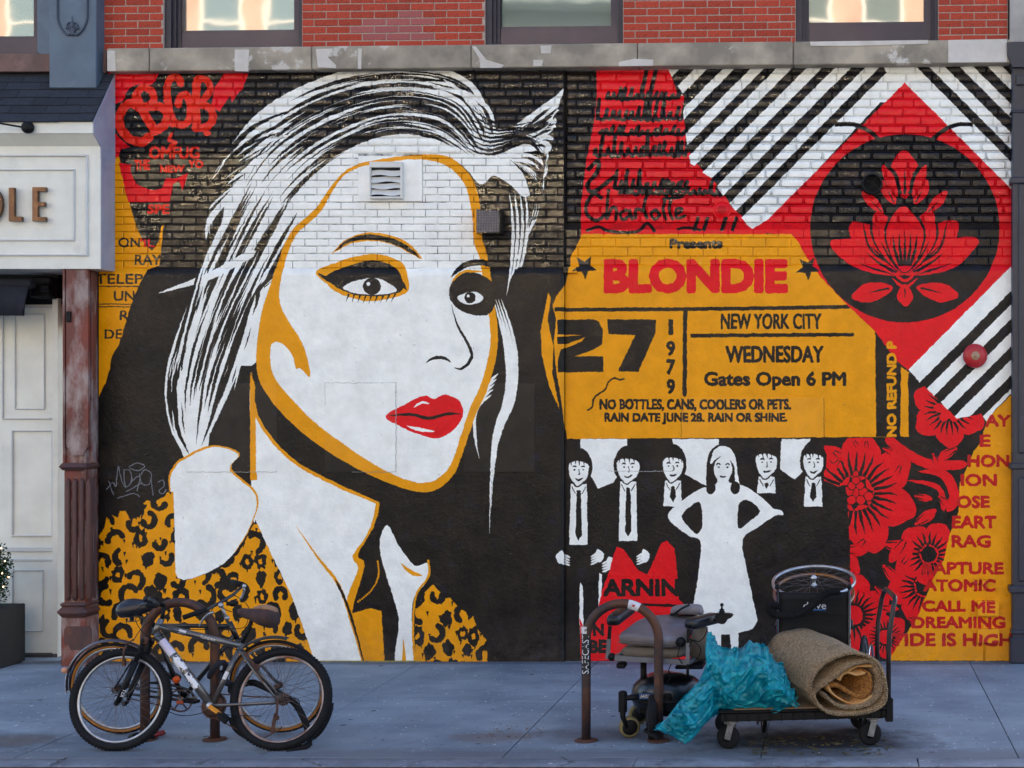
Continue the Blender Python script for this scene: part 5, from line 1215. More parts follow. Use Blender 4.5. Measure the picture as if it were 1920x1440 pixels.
d_ = (A(262,1240,-.07)-A(228,1318,-.07)).normalized()
label_text('RST', A(236,1306,-.078), d_, d_.cross(A.n)*-1, .022, M_WHT, fko)
stm = MB(); stm.tube([A(303,1161), A(306,1148), A(308,1136)], .013, 10); stm.tube([A(308,1136), A(300,1131,-.03), A(297,1129,-.05)], .015, 10); obj('stem', stm, M_BLK, b1)
ba = MB(); ba.tube([A(257,1119,.12), A(275,1122,.06), A(297,1129,-.05), A(312,1137,-.12), A(318,1142,-.30)], .0125, 10)
bo = obj('handlebar', ba, M_BLK, b1)
gr = MB(); gr.tube([A(256,1119,.13), A(272,1122,.07)], .019, 12); obj('grip', gr, M_TYRE, bo); gr = MB(); gr.tube([A(273,1122,.07), A(288,1125,.03)], .023, 12); obj('shifter', gr, M_BLK, bo)
gr = MB(); gr.tube([A(318,1142,-.30), A(316,1140,-.18)], .017, 12); obj('grip', gr, M_TYRE, bo)
gr = MB(); gr.tube([A(284,1132,.02), A(268,1130,.05), A(248,1131,.10)], .005, 6); obj('brake_lever', gr, M_ALU, bo)
sp_ = MB(); sp_.tube([A(452,1210), A(466,1180), A(472,1162), A(470,1152)], .0135, 10); obj('seat_post', sp_, M_BLK, b1)
def loft(rings, m_, name, parent, cap=True):
    n = len(rings[0]); V = [q for r in rings for q in r]; F = []
    for i in range(len(rings)-1):
        for k in range(n): F.append((i*n+k, i*n+(k+1)%n, (i+1)*n+(k+1)%n, (i+1)*n+k))
    if cap: F.append(tuple(range(n-1,-1,-1))); F.append(tuple((len(rings)-1)*n+k for k in range(n)))
    mb_ = MB(); mb_.add(V, F, True); return obj(name, mb_, m_, parent)
def saddle(parent, pl, stations, m_, name='saddle', n=14):
    """stations: (px, py_top, py_bottom, half_width m)"""
    rg = []
    for (x, t, b, hw) in stations:
        c = pl(x,(t+b)/2); h = (b-t)/2/pl.sc(t); ring = []
        for k in range(n):
            a = 2*math.pi*k/n; yy = math.sin(a); xx = math.cos(a); ring.append(c+pl.n*(xx*hw)+pl.v*(h*(yy if yy > 0 else yy*.8-.2*xx*xx)))
        rg.append(ring)
    return loft(rg, m_, name, parent)
saddle(b1, A, [(446,1142,1150,.012),(455,1140,1160,.03),(470,1141,1165,.045),(488,1140,1176,.085),(505,1138,1182,.10),(516,1144,1176,.09),(520,1152,1166,.05)], M_BAG, 'saddle')
saddle(b1, A, [(478,1138,1144,.03),(490,1134,1146,.06),(505,1134,1148,.075),(515,1138,1150,.06),(519,1144,1150,.03)], M_BAG2, 'saddle_pad')
cr_ = MB(); cr_.ring(bb+A.n*.035, A.u, A.v, .078, .004, 44, 6, .5); cr_.ring(bb+A.n*.045, A.u, A.v, .060, .004, 36, 6, .5)
for k in range(44):
    t = 2*math.pi*k/44; e = A.u*math.cos(t)+A.v*math.sin(t); cr_.beam(bb+A.n*.035+e*.08, bb+A.n*.035+e*.087, .005, .003, tuple(A.n))
for k in range(5):
    t = 2*math.pi*k/5; e = A.u*math.cos(t)+A.v*math.sin(t); cr_.beam(bb+A.n*.038+e*.015, bb+A.n*.038+e*.078, .014, .004, tuple(A.n))
cr_.lathe(bb+A.n*.02, A.n, [(.0,0),(.06,.001),(.075,.012),(.07,.02)], 30)
co_ = obj('chainring', cr_, M_GREASE, b1)
k_ = MB(); k_.lathe(bb-A.n*.045, A.n, [(0,0),(.013,.001),(.02,.006),(.02,.012)], 20); obj('bearing_cup', k_, M_ALU, co_)
k_ = MB(); k_.beam(A(399,1324,-.05), A(428,1345,-.055), .026, .014, tuple(A.n)); obj('crank_arm', k_, M_GOLD, b1)
k_ = MB(); k_.beam(A(422,1341,-.07), A(436,1352,-.08), .05, .022, tuple(A.n)); k_.beam(A(424,1338,-.13), A(440,1353,-.13), .02, .02, tuple(A.n)); obj('pedal', k_, M_TYRE, b1)
k_ = MB()
for (a, b) in (((397,1300),(520,1304)), ((397,1346),(522,1350))):
    pass
ch = [A(400,1300,.04), A(470,1306,.045), A(524,1307,.045)]; k_.tube(ch, .0045, 6); ch = cr([(397,1347),(410,1352),(440,1368),(480,1385),(515,1370),(524,1362)], False, 4); k_.tube([A(a,b,.045) for a, b in ch], .004, 6)
obj('chain', k_, M_RUSTP, b1)
k_ = MB(); 
for rr_ in (.018,.026,.034,.042): k_.cyl(c2+A.n*(.02+.05-rr_), c2+A.n*(.024+.05-rr_), rr_, n=20)
obj('sprockets', k_, M_GREASE, b1)
k_ = MB(); k_.tube([c2-A.n*.07, A(527,1335,-.07), A(522,1345,-.06)], .008, 8); k_.beam(A(524,1338,-.06), A(516,1372,-.05), .022, .01, tuple(A.n)); k_.lathe(A(517,1370,-.055), A.n, [(0,0),(.018,0),(.018,.008),(0,.008)], 14); k_.lathe(A(524,1346,-.055), A.n, [(0,0),(.018,0),(.018,.008),(0,.008)], 14)
obj('derailleur', k_, M_RUSTP, b1)
k_ = MB(); k_.tube([A(464,1224,-.05), A(478,1240,-.055), A(490,1256,-.05)], .008, 8); k_.tube([A(470,1230,-.06), A(500,1280,-.05)], .004, 6); k_.box(tuple(A(488,1252,-.05)-Vector((.012,.01,.02))), tuple(A(488,1252,-.05)+Vector((.012,.01,.02)))); obj('rear_brake', k_, M_RUSTP, b1)
k_ = MB(); k_.tube([A(250,1205,-.07), A(242,1222,-.07), A(240,1245,-.06)], .007, 8); k_.tube([A(262,1200,-.08), A(246,1210,-.08)], .005, 6); k_.box(tuple(A(241,1243,-.06)-Vector((.01,.01,.022))), tuple(A(241,1243,-.06)+Vector((.01,.01,.022)))); obj('front_brake', k_, M_GREASE, b1)
k_ = MB(); 
for path in ([(290,1126),(300,1140),(292,1160),(270,1180),(255,1203)], [(284,1128),(262,1145),(262,1170),(286,1196),(320,1186)], [(296,1170),(360,1192),(420,1212),(462,1222),(470,1230)], [(305,1318),(310,1328),(340,1341),(372,1340),(395,1332)], [(409,1338),(440,1341),(494,1343)], [(536,1308),(560,1310),(566,1322),(555,1332)]): k_.tube([A(a,b,-.04) for a, b in cr(path, False, 5)], .0026, 6)
obj('cables', k_, M_BLK, b1)
# stickers on tubes
def tube_sticker(parent, pl, a, b, t0, t1, r, m_, ang=1.15, name='sticker'):
    p, q = pl(*a), pl(*b); d = (q-p); p0 = p+d*t0; p1 = p+d*t1; d.normalize(); s_ = d.cross(pl.n).normalized(); f = -pl.n; mb_ = MB(); V = []; n = 6
    for k in range(n+1):
        t = -ang+2*ang*k/n; e = (f*math.cos(t)+s_*math.sin(t))*(r+.0012); V += [p0+e, p1+e]
    mb_.add(V, [(2*k,2*k+1,2*k+3,2*k+2) for k in range(n)], True); return obj(name, mb_, m_, parent)
M_LIL = pm('lilac_sticker', (186,178,206), (206,202,214), 8, .5, bump=0); M_SCR = pm('scrawled_sticker', (210,210,216), (40,40,50), 38, .5, bump=0, contrast=(.52,.56))
tube_sticker(fo_, A, (295,1188), (397,1323), .10, .30, .0275, M_LIL); tube_sticker(fo_, A, (295,1188), (397,1323), .33, .52, .0275, M_SCR); tube_sticker(fo_, A, (295,1188), (397,1323), .56, .76, .0275, M_SCR, .8)
tube_sticker(fo_, A, (300,1174), (451,1211), .25, .34, .020, M_WHT, .6); tube_sticker(fo_, A, (397,1323), (454,1206), .42, .54, .0165, M_WHT, .9)
dd = (A(451,1211)-A(300,1174)).normalized(); dv = A.n.cross(dd).normalized(); dv = dv if dv.z > 0 else -dv
label_text('TUNDRA', A(378,1194,-.0215)-dv*.008, dd, dv, .018, M_WHT, fo_)
d3 = (A(360,1273)-A(330,1233)).normalized(); dv3 = -d3.cross(A.n)
dv3 = dv3 if dv3.z > 0 else -dv3
label_text('SCOOL', A(331,1236,-.0285)-dv3*.012, d3, dv3, .024, M_BLK, fo_) if False else None
# --- rear bicycle (faces right)
B = Plane(1376, -9)
b2 = thing('bicycle', 'black city bicycle with mudguards, ochre tyre walls and silver levers, behind the rack', 'bicycle', tuple(B(360,1376)))
w3, c3, R3 = wheel(b2, B, 220, 1291, 89, .017, M_TYRE, M_ALU, False, M_GREASE, wall=M_TAN)
w4, c4, R4 = wheel(b2, B, 521, 1287, 91, .017, M_TYRE, M_ALU, False, M_GREASE, wall=M_TAN)
bb2 = B(343,1310); fr = MB()
fr.tube([B(284,1173), B(436,1174)], .015, 12); fr.tube([B(286,1168), bb2], .0155, 12); fr.tube([B(430,1166), B(445,1199)], .018, 12); fr.tube([B(440,1190), bb2], .0165, 12); fr.cyl(bb2-B.n*.035, bb2+B.n*.035, .021, n=14)
f2 = obj('frame', fr, M_BKP, b2)
ss = MB()
for s_ in (-1,1):
    ss.tube([B(287,1178,.02*s_), B(220,1290,.06*s_)], [.008,.006], 8); ss.tube([bb2+B.n*.03*s_, B(220,1292,.06*s_)], [.010,.008], 8)
obj('rear_stays', ss, M_BKP, b2)
fk = MB()
for s_ in (-1,1): fk.tube([B(a,b,.05*s_) for a, b in cr([(447,1202),(462,1224),(490,1258),(510,1280),(521,1287)], False, 4)], .010, 8)
fk.tube([B(447,1202,-.05), B(445,1198), B(447,1202,.05)], .012, 8); obj('fork', fk, M_BKP, b2)
def fender(parent, pl, c, Rr, a0, a1, m_, w_=.024, off=.018, name='mudguard'):
    n = 26; V = []; prof = [(-1,-.35),(-.75,.3),(-.3,.75),(0,.85),(.3,.75),(.75,.3),(1,-.35)]
    for i in range(n+1):
        t = a0+(a1-a0)*i/n; e = pl.u*math.cos(t)+pl.v*math.sin(t)
        for (x, h) in prof: V.append(c+e*(Rr+off+h*w_*.5)+pl.n*(x*w_))
    m = len(prof); mb_ = MB(); mb_.add(V, [(i*m+k,i*m+k+1,(i+1)*m+k+1,(i+1)*m+k) for i in range(n) for k in range(m-1)], True); o = obj(name, mb_, m_, parent); md = o.modifiers.new('s','SOLIDIFY'); md.thickness = .002; return o
fender(b2, B, c3, R3, R(15), R(183), pm('blue_black_mudguard', (56,60,78), (72,60,62), 10, .3, metal=.5, bump=.1, coat=.5)); fender(b2, B, c3, R3, R(160), R(186), M_WHT, .020, .022, 'white_flap')
fender(b2, B, c4, R4, R(75), R(160), M_BKP)
k_ = MB(); k_.ball(tuple(B(123,1256,-.01)), .022, 12, 8, (1,1,1)); obj('tail_reflector', k_, M_PEACH, b2)
saddle(b2, B, [(300,1130,1140,.010),(288,1127,1146,.022),(270,1124,1154,.035),(250,1122,1160,.075),(235,1124,1160,.09),(227,1130,1152,.075),(224,1136,1146,.03)], M_LEA, 'saddle')
k_ = MB(); k_.tube([B(286,1170), B(268,1160), B(262,1150)], .012, 8)
for k in range(6): k_.ring(B(243,1160+k*1.4,.03), B.u, B.n, .014, .0025, 12, 5)
k_.tube([B(240,1163,-.03), B(262,1162,-.03), B(284,1150,-.01)], .0035, 6); obj('seat_post', k_, M_BKP, b2)
k_ = MB(); k_.tube([B(428,1168), B(420,1148), B(414,1132)], .011, 10); k_.lathe(B(427,1162), B(424,1155)-B(427,1162), [(.012,0),(.017,.003),(.017,.02),(.013,.025)], 16); obj('stem', k_, M_ALU, b2)
k_ = MB(); k_.tube([B(371,1140,-.22), B(400,1134,-.14), B(412,1130,-.02), B(430,1120,.06), B(440,1108,.14), B(410,1107,.22)], .011, 10); hb2 = obj('handlebar', k_, M_BKP, b2)
k_ = MB(); k_.tube([B(371,1140,-.22), B(404,1132,-.13)], .017, 12); obj('grip', k_, M_TYRE, hb2); k_ = MB(); k_.tube([B(408,1107,.22), B(437,1107,.15)], .017, 12); obj('grip', k_, M_TYRE, hb2)
k_ = MB(); k_.tube([B(a,b,-.15) for a, b in cr([(418,1136),(408,1140),(400,1148),(392,1162)], False, 4)], [.010]*5+[.008]*5+[.005]*3, 8); obj('brake_lever', k_, M_ALU, hb2)
k_ = MB(); k_.tube([B(a,b,.12) for a, b in cr([(441,1110),(444,1116),(440,1128),(436,1134)], False, 4)], .008, 8); k_.ball(tuple(B(420,1131,-.05)), .018, 10, 8); k_.ball(tuple(B(444,1108,.12)), .014, 10, 8); obj('brake_lever', k_, M_ALU, hb2)
k_ = MB(); k_.ball(tuple(B(437,1131,0)), .03, 12, 8, (1,.8,.8)); k_.beam(B(426,1132,0), B(445,1130,0), .03, .025); obj('lever_clamp', k_, M_BLK, hb2)
k_ = MB()
for path in ([(412,1132),(430,1142),(455,1150),(468,1158),(460,1174),(436,1176)], [(440,1112),(462,1126),(474,1148),(468,1170),(452,1190)], [(405,1134),(398,1150),(402,1172),(420,1177),(300,1178)], [(452,1148),(470,1152),(478,1170)]): k_.tube([B(a,b,-.03) for a, b in cr(path, False, 5)], .0026, 6)
obj('cables', k_, M_BLK, b2)
k_ = MB(); cc2 = bb2-B.n*.04; k_.ring(cc2, B.u, B.v, .074, .005, 44, 6, .5)
for k in range(5):
    t = 2*math.pi*k/5+.3; e = B.u*math.cos(t)+B.v*math.sin(t); k_.beam(cc2+e*.012, cc2+e*.073, .010, .004, tuple(B.n))
for k in range(40):
    t = 2*math.pi*k/40; e = B.u*math.cos(t)+B.v*math.sin(t); k_.beam(cc2+e*.076, cc2+e*.082, .006, .003, tuple(B.n))
k_.lathe(cc2-B.n*.004, B.n, [(0,0),(.02,0),(.022,.006),(.03,.008)], 20); obj('chainring', k_, pm('worn_steel', (96,98,108), (110,80,64), 20, .4, metal=.8, bump=.1), b2)
k_ = MB(); k_.tube([B(a,b,-.045) for a, b in cr([(230,1282),(290,1276),(330,1281),(360,1290),(370,1304)], False, 5)], .009, 8); obj('chain_guard', k_, M_BKP, b2)
k_ = MB(); k_.tube([B(220,1283,-.035), B(300,1287,-.035), B(343,1289,-.04)], .004, 6); k_.tube([B(220,1300,-.035), B(300,1318,-.035), B(343,1331,-.04)], .004, 6); obj('chain', k_, M_RUSTP, b2)
k_ = MB(); k_.beam(bb2-B.n*.055, B(376,1302,-.06), .02, .012, tuple(B.n)); obj('crank_arm', k_, M_ALU, b2)
k_ = MB(); k_.beam(B(358,1304,-.09), B(384,1304,-.12), .06, .02); p2 = obj('pedal', k_, M_BLK, b2); k_ = MB(); k_.beam(B(348,1304,-.13), B(360,1304,-.13), .012, .02); obj('pedal_reflector', k_, pm('dull_orange_reflector', (170,70,40), None, rough=.4, bump=0), p2)
k_ = MB(); k_.beam(bb2+B.n*.05, B(312,1272,.06), .02, .012, tuple(B.n)); obj('crank_arm', k_, M_BKP, b2)
k_ = MB(); k_.beam(B(312,1268,.05), B(334,1270,-.02), .06, .024); p2 = obj('pedal', k_, M_BLK, b2); k_ = MB(); k_.lathe(B(337,1270,-.05), B.n*-1, [(0,.012),(.02,.010),(.024,.004),(.024,-.01)], 18); obj('pedal_reflector', k_, M_ORG, p2)
k_ = MB(); k_.beam(B(258,1264,-.075), B(285,1281,-.075), .024, .006, tuple(B.n)); obj('spoke_reflector', k_, M_WHT, w3)
# --- hoops
def hoop(label, xl_, xr_, row, top, group=None, yr=None):
    y = gy(row); z = wz(top, y); x0, x1 = wx(xl_,y), wx(xr_,y); r = .031; rad = (x1-x0)/2; cz_ = z-rad-r+.012
    t = thing('bike_rack', label, 'bike rack', ((x0+x1)/2,y,0), 'steel hoop bike racks')
    path = [(x0,y,.004),(x0,y,cz_*.5),(x0,y,cz_)]+[((x0+x1)/2-rad*math.cos(a),y,cz_+rad*math.sin(a)) for a in [math.pi*k/20 for k in range(1,20)]]+[(x1,y,cz_),(x1,y,cz_*.5),(x1,y,.004)]
    obj('hoop', MB().tube(path, r, 18), M_RACK, t)
    for x in (x0, x1):
        f = MB(); f.lathe((x,y,.0005),(0,0,1),[(.0,.006),(.034,.007),(.036,.014),(.04,.014),(.045,.008),(.078,.006),(.08,.0),(.0,.0)],28); fo2 = obj('foot_plate', f, M_RUSTP, t)
        for k in range(3): a = k*2.1+.5; obj('bolt', MB().lathe((x+.062*math.cos(a),y+.062*math.sin(a),.006),(0,0,1),[(.008,0),(.008,.006),(.0,.007)],6), M_RUSTP, fo2)
    return t, x0, x1, y, cz_, rad
hoop('rusty hoop bike rack with two bicycles locked to it', 272, 403, 1387, 1124)
rk, rx0, rx1, ry, rcz, rrad = hoop('rusty hoop bike rack with SAFECAST sticker and heart sticker', 1099, 1235, 1389, 1126)
def cyl_sticker(x, y, z0, z1, r, m_, name, parent, a0=-1.5, a1=1.5):
    V = []; n = 10
    for k in range(n+1): t = a0+(a1-a0)*k/n; V += [(x+(r+.001)*math.sin(t), y-(r+.001)*math.cos(t), z0), (x+(r+.001)*math.sin(t), y-(r+.001)*math.cos(t), z1)]
    mb_ = MB(); mb_.add(V, [(2*k,2*k+2,2*k+3,2*k+1) for k in range(n)], True); return obj(name, mb_, m_, parent)
M_STB = pm('black_sticker', (14,14,20), None, rough=.5, bump=0)
zs0, zs1, zs2 = wz(1263,ry), wz(1187,ry), wz(1175,ry)
stk = cyl_sticker(rx0, ry, zs0, zs1, .031, M_STB, 'sticker', rk); stw = cyl_sticker(rx0, ry, zs1, zs2+.004, .031, M_WHT, 'sticker', rk)
V, T = glyphs('SAFECAST'); a = V.min(0); b = V.max(0); hh = zs1-zs0-.008
mb_ = MB(); 
def on_cyl(u, v, r=.0335): # u up fraction, v across fraction
    t = (v-.5)*1.5; return (rx0+r*math.sin(-t), ry-r*math.cos(t), zs0+.004+u*hh)
mb_.add([on_cyl((x-a[0])/(b-a)[0], (y-a[1])/(b-a)[1]) for x, y in V], T); obj('lettering', mb_, M_WHT, stk)
mb_ = MB()
for rr_ in (.006,.011,.016):
    pts = [on_cyl((zs1+.012-zs0)/hh+rr_*math.cos(t)/hh*1.0, .3+rr_*math.sin(t)/.045, .0335) for t in [k*.26 for k in range(7)]]; mb_.tube(pts, .0014, 4)
obj('wave_mark', mb_, M_STB, stw)
def arc_sticker(t0, t1, m_, name, off=.0):
    V = []; n = 8; xc = (rx0+rx1)/2
    for i in range(5):
        a = t0+(t1-t0)*i/4
        for k in range(n+1):
            t = -1.2+2.4*k/n; e = Vector((math.cos(a),0,math.sin(a))); rr_ = (.0325+off)
            V.append(Vector((xc,ry,rcz))+e*(rrad+rr_*math.sin(t))+Vector((0,-rr_*math.cos(t),0)))
    mb_ = MB(); mb_.add(V, [(i*(n+1)+k,i*(n+1)+k+1,(i+1)*(n+1)+k+1,(i+1)*(n+1)+k) for i in range(4) for k in range(n)], True); return obj(name, mb_, m_, rk)
hs = arc_sticker(R(62), R(80), M_WHT, 'sticker')
hp = [(0,-.011),(.010,.001),(.009,.007),(.005,.008),(0,.004),(-.005,.008),(-.009,.007),(-.010,.001)]
xc = (rx0+rx1)/2; ah = R(71); ce = Vector((xc,ry-.0345,rcz))+Vector((math.cos(ah),0,math.sin(ah)))*(rrad+.002)
mb_ = MB(); mb_.add([ce+Vector((x*1.05,0,z*1.05)) for x, z in hp], [(0,1,2,3,4),(0,4,5,6,7)]); obj('heart', mb_, M_REDM, hs)
# locks
lk = thing('bike_lock', 'black bicycle lock lying on the pavement at the left hoop foot', 'lock', tuple(P(275,1384,gy(1384))))
yk = gy(1386); k_ = MB(); k_.tube([(wx(a,yk), yk+(b-1386)*-.012, .018) for a, b in cr([(296,1378),(262,1377),(246,1380),(244,1386),(256,1391),(292,1387)], False, 5)], .011, 10); obj('shackle', k_, M_BLK, lk)
k_ = MB(); k_.tube([(wx(284,yk),yk-.0,.02),(wx(300,yk),yk+.06,.035)], .018, 10); obj('crossbar', k_, pm('red_plastic', (120,22,28), None, rough=.4, bump=0), lk)
dl = thing('chain_lock', 'black cloth covered chain lock wound round the right post of the left rack', 'lock', tuple(P(405,1260,-3.0)))
k_ = MB(); yk = gy(1387); zz_ = wz(1257,yk); xk = wx(403,yk)
k_.tube([(xk+.05*math.cos(t)+.02, yk+.05*math.sin(t), zz_+.05*math.cos(t+.6)-.01*math.sin(t*2)) for t in [k*.42 for k in range(15)]], .020, 10, closed=True); k_.tube([(xk+.04,yk-.03,zz_-.02),(xk+.09,yk-.02,zz_-.08),(xk+.12,yk+.0,zz_-.10)], .022, 10); obj('links_cover', k_, M_NAVY, dl)
k_ = MB(); k_.bbox((xk+.10,yk-.045,zz_-.15),(xk+.155,yk+.01,zz_-.08), .012); obj('padlock', k_, M_BLK, dl)
# loose tyre hanging in the rear wheel
lt_ = thing('loose_tyre', 'flat black tyre hanging through the rear wheels with its end on the ground', 'tyre', tuple(P(560,1400,-3.3)))
yq = gy(1412)+.14
def ribbon(pts, y_of, wd, th, m_, name, parent):
    c = cr(pts, False, 6); V = []; n = len(c)
    for i, (a, b) in enumerate(c):
        y = y_of(i/(n-1)); p = P(a,b,y); q = P(*c[min(i+1,n-1)],y)-P(*c[max(i-1,0)],y); q.normalize(); s_ = Vector((0,1,0)).cross(q).normalized(); k = 1 if .04 < i/(n-1) < .96 else .75
        for (u_, v_) in ((-1,-.4),(-.6,-1),(0,-1.2),(.6,-1),(1,-.4),(1,.4),(.6,1),(-.6,1),(-1,.4)): V.append(p+s_*(u_*wd*k)+Vector((0,v_*th,0)))
    m = 9; mb_ = MB(); F = [(i*m+k,i*m+(k+1)%m,(i+1)*m+(k+1)%m,(i+1)*m+k) for i in range(n-1) for k in range(m)]+[tuple(range(m-1,-1,-1)), tuple((n-1)*m+k for k in range(m))]
    mb_.add(V, F, True); return obj(name, mb_, m_, parent)
ribbon([(452,1284),(474,1280),(500,1290),(530,1304),(552,1318),(566,1340),(577,1368),(581,1392)], lambda t: -3.12-.10*t, .021, .012, M_TYRE, 'tyre_band', lt_)
ribbon([(582,1392),(574,1399),(556,1405),(540,1410)], lambda t: -3.22-.09*t, .020, .017, M_TYRE, 'tyre_end', lt_)
ribbon([(432,1345),(444,1368),(470,1384),(510,1394),(548,1394),(590,1380),(612,1350),(622,1318)], lambda t: -2.98, .019, .012, M_TYRE, 'tyre_band', lt_)
# ------------------------------------------------------------------ platform cart and its load
M_RES = pm('black_resin', (9,9,12), (14,14,18), 12, .55, bump=.2, spec=.25)
M_CST = pm('zinc_plate', (150,152,156), (120,120,124), 20, .4, metal=.7, bump=.05)
M_CRD = pm('cardboard', (150,118,86), (134,104,76), 8, .85, bump=.1)
ct = thing('platform_cart', 'black flatbed platform cart with tall push handle on four swivel wheels', 'cart', (wx(1500,-3.1),-3.1,0))
ya = gy(1413); f0 = P(1347,1340,ya+.06); f1 = P(1671,1340,ya+.12)
ax = Vector((f1.x-f0.x, f1.y-f0.y, 0)).normalized(); ay = Vector((-ax.y, ax.x, 0)); L_ = (Vector((f1.x,f1.y,0))-Vector((f0.x,f0.y,0))).length; O_ = Vector((f0.x,f0.y,0))
rot_extra = R(3.5); ax = Vector((math.cos(rot_extra+math.atan2(ax.y,ax.x)), math.sin(rot_extra+math.atan2(ax.y,ax.x)), 0)); ay = Vector((-ax.y,ax.x,0)); W_ = .60
ZT = .262
def C(u, v, z): return O_+ax*u+ay*v+Vector((0,0,z))
def cbox(mb_, u0, u1, v0, v1, z0, z1, c=.006):
    t = MB().bbox((u0,v0,z0),(u1,v1,z1), c); mb_.add([C(*p) for p in t.v], t.f); return mb_
dk = MB(); cbox(dk, .012, L_-.012, .012, W_-.012, ZT-.075, ZT-.02); do = obj('deck', dk, M_RES, ct)
rm = MB(); cbox(rm, 0, L_, 0, W_, ZT-.022, ZT, .008); obj('deck_rim', rm, M_RES, do)
for k in range(15):
    u = .05+(L_-.1)*k/14; rb = MB(); cbox(rb, u-.006, u+.006, .0, .013, ZT-.075, ZT-.022, .003); obj('rib', rb, M_RES, do)
for (u, v, ro) in ((.09,.06,-.5),(L_-.10,.06,.35),(.09,W_-.07,.8),(L_-.10,W_-.07,-.6)):
    c = C(u,v,0); wr = .077; dx = Vector((math.cos(ro),math.sin(ro)*.35,0)).normalized(); sx = Vector((-dx.y,dx.x,0)); wc = Vector((c.x,c.y,wr))-dx*.025
    tyz = MB(); tyz.lathe(wc-sx*.018, sx, [(.03,0),(.062,0),(.074,.005),(.077,.012),(.077,.024),(.074,.031),(.062,.036),(.03,.036)], 28)
    cs = MB(); cs.lathe(Vector((c.x,c.y,.158)),(0,0,1),[(.0,0),(.03,0),(.034,.008),(.034,.016),(.02,.02)],18)
    for s_ in (-1,1):
        p0 = Vector((c.x,c.y,.165))+sx*.027*s_; cs.beam(p0+dx*.0, wc+sx*.027*s_-Vector((0,0,.012)), .040, .004, tuple(sx))
    cs.beam(Vector((c.x,c.y,.163))-sx*.03, Vector((c.x,c.y,.163))+sx*.03, .05, .006); cs.cyl(wc-sx*.034, wc+sx*.034, .007, n=8)
    t = MB(); t.bbox((c.x-.05,c.y-.035,.178),(c.x+.05,c.y+.035,.186), .002); cs.add(t.v, t.f)
    co = obj('caster', cs, M_CST, ct); obj('wheel', tyz, M_TYRE, co); hbz = MB(); hbz.lathe(wc-sx*.0185, sx, [(0,-.001),(.03,-.001),(.03,.002),(.012,.0),(.012,.037),(.03,.036),(.03,.038),(0,.038)], 20); obj('wheel_hub', hbz, M_RES, co)
hx = L_-.005; zt_h = wz(1112, O_.y+.3)+.0
zt_h = 1.02
path = [C(hx,.03,.20),C(hx,.03,.6),C(hx+.005,.03,.74),C(hx+.03,.035,.90),C(hx+.045,.05,.955),C(hx+.05,.09,.975),C(hx+.045,.3,.985),C(hx+.05,W_-.09,.975),C(hx+.045,W_-.05,.955),C(hx+.03,W_-.035,.90),C(hx+.005,W_-.03,.74),C(hx,W_-.03,.6),C(hx,W_-.03,.20)]
obj('push_handle', MB().tube(path, .0165, 14), pm('worn_black_tube', (34,34,42), (60,50,50), 8, .35, metal=.5, bump=.05), ct)
for v in (.03, W_-.03):
    sk_ = MB(); cbox(sk_, hx-.022, hx+.028, v-.028, v+.028, ZT-.10, ZT+.055, .006); obj('handle_socket', sk_, M_BLK, ct)
# cardboard sheet
cbd = MB(); cbox(cbd, .10, L_-.12, .012, W_-.1, ZT+.001, ZT+.006, .001); o = obj('cardboard_sheet', cbd, M_CRD, label='flat brown cardboard sheet lying on the cart deck under the carpet', cat='cardboard')
# rolled carpet
M_JUTE = pm('woven_jute', (166,142,112), (128,106,80), 60, .95, bump=1.0, bscale=120, c3=(96,82,66), s3=7, t3=(.55,.8), bdist=.006)
M_JIN = pm('tan_backing', (196,158,108), (176,132,80), 12, .9, bump=.4, c3=(170,110,54), s3=5, t3=(.5,.7)); M_JOR = pm('orange_jute', (180,122,56), (128,80,34), 50, .95, bump=1.0, bscale=140, bdist=.006)
def weave(m_, sc_=1.0):
    t = m_.node_tree; N = t.nodes; L = t.links; b = N['Principled BSDF']; g = N.new('ShaderNodeNewGeometry'); hs_ = []
    for v in ((.5,.0,.9),(-.75,.66,.25)):
        mp = N.new('ShaderNodeVectorMath'); mp.operation = 'DOT_PRODUCT'; mp.inputs[1].default_value = Vector(v).normalized()*2*math.pi/.016*sc_; L.new(g.outputs['Position'], mp.inputs[0])
        s_ = N.new('ShaderNodeMath'); s_.operation = 'SINE'; L.new(mp.outputs['Value'], s_.inputs[0]); hs_.append(s_)
    mu = N.new('ShaderNodeMath'); mu.operation = 'MULTIPLY'; L.new(hs_[0].outputs[0], mu.inputs[0]); L.new(hs_[1].outputs[0], mu.inputs[1])
    ns = N.new('ShaderNodeTexNoise'); ns.inputs['Scale'].default_value = 90; L.new(g.outputs['Position'], ns.inputs['Vector'])
    ad = N.new('ShaderNodeMath'); ad.operation = 'MULTIPLY_ADD'; ad.inputs[1].default_value = 1.6; L.new(ns.outputs[0], ad.inputs[0]); L.new(mu.outputs[0], ad.inputs[2])
    bp = N.new('ShaderNodeBump'); bp.inputs['Strength'].default_value = .9; bp.inputs['Distance'].default_value = .004; L.new(ad.outputs[0], bp.inputs['Height']); L.new(bp.outputs[0], b.inputs['Normal'])
    src = b.inputs['Base Color'].links[0].from_socket; r_ = N.new('ShaderNodeMapRange'); r_.inputs[1].default_value = -1; r_.inputs[2].default_value = 1; r_.inputs[3].default_value = .72; r_.inputs[4].default_value = 1.15; L.new(mu.outputs[0], r_.inputs[0])
    h = N.new('ShaderNodeHueSaturation'); L.new(r_.outputs[0], h.inputs['Value']); L.new(src, h.inputs['Color']); L.new(h.outputs[0], b.inputs['Base Color'])
weave(M_JUTE); weave(M_JOR)
cpt = thing('rolled_carpet', 'loosely rolled woven beige carpet lying on the cart with its spiral end in front', 'carpet', tuple(C(.75,.2,ZT)))
yC = O_.y+.02
Z7 = lambda X, Y: (1380+.2778*X, 1040+.2778*Y)
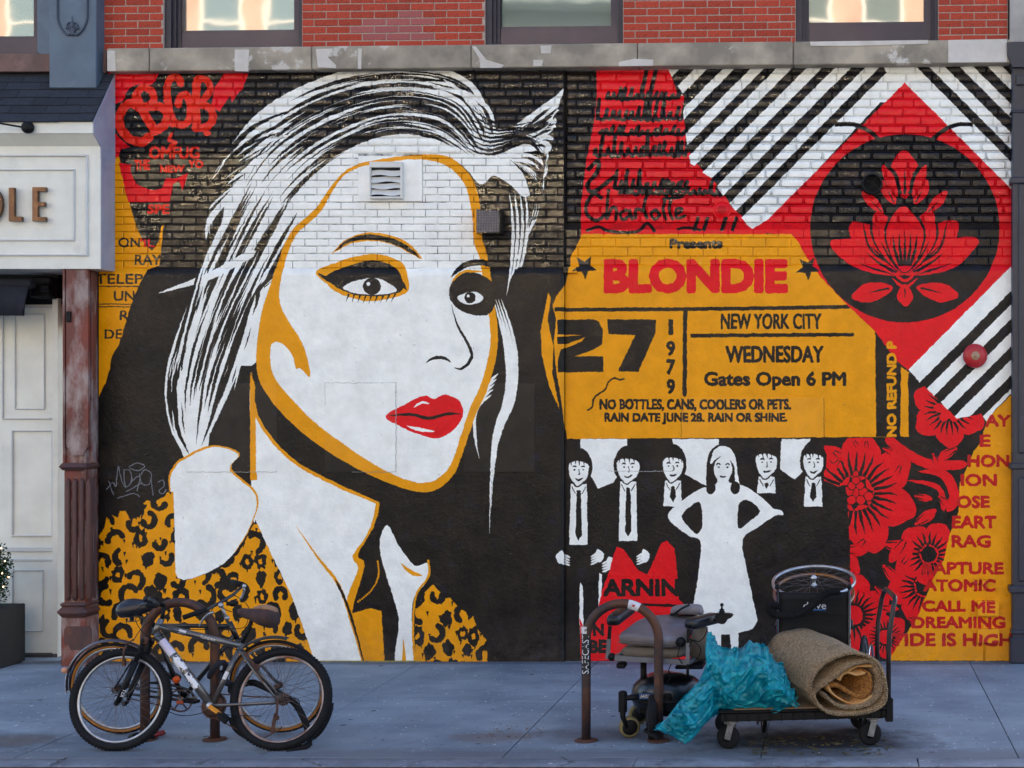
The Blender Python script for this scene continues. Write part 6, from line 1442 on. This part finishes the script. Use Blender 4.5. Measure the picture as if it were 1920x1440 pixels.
def band_roll(pts, th, axis, nseg, m_, name, shrink=.0, wav=.006, closed=False, yoff=0.0, seed=1, ytilt=.0):
    """pts: photo-zoom points of the front edge; swept along axis"""
    q = random.Random(seed); c = cr([Z7(*p) for p in pts], closed, 6); n = len(c); base = [P(a,b,yC+yoff) for a, b in c]
    cen = sum(base, Vector())/n; base = [p+Vector((0,(p.x-cen.x)*ytilt,0)) for p in base]; rings = []
    for s_ in range(nseg+1):
        t = s_/nseg; ring = []
        for i, p in enumerate(base):
            k = 1-shrink*t; w_ = wav*math.sin(i*.5+t*5+seed)+wav*.6*math.sin(i*.23-t*9)
            ring.append(cen+(p-cen)*k+axis*t+(p-cen).normalized()*w_*min(1,t*4+.3))
        rings.append(ring)
    V = [p for r in rings for p in r]; F = []; mm = n if closed else n-1
    for s_ in range(nseg):
        for i in range(mm): F.append((s_*n+i, s_*n+(i+1)%n, (s_+1)*n+(i+1)%n, (s_+1)*n+i))
    mb_ = MB(); mb_.add(V, F, True); o = obj(name, mb_, m_, cpt); md = o.modifiers.new('s','SOLIDIFY'); md.thickness = th; md.offset = 0
    return base
axv = Vector((-.36,.50,.10))
outer = [(505,935),(512,850),(560,770),(650,705),(760,668),(880,682),(955,730),(1000,815),(1016,920),(1000,1005),(930,1052),(810,1075),(690,1080),(600,1050),(545,1000),(525,940)]
rest_ = [(525,940),(560,905),(640,850),(720,785),(800,742),(880,724),(940,740),(968,800),(985,880),(960,960),(900,1010),(820,1035),(720,1030),(640,990),(600,940)]
e1 = band_roll(outer, .024, axv, 10, M_JUTE, 'outer_turn', .10, closed=True)
e2 = band_roll(rest_, .022, axv*.9, 8, M_JUTE, 'second_turn', .1, yoff=.004, seed=3)
e3 = band_roll([(625,880),(650,930),(720,985),(800,1010),(880,990),(940,930),(965,850),(968,765),(900,752),(820,758),(760,790)], .012, axv*.8, 8, M_JIN, 'inner_backing', .1, yoff=.03, seed=5)
e4 = band_roll([(640,885),(700,890),(770,930),(850,965),(900,935),(915,870),(905,815),(880,800)], .022, axv*.7, 8, M_JOR, 'orange_core', .1, yoff=.02, seed=7)
e5 = band_roll([(880,800),(820,812),(760,800),(720,812),(700,850)], .014, axv*.7, 6, M_JIN, 'core_fold', .1, yoff=.03, seed=8)
lip = [p for p in e1]; mb_ = MB(); q = random.Random(3)
for i in range(len(lip)):
    a, b = lip[i], lip[(i+1) % len(lip)]; n_ = max(1,int((b-a).length/.011))
    for k in range(n_):
        p = a+(b-a)*(k/n_); r_ = q.uniform(.008,.0115); mb_.ball((p.x+q.uniform(-.002,.002),p.y-.006+q.uniform(-.003,.003),p.z+q.uniform(-.002,.002)), r_, 6, 4, (1,.9,.8))
obj('braided_edge', mb_, M_JUTE, cpt)
mb_ = MB()
for a, b in zip(e2[:-1], e2[1:]):
    n_ = max(1,int((b-a).length/.011))
    for k in range(n_):
        p = a+(b-a)*(k/n_); r_ = q.uniform(.007,.0105); mb_.ball((p.x,p.y-.005+q.uniform(-.003,.003),p.z), r_, 6, 4, (1,.9,.8))
obj('braided_edge', mb_, M_JUTE, cpt)
mb_ = MB()
for _ in range(14):
    p = e1[q.randrange(88,len(e1))]; mb_.tube([p, p+Vector((q.uniform(-.01,.01),-.012,-.015)), p+Vector((q.uniform(-.02,.02),-.016,-.035))], .0012, 4)
obj('loose_threads', mb_, M_JUTE, cpt)
# teal plastic bag
m = bpy.data.materials.new('teal_film'); m.use_nodes = True; t = m.node_tree; N = t.nodes; L = t.links; b = N['Principled BSDF']
g = N.new('ShaderNodeNewGeometry'); ns = N.new('ShaderNodeTexNoise'); ns.inputs['Scale'].default_value = 9; ns.inputs['Detail'].default_value = 6; ns.inputs['Roughness'].default_value = .7; ns.inputs['Distortion'].default_value = 1.2; L.new(g.outputs['Position'], ns.inputs['Vector'])
rp = N.new('ShaderNodeValToRGB'); rp.color_ramp.elements[0].position = .35; rp.color_ramp.elements[0].color = lin((0,140,168)); rp.color_ramp.elements[1].position = .68; rp.color_ramp.elements[1].color = lin((50,222,236)); L.new(ns.outputs[0], rp.inputs[0]); L.new(rp.outputs[0], b.inputs['Base Color'])
b.inputs['Roughness'].default_value = .12; b.inputs['Coat Weight'].default_value = .3; b.inputs['Coat Roughness'].default_value = .08; b.inputs['Specular IOR Level'].default_value = .8
n3 = N.new('ShaderNodeTexNoise'); n3.inputs['Scale'].default_value = 9; n3.inputs['Detail'].default_value = 4; L.new(g.outputs['Position'], n3.inputs['Vector']); vm = N.new('ShaderNodeVectorMath'); vm.operation = 'MULTIPLY_ADD'; vm.inputs[1].default_value = (.12,.12,.12); L.new(n3.outputs['Color'], vm.inputs[0]); L.new(g.outputs['Position'], vm.inputs[2]); n2 = N.new('ShaderNodeTexVoronoi'); n2.inputs['Scale'].default_value = 11; L.new(vm.outputs[0], n2.inputs['Vector'])
bp = N.new('ShaderNodeBump'); bp.inputs['Strength'].default_value = 1; bp.inputs['Distance'].default_value = .05; L.new(n2.outputs[0], bp.inputs['Height']); L.new(bp.outputs[0], b.inputs['Normal'])
tl_ = N.new('ShaderNodeBsdfTranslucent'); L.new(rp.outputs[0], tl_.inputs[0]); tp = N.new('ShaderNodeBsdfTransparent'); tp.inputs[0].default_value = lin((90,200,205))
mx = N.new('ShaderNodeMixShader'); mx.inputs[0].default_value = .42; L.new(b.outputs[0], mx.inputs[1]); L.new(tl_.outputs[0], mx.inputs[2]); mx2 = N.new('ShaderNodeMixShader'); mx2.inputs[0].default_value = .2; L.new(mx.outputs[0], mx2.inputs[1]); L.new(tp.outputs[0], mx2.inputs[2])
L.new(mx2.outputs[0], N['Material Output'].inputs['Surface']); M_TEAL = m
Z6 = lambda X, Y: (1060+.264*X, 1060+.264*Y)
upz = [Z6(640,1155),Z6(720,1085),Z6(790,990),Z6(880,900),Z6(940,830),Z6(985,745),Z6(1005,690),Z6(995,560),Z6(1010,470),Z6(1060,500),Z6(1090,585),Z6(1150,600),Z6(1200,590),(1385,1218),(1402,1204),(1420,1203),(1438,1213),(1447,1232),(1466,1246),(1478,1268),(1484,1290),(1492,1306)]
loz = [Z6(640,1160),Z6(700,1190),Z6(760,1215),Z6(855,1268),Z6(900,1240),Z6(950,1180),Z6(1000,1120),Z6(1050,1075),Z6(1085,1058),(1352,1340),(1362,1340),(1372,1339),(1384,1339),(1396,1338),(1410,1337),(1424,1336),(1438,1335),(1450,1334),(1462,1333),(1474,1330),(1484,1326),(1492,1318)]
from mathutils import noise as mn
bag = thing('plastic_bag', 'crumpled translucent teal plastic bag spilling off the cart onto the pavement', 'bag', tuple(C(.1,.1,ZT)))
def interp(a, t):
    n = len(a)-1; f = min(t*n, n-1e-6); i = int(f); f -= i; return (a[i][0]*(1-f)+a[i+1][0]*f, a[i][1]*(1-f)+a[i+1][1]*f)
def ridge(p, s_, o=0.0): v = mn.noise(Vector(p)*s_+Vector((o,o*.7,-o))); return 1-abs(v)*2
def shell(side, name):
    NU, NV = 190, 110; V = []
    for i in range(NU+1):
        t = i/NU; a = interp(upz, t); b_ = interp(loz, t); jx = mn.noise(Vector((i*.16,3,side)))*9*(.3+t)+mn.noise(Vector((i*.5,9,side)))*4; a = (a[0]+jx*.4, a[1]-jx); jx = mn.noise(Vector((i*.3,5,side)))*5; b_ = (b_[0], b_[1]-abs(jx)*.6)
        y0 = O_.y+.02+.16*min(1,t*2.2)-(.10 if t < .2 else .10*max(0,1-(t-.2)*6)); bul = (.03+.16*min(1,t*1.8))*math.sqrt(max(0,1-((t-.55)/.56)**4))
        for j in range(NV+1):
            s_ = j/NV; px = a[0]*(1-s_)+b_[0]*s_; py = a[1]*(1-s_)+b_[1]*s_
            k = math.sin(math.pi*s_)**.6; y = y0-side*bul*k
            p = P(px,py,y); q_ = (p.x,p.y*.4,p.z)
            w1_ = mn.noise(Vector(q_)*4+Vector((5,1,2)))
            qq = (p.x*.8+w1_*.22+p.z*.5, p.y*.4+w1_*.1, p.z*1.35+w1_*.2-p.x*.75)
            d = (ridge(qq,5)*.42+abs(ridge(qq,11,3))**1.5*.4+ridge(qq,22,7)*.12)*.10*(.25+.75*k)
            p.y -= side*d; p.z += (ridge(qq,9,11)-.5)*.012*k; p.x += (ridge(qq,9,17)-.5)*.012*k
            p.z = max(p.z, .006+.01*k)
            V.append(p)
    F = [(i*(NV+1)+j, (i+1)*(NV+1)+j, (i+1)*(NV+1)+j+1, i*(NV+1)+j+1) for i in range(NU) for j in range(NV)]
    mb_ = MB(); mb_.add(V, F, True); return obj(name, mb_, M_TEAL, bag)
shell(1, 'front_film'); shell(-.6, 'back_film')
# loose folds on the cart deck
mb_ = MB(); q = random.Random(9)
for (x0, y0, x1, y1) in ((1478,1300,1500,1325),(1470,1322,1494,1310),(1440,1336,1480,1330)):
    for k in range(5):
        a = P(x0+q.uniform(-6,6),y0+q.uniform(-4,4),O_.y+.05+.02*k); b_ = P(x1+q.uniform(-6,6),y1+q.uniform(-4,4),O_.y+.04+.02*k); c = (a+b_)/2+Vector((0,-.02,.02)); d = c+Vector((q.uniform(-.03,.03),.02,-.04))
        mb_.add([a,c,b_,d], [(0,1,2),(0,2,3)])
obj('loose_fold', mb_, M_TEAL, bag)
# ------------------------------------------------------------------ wheelchair behind the cart
M_CHR = pm('chrome_tube', (190,192,200), (160,164,172), 10, .2, metal=1, bump=0); M_NYL = pm('black_nylon', (8,8,12), (13,13,18), 14, .7, bump=.25, spec=.3)
yw = -2.78; wc = thing('wheelchair', 'folding wheelchair seen from behind with black back sling, behind the rolled carpet', 'wheelchair', (wx(1525,yw),yw,0))
bx0, bx1 = wx(1462,yw), wx(1589,yw); zb0, zb1 = wz(1225,yw), wz(1110,yw)
V = []; n_ = 12; m_ = 8
for j in range(m_+1):
    for i in range(n_+1):
        x = bx0+(bx1-bx0)*i/n_; z = zb0+(zb1-zb0)*j/m_; V.append((x, yw+.05*math.sin(math.pi*i/n_)+.006*math.sin(j*2.2), z-.012*math.sin(math.pi*i/n_)*(j/m_)))
mb_ = MB(); mb_.add(V, [(j*(n_+1)+i, j*(n_+1)+i+1, (j+1)*(n_+1)+i+1, (j+1)*(n_+1)+i) for j in range(m_) for i in range(n_)], True); so_ = obj('back_sling', mb_, M_NYL, wc); md = so_.modifiers.new('s','SOLIDIFY'); md.thickness = .012; md.offset = 1
zc_ = wz(1153,yw); sm = MB(); sm.tube([(bx0-.002+(bx1-bx0+.004)*i/12, yw-.006+.05*math.sin(math.pi*i/12), zc_) for i in range(13)], .004, 6); obj('seam', sm, M_BLK, so_)
def on_sling(x): return yw-.004+.05*math.sin(math.pi*(x-bx0)/(bx1-bx0))-.010
V, T = glyphs('drive'); a = V.min(0); b_ = V.max(0); lx0, lx1, lz0, lz1 = wx(1506,yw), wx(1549,yw), wz(1143,yw), wz(1130,yw)
mb_ = MB(); mb_.add([(lx0+(x-a[0])/(b_-a)[0]*(lx1-lx0), on_sling(lx0+(x-a[0])/(b_-a)[0]*(lx1-lx0)), lz0+(y-a[1])/(b_-a)[1]*(lz1-lz0)) for x, y in V], T); obj('lettering', mb_, M_WHT, so_)
mb_ = MB(); mb_.box((wx(1523,yw),on_sling(wx(1536,yw))-.001,wz(1145.5,yw)),(lx1,on_sling(wx(1536,yw))+.001,wz(1144.2,yw))); obj('underline', mb_, pm('blue_print', (40,120,190), None, rough=.5, bump=0), so_)
tb = MB()
for x in (bx0-.012, bx1+.012):
    tb.tube([(x,yw,.12),(x,yw,.6),(x,yw,zb1+.02),(x,yw-.03,zb1+.045),(x,yw-.13,zb1+.05)], .011, 10); tb.tube([(x,yw,.62),(x,yw+.38,.62),(x,yw+.42,.5),(x,yw+.42,.1)], .011, 8); tb.tube([(x,yw,.45),(x,yw+.42,.42)], .011, 8)
obj('side_frame', tb, M_CHR, wc)
for x in (bx0-.012, bx1+.012):
    gp = MB(); gp.tube([(x,yw-.05,zb1+.05),(x,yw-.15,zb1+.05)], .016, 10); obj('hand_grip', gp, M_TYRE, wc)
    ar = MB(); ar.bbox((x-.03,yw+.05,.70),(x+.03,yw+.35,.735), .012); obj('arm_pad', ar, M_NYL, wc)
for s_, x in ((-1,bx0-.012),(1,bx1+.012)):
    c = Vector((x+s_*.10, yw+.02, .335)); u_ = Vector((.10*s_,1,0)).normalized(); v_ = Vector((0,0,1)); nn = u_.cross(v_)
    wh = MB(); wh.ring(c, u_, v_, .304, .006, 48, 8); w_ = obj('wheel', wh, M_ALU, wc)
    obj('tyre', MB().ring(c, u_, v_, .318, .015, 56, 8), M_TYRE, w_)
    obj('hand_rim', MB().ring(c+nn*(.045*(1 if nn.x*s_ > 0 else -1)), u_, v_, .27, .009, 48, 8), M_CHR, w_)
    sp = MB()
    for k in range(20):
        t_ = 2*math.pi*k/20; e = u_*math.cos(t_)+v_*math.sin(t_); sp.tube([c+nn*.02*(1 if k % 2 else -1), c+e*.30], .0012, 4)
    obj('spokes', sp, M_SPK, w_)
st_ = MB(); st_.bbox((bx0,yw,.49),(bx1,yw+.4,.505), .004); obj('seat', st_, M_NYL, wc)
# two bare bicycle wheels lying on the push handles
def free_wheel(name, label, c, tilt_, yaw, Rr, m_rim, spokes, tyre_=None):
    t = thing(name, label, 'wheel', tuple(c), 'loose bicycle wheels')
    u_ = Vector((math.cos(yaw),math.sin(yaw),0)); v_ = (Vector((0,1,0))-u_*u_.y).normalized()*math.cos(tilt_)+Vector((0,0,1))*math.sin(tilt_); nn = u_.cross(v_).normalized(); c = Vector(c)
    n = 56; prof = [(Rr,.011),(Rr-.010,.012),(Rr-.018,.006),(Rr-.018,-.006),(Rr-.010,-.012),(Rr,-.011)]; V = []
    for i in range(n):
        a = 2*math.pi*i/n; e = u_*math.cos(a)+v_*math.sin(a)
        for (r_, h) in prof: V.append(c+e*r_+nn*h)
    m = len(prof); mb_ = MB(); mb_.add(V, [(i*m+k, i*m+(k+1)%m, ((i+1)%n)*m+(k+1)%m, ((i+1)%n)*m+k) for i in range(n) for k in range(m)], True); obj('rim', mb_, m_rim, t)
    if tyre_: obj('tyre', MB().ring(c, u_, v_, Rr+.008, .012, 60, 8), tyre_, t)
    if spokes:
        sp = MB()
        for k in range(28):
            a = 2*math.pi*k/28; a2 = a+(1.1 if (k//2) % 2 else -1.1); e = u_*math.cos(a)+v_*math.sin(a); h = u_*math.cos(a2)+v_*math.sin(a2); sp.tube([c+h*.02+nn*.028*(1 if k % 2 else -1), c+e*(Rr-.015)], .0012, 4, cap=False)
        obj('spokes', sp, M_SPK, t); hb3 = MB(); hb3.lathe(c-nn*.05, nn, [(.006,0),(.013,.015),(.023,.02),(.023,.025),(.012,.03),(.012,.07),(.023,.075),(.023,.08),(.006,.1)], 14); obj('hub', hb3, M_ALU, t)
    return t
free_wheel('loose_rim', 'silver bicycle wheel without tyre lying on top of the wheelchair handles', P(1526,1090,yw+.34), R(15), R(-6), .30, M_ALU, True)
free_wheel('loose_rim', 'rust-gold bare bicycle rim leaning over the wheelchair back', P(1526,1112,yw+.36), R(21), R(3), .292, pm('golden_rim', (150,100,44), (120,110,110), 9, .35, metal=.7), False)
# knobbly tyre strip draped over the sling
tp_ = thing('tyre_strip', 'black knobbly bicycle tyre draped across the wheelchair back', 'tyre', tuple(P(1500,1150,yw-.08)))
pts = cr([Z7(700,248),Z7(640,252),Z7(590,275),Z7(540,320),Z7(480,370),Z7(410,405),Z7(330,415),Z7(260,402),Z7(228,380),Z7(222,350),Z7(250,345),Z7(290,350)], False, 6)
ys_ = lambda i: yw-.09-.03*math.sin(i/len(pts)*math.pi)
pp_ = [P(a,b_,ys_(i)) for i, (a, b_) in enumerate(pts)]
mb_ = MB(); mb_.tube(pp_, .021, 10)
for i in range(len(pp_)-1):
    for k in range(5):
        a = 2*math.pi*k/5+i*.5; d = (pp_[i+1]-pp_[i]).normalized(); s1 = d.cross(Vector((0,1,0))).normalized(); s2 = d.cross(s1)
        for f_ in (0,.5): e = s1*math.cos(a)+s2*math.sin(a); b0 = pp_[i]+(pp_[i+1]-pp_[i])*f_; mb_.beam(b0+e*.02, b0+e*.0265, .009, .009)
obj('tread', mb_, M_TYRE, tp_)
# ------------------------------------------------------------------ power wheelchair behind the right rack
M_UPH = pm('grey_beige_upholstery', (112,106,110), (98,92,98), 5, .55, bump=.15, bscale=60, c3=(128,130,142), s3=3, t3=(.5,.7)); M_UPD = pm('beige_seat_side', (104,94,84), (88,80,72), 8, .7, bump=.2)
M_BAR = pm('grey_frame_bar', (112,116,128), (96,100,110), 10, .4, metal=.5, bump=.05); M_SHR = pm('shiny_black_shroud', (10,11,16), (15,16,20), 6, .3, bump=.02, coat=.15); M_ARM = pm('black_arm_pad', (12,13,20), (18,19,27), 10, .4, bump=.1)
yp = -2.75
pw = thing('power_wheelchair', 'electric power wheelchair with grey folded-down seat and joystick behind the right rack', 'wheelchair', (wx(1240,yp),yp,0))
def Q(X, Y, o=0.0): return P(1060+.264*X, 1060+.264*Y, yp+o)
# folded backrest: lofted cushion
def cushion(front, back, y0, y1, m_, name, parent, rnd_=.02, n=10):
    """front/back: outlines (list of zoom points, same count) at y0 and y1, closed loft with a soft edge"""
    rg = []; N_ = len(front)
    for k in range(n+1):
        t = k/n; e = math.sin(math.pi*min(max(t,0),1)); ee = 1-(.10*(1-min(1,t*n/1.5)) + .10*(1-min(1,(1-t)*n/1.5)))
        ring = [Q(front[i][0]*(1-t)+back[i][0]*t, front[i][1]*(1-t)+back[i][1]*t, y0+(y1-y0)*t) for i in range(N_)]
        cc = sum(ring, Vector())/N_; rg.append([cc+(p-cc)*(ee if ee < 1 else 1) for p in ring])
    return loft(rg, m_, name, parent)
fr_ = cr([(362,520),(372,500),(450,492),(600,500),(740,512),(800,515),(812,540),(800,585),(700,588),(560,575),(440,565),(380,560)], True, 3)
bk_ = cr([(520,395),(540,372),(620,352),(740,345),(860,345),(960,350),(985,370),(975,420),(900,430),(750,430),(620,420),(540,412)], True, 3)
cu = cushion(fr_, bk_, -.16, .30, M_UPH, 'folded_backrest', pw)
mb_ = MB(); mb_.tube([Q(*p,-.165) for p in [(372,545),(450,552),(600,560),(720,568),(800,560)]], .004, 6); obj('piping', mb_, M_UPD, cu)
hd1 = cr([(748,310),(780,288),(880,278),(950,285),(968,310),(970,350),(900,352),(760,345),(745,330)], True, 3)
cushion(hd1, [(x+12,y-6) for x, y in hd1], .18, .33, M_UPH, 'headrest', pw)
mb_ = MB(); mb_.beam(Q(745,350,.10), Q(800,350,.12), .03, .02); mb_.tube([Q(775,345,.1), Q(820,310,.12), Q(880,280,.16)], .008, 8); obj('recline_lever', mb_, M_BLK, pw)
sc1 = cr([(408,585),(800,600),(812,660),(640,662),(412,652)], True, 2)
cushion(sc1, [(x+120,y-70) for x, y in sc1], -.14, .26, M_UPD, 'seat_cushion', pw)
cushion(cr([(900,470),(985,430),(1015,520),(1020,640),(960,680),(880,640)],True,3), [(x+10,y-10) for x, y in cr([(900,470),(985,430),(1015,520),(1020,640),(960,680),(880,640)],True,3)], .0, .22, M_UPD, 'seat_side', pw)
mb_ = MB(); mb_.beam(Q(352,655,-.15), Q(870,690,-.15), .03, .034); mb_.beam(Q(480,600,.25), Q(980,640,.25), .03, .03); mb_.beam(Q(352,655,-.15), Q(480,600,.25), .03, .03); mb_.beam(Q(870,690,-.15), Q(980,640,.25), .03, .03); obj('seat_frame', mb_, M_BAR, pw)
for m1 in (MB().bbox(tuple(Q(360,735,-.12)), tuple(Q(440,680,-.04)), .01), MB().ball(tuple(Q(330,650,-.14)), .028, 12, 8), MB().ball(tuple(Q(820,545,-.16)), .035, 12, 8), MB().bbox(tuple(Q(775,740,-.1)), tuple(Q(1000,680,.1)), .01)): obj('joint_housing', m1, M_BLK, pw)
def armrest(a, b, o0, o1, post_top, post_bot, oo):
    p, q_ = Q(*a,o0), Q(*b,o1); d = (q_-p).normalized(); up_ = Vector((0,0,1)); s_ = d.cross(up_).normalized(); uu = s_.cross(d); rg = []
    for k in range(9):
        t = k/8; c = p+(q_-p)*t; e = .72 if k in (0,8) else 1
        rg.append([c+s_*(.044*e*x)+uu*(.037*e*y) for x, y in ((-1,-.6),(-.8,-1),(.8,-1),(1,-.6),(1,.5),(.7,.95),(-.7,.95),(-1,.5))])
    loft(rg, M_ARM, 'arm_pad', pw)
    mb_ = MB(); mb_.beam(Q(*post_top,oo), Q(*post_bot,oo), .022, .022); obj('arm_post', mb_, M_BLK, pw)
    mb_ = MB(); m0 = Q(post_top[0]+(post_bot[0]-post_top[0])*.4, post_top[1]+(post_bot[1]-post_top[1])*.4, oo-.002); mb_.beam(m0, Q(*post_bot,oo-.002), .030, .026); obj('arm_bracket', mb_, M_BAR, pw)
armrest((325,400),(470,290),-.12,.20,(318,430),(300,662),-.13)
armrest((875,418),(1078,366),-.17,.12,(875,450),(868,700),-.17)
mb_ = MB(); mb_.tube([Q(870,680,-.16), Q(868,815,-.16)], .010, 8); mb_.tube([Q(555,690,.0), Q(556,840,.0)], .022, 10); obj('seat_post', mb_, M_BLK, pw)
# joystick
mb_ = MB(); cj = cr([(1065,350),(1100,342),(1160,345),(1186,355),(1178,372),(1150,385),(1130,415),(1095,415),(1068,392)], True, 3); V0 = [Q(*p,-.10) for p in cj]; n_ = len(cj); mb_.add(V0+[Q(p[0]+8,p[1]-8,-.0) for p in cj], [tuple(range(n_)), tuple(range(2*n_-1,n_-1,-1))]+[(k,n_+k,n_+(k+1)%n_,(k+1)%n_) for k in range(n_)]); jo = obj('joystick_box', mb_, M_BLK, pw)
mb_ = MB(); mb_.lathe(Q(1112,345,-.05),(0,0,1),[(.028,-.004),(.030,.004),(.018,.012),(.022,.018),(.014,.024),(.018,.030),(.008,.036),(.006,.050),(.012,.056),(.013,.066),(.006,.074),(0,.075)],16); obj('joystick', mb_, M_TYRE, jo)
mb_ = MB(); mb_.tube([Q(1050,385,-.06),Q(1085,390,-.06)], .012, 8); obj('arm_clamp', mb_, M_BLK, jo)
mb_ = MB()
for path, o_ in (([(1010,440),(990,500),(950,540),(900,530),(880,580)],-.2), ([(880,520),(940,560),(960,620),(900,700),(820,720)],-.18), ([(760,690),(735,740),(745,790),(725,830),(700,850)],-.12), ([(820,560),(800,640),(830,700)],-.2)): mb_.tube([Q(a,b_,o_) for a, b_ in cr(path, False, 5)], .004, 6)
obj('wiring', mb_, M_BLK, pw)
# base shroud, drive wheels, casters
cb = Q(720,880,.05); sh_ = MB(); n_ = 32; V = []; prof = [(.245,-.11),(.262,-.06),(.262,.0),(.245,.05),(.20,.09),(.12,.115),(.0,.122)]
for (r_, h) in prof:
    for k in range(n_):
        a = 2*math.pi*k/n_; sx_ = 1 if math.cos(a) > 0 else 1; V.append((cb.x+r_*math.cos(a)*.93*(1-.06*abs(math.sin(2*a))), cb.y+r_*math.sin(a)*.9, cb.z+h*.95+.012*math.cos(a*3)*(r_/.26)))
sh_.add(V, [(i*n_+k, i*n_+(k+1)%n_, (i+1)*n_+(k+1)%n_, (i+1)*n_+k) for i in range(len(prof)-1) for k in range(n_)], True); sho = obj('base_shroud', sh_, M_SHR, pw)
mb_ = MB(); mb_.ring(cb-Vector((0,0,.045)), (1,0,0), (0,.9,0), .245, .012, 40, 8); obj('bumper_ring', mb_, M_BLK, sho)
mb_ = MB(); mb_.bbox(tuple(Q(500,1080,-.1)), tuple(Q(960,910,.28)), .03); obj('chassis', mb_, M_BLK, pw)
pl_ = MB(); p0, p1 = Q(522,952,-.20), Q(628,912,-.20); pl_.bbox((p0.x,p0.y,p0.z),(p1.x,p0.y+.01,p1.z), .003); plo = obj('badge', pl_, pm('blue_badge', (36,64,108), (50,84,130), 10, .4, bump=0), pw)
pl2 = MB(); pl2.bbox((p0.x+.01,p0.y+.011,p0.z-.01),(p1.x+.12,p0.y+.10,p1.z+.0), .01); obj('front_beam', pl2, M_BLK, pw)
V, T = glyphs('JAZZY'); a = V.min(0); b_ = V.max(0); w_ = p1.x-p0.x-.02; mb_ = MB(); mb_.add([(p0.x+.008+(x-a[0])/(b_-a)[0]*w_+(y-a[1])/(b_-a)[1]*.006, p0.y-.001, p0.z+.008+(y-a[1])/(b_-a)[1]*(p1.z-p0.z-.016)) for x, y in V], T); obj('lettering', mb_, pm('cream_print', (220,200,150), None, rough=.5, bump=0), plo)
arm = MB(); arm.tube([Q(530,930,-.18), Q(470,940,-.2), Q(412,942,-.2)], .019, 12); arm.cyl(Q(408,1040,-.2), Q(408,905,-.2), .030, n=18); arm.ball(tuple(Q(408,905,-.2)), .03, 14, 8, (1,1,.5)); obj('caster_arm', arm, M_BLK, pw); arm = MB(); arm.bbox(tuple(Q(560,1110,-.12)), tuple(Q(700,960,.1)), .03); obj('battery_box', arm, M_BLK, pw); arm = MB()
def pcaster(X, Y, o, r_, fk=True):
    c = Q(X,Y,o); c.z = r_+.001; d = Vector((.35,-1,0)).normalized()
    ty = MB(); ty.lathe(c-d*.022, d, [(r_*.6,0),(r_*.9,.0),(r_,.010),(r_,.034),(r_*.9,.044),(r_*.6,.044)], 30); w_ = obj('caster_wheel', ty, pm('grey_yellow_tyre', (118,108,72), (90,84,62), 14, .8, bump=.2), pw)
    hb_ = MB(); hb_.lathe(c-d*.024, d, [(0,.048+.006),(r_*.4,.048+.005),(r_*.72,.047),(r_*.72,0),(0,-.004)], 26); obj('hub_cap', hb_, M_BLK, w_)
    if fk:
        t_ = Q(408,1010,-.2); f_ = MB(); f_.tube([t_, Vector((c.x-.04,c.y-.03,c.z+.075)), Vector((c.x-.012,c.y-.03,c.z+.0))], [.024,.018,.014], 10); obj('fork', f_, M_BLK, w_)
pcaster(455,1145,-.17,.072); pcaster(520,1060,.24,.072,False)
for (X, o) in ((620,-.22),(900,.22)):
    c = Q(X,1040,o); c.z = .15; wm = MB(); wm.lathe(c-Vector((.03,0,0)),(1,.12,0),[(.08,0),(.14,0),(.152,.012),(.152,.048),(.14,.06),(.08,.06)],36); w_ = obj('drive_wheel', wm, M_TYRE, pw); wm = MB(); wm.lathe(c-Vector((.032,0,0)),(1,.12,0),[(0,.0),(.08,.0),(.085,.005),(.085,.055),(0,.064)],24); obj('hub_cap', wm, M_BAR, w_)
mb_ = MB(); mb_.tube([Q(600,990,-.2), Q(585,1060,-.24), Q(590,1150,-.3)], .014, 8); mb_.beam(Q(570,1165,-.32), Q(668,1222,-.36), .05, .022); mb_.tube([Q(600,1190,-.3), Q(740,1190,-.28), Q(800,1215,-.25)], .010, 8); obj('footplate', mb_, M_BLK, pw)
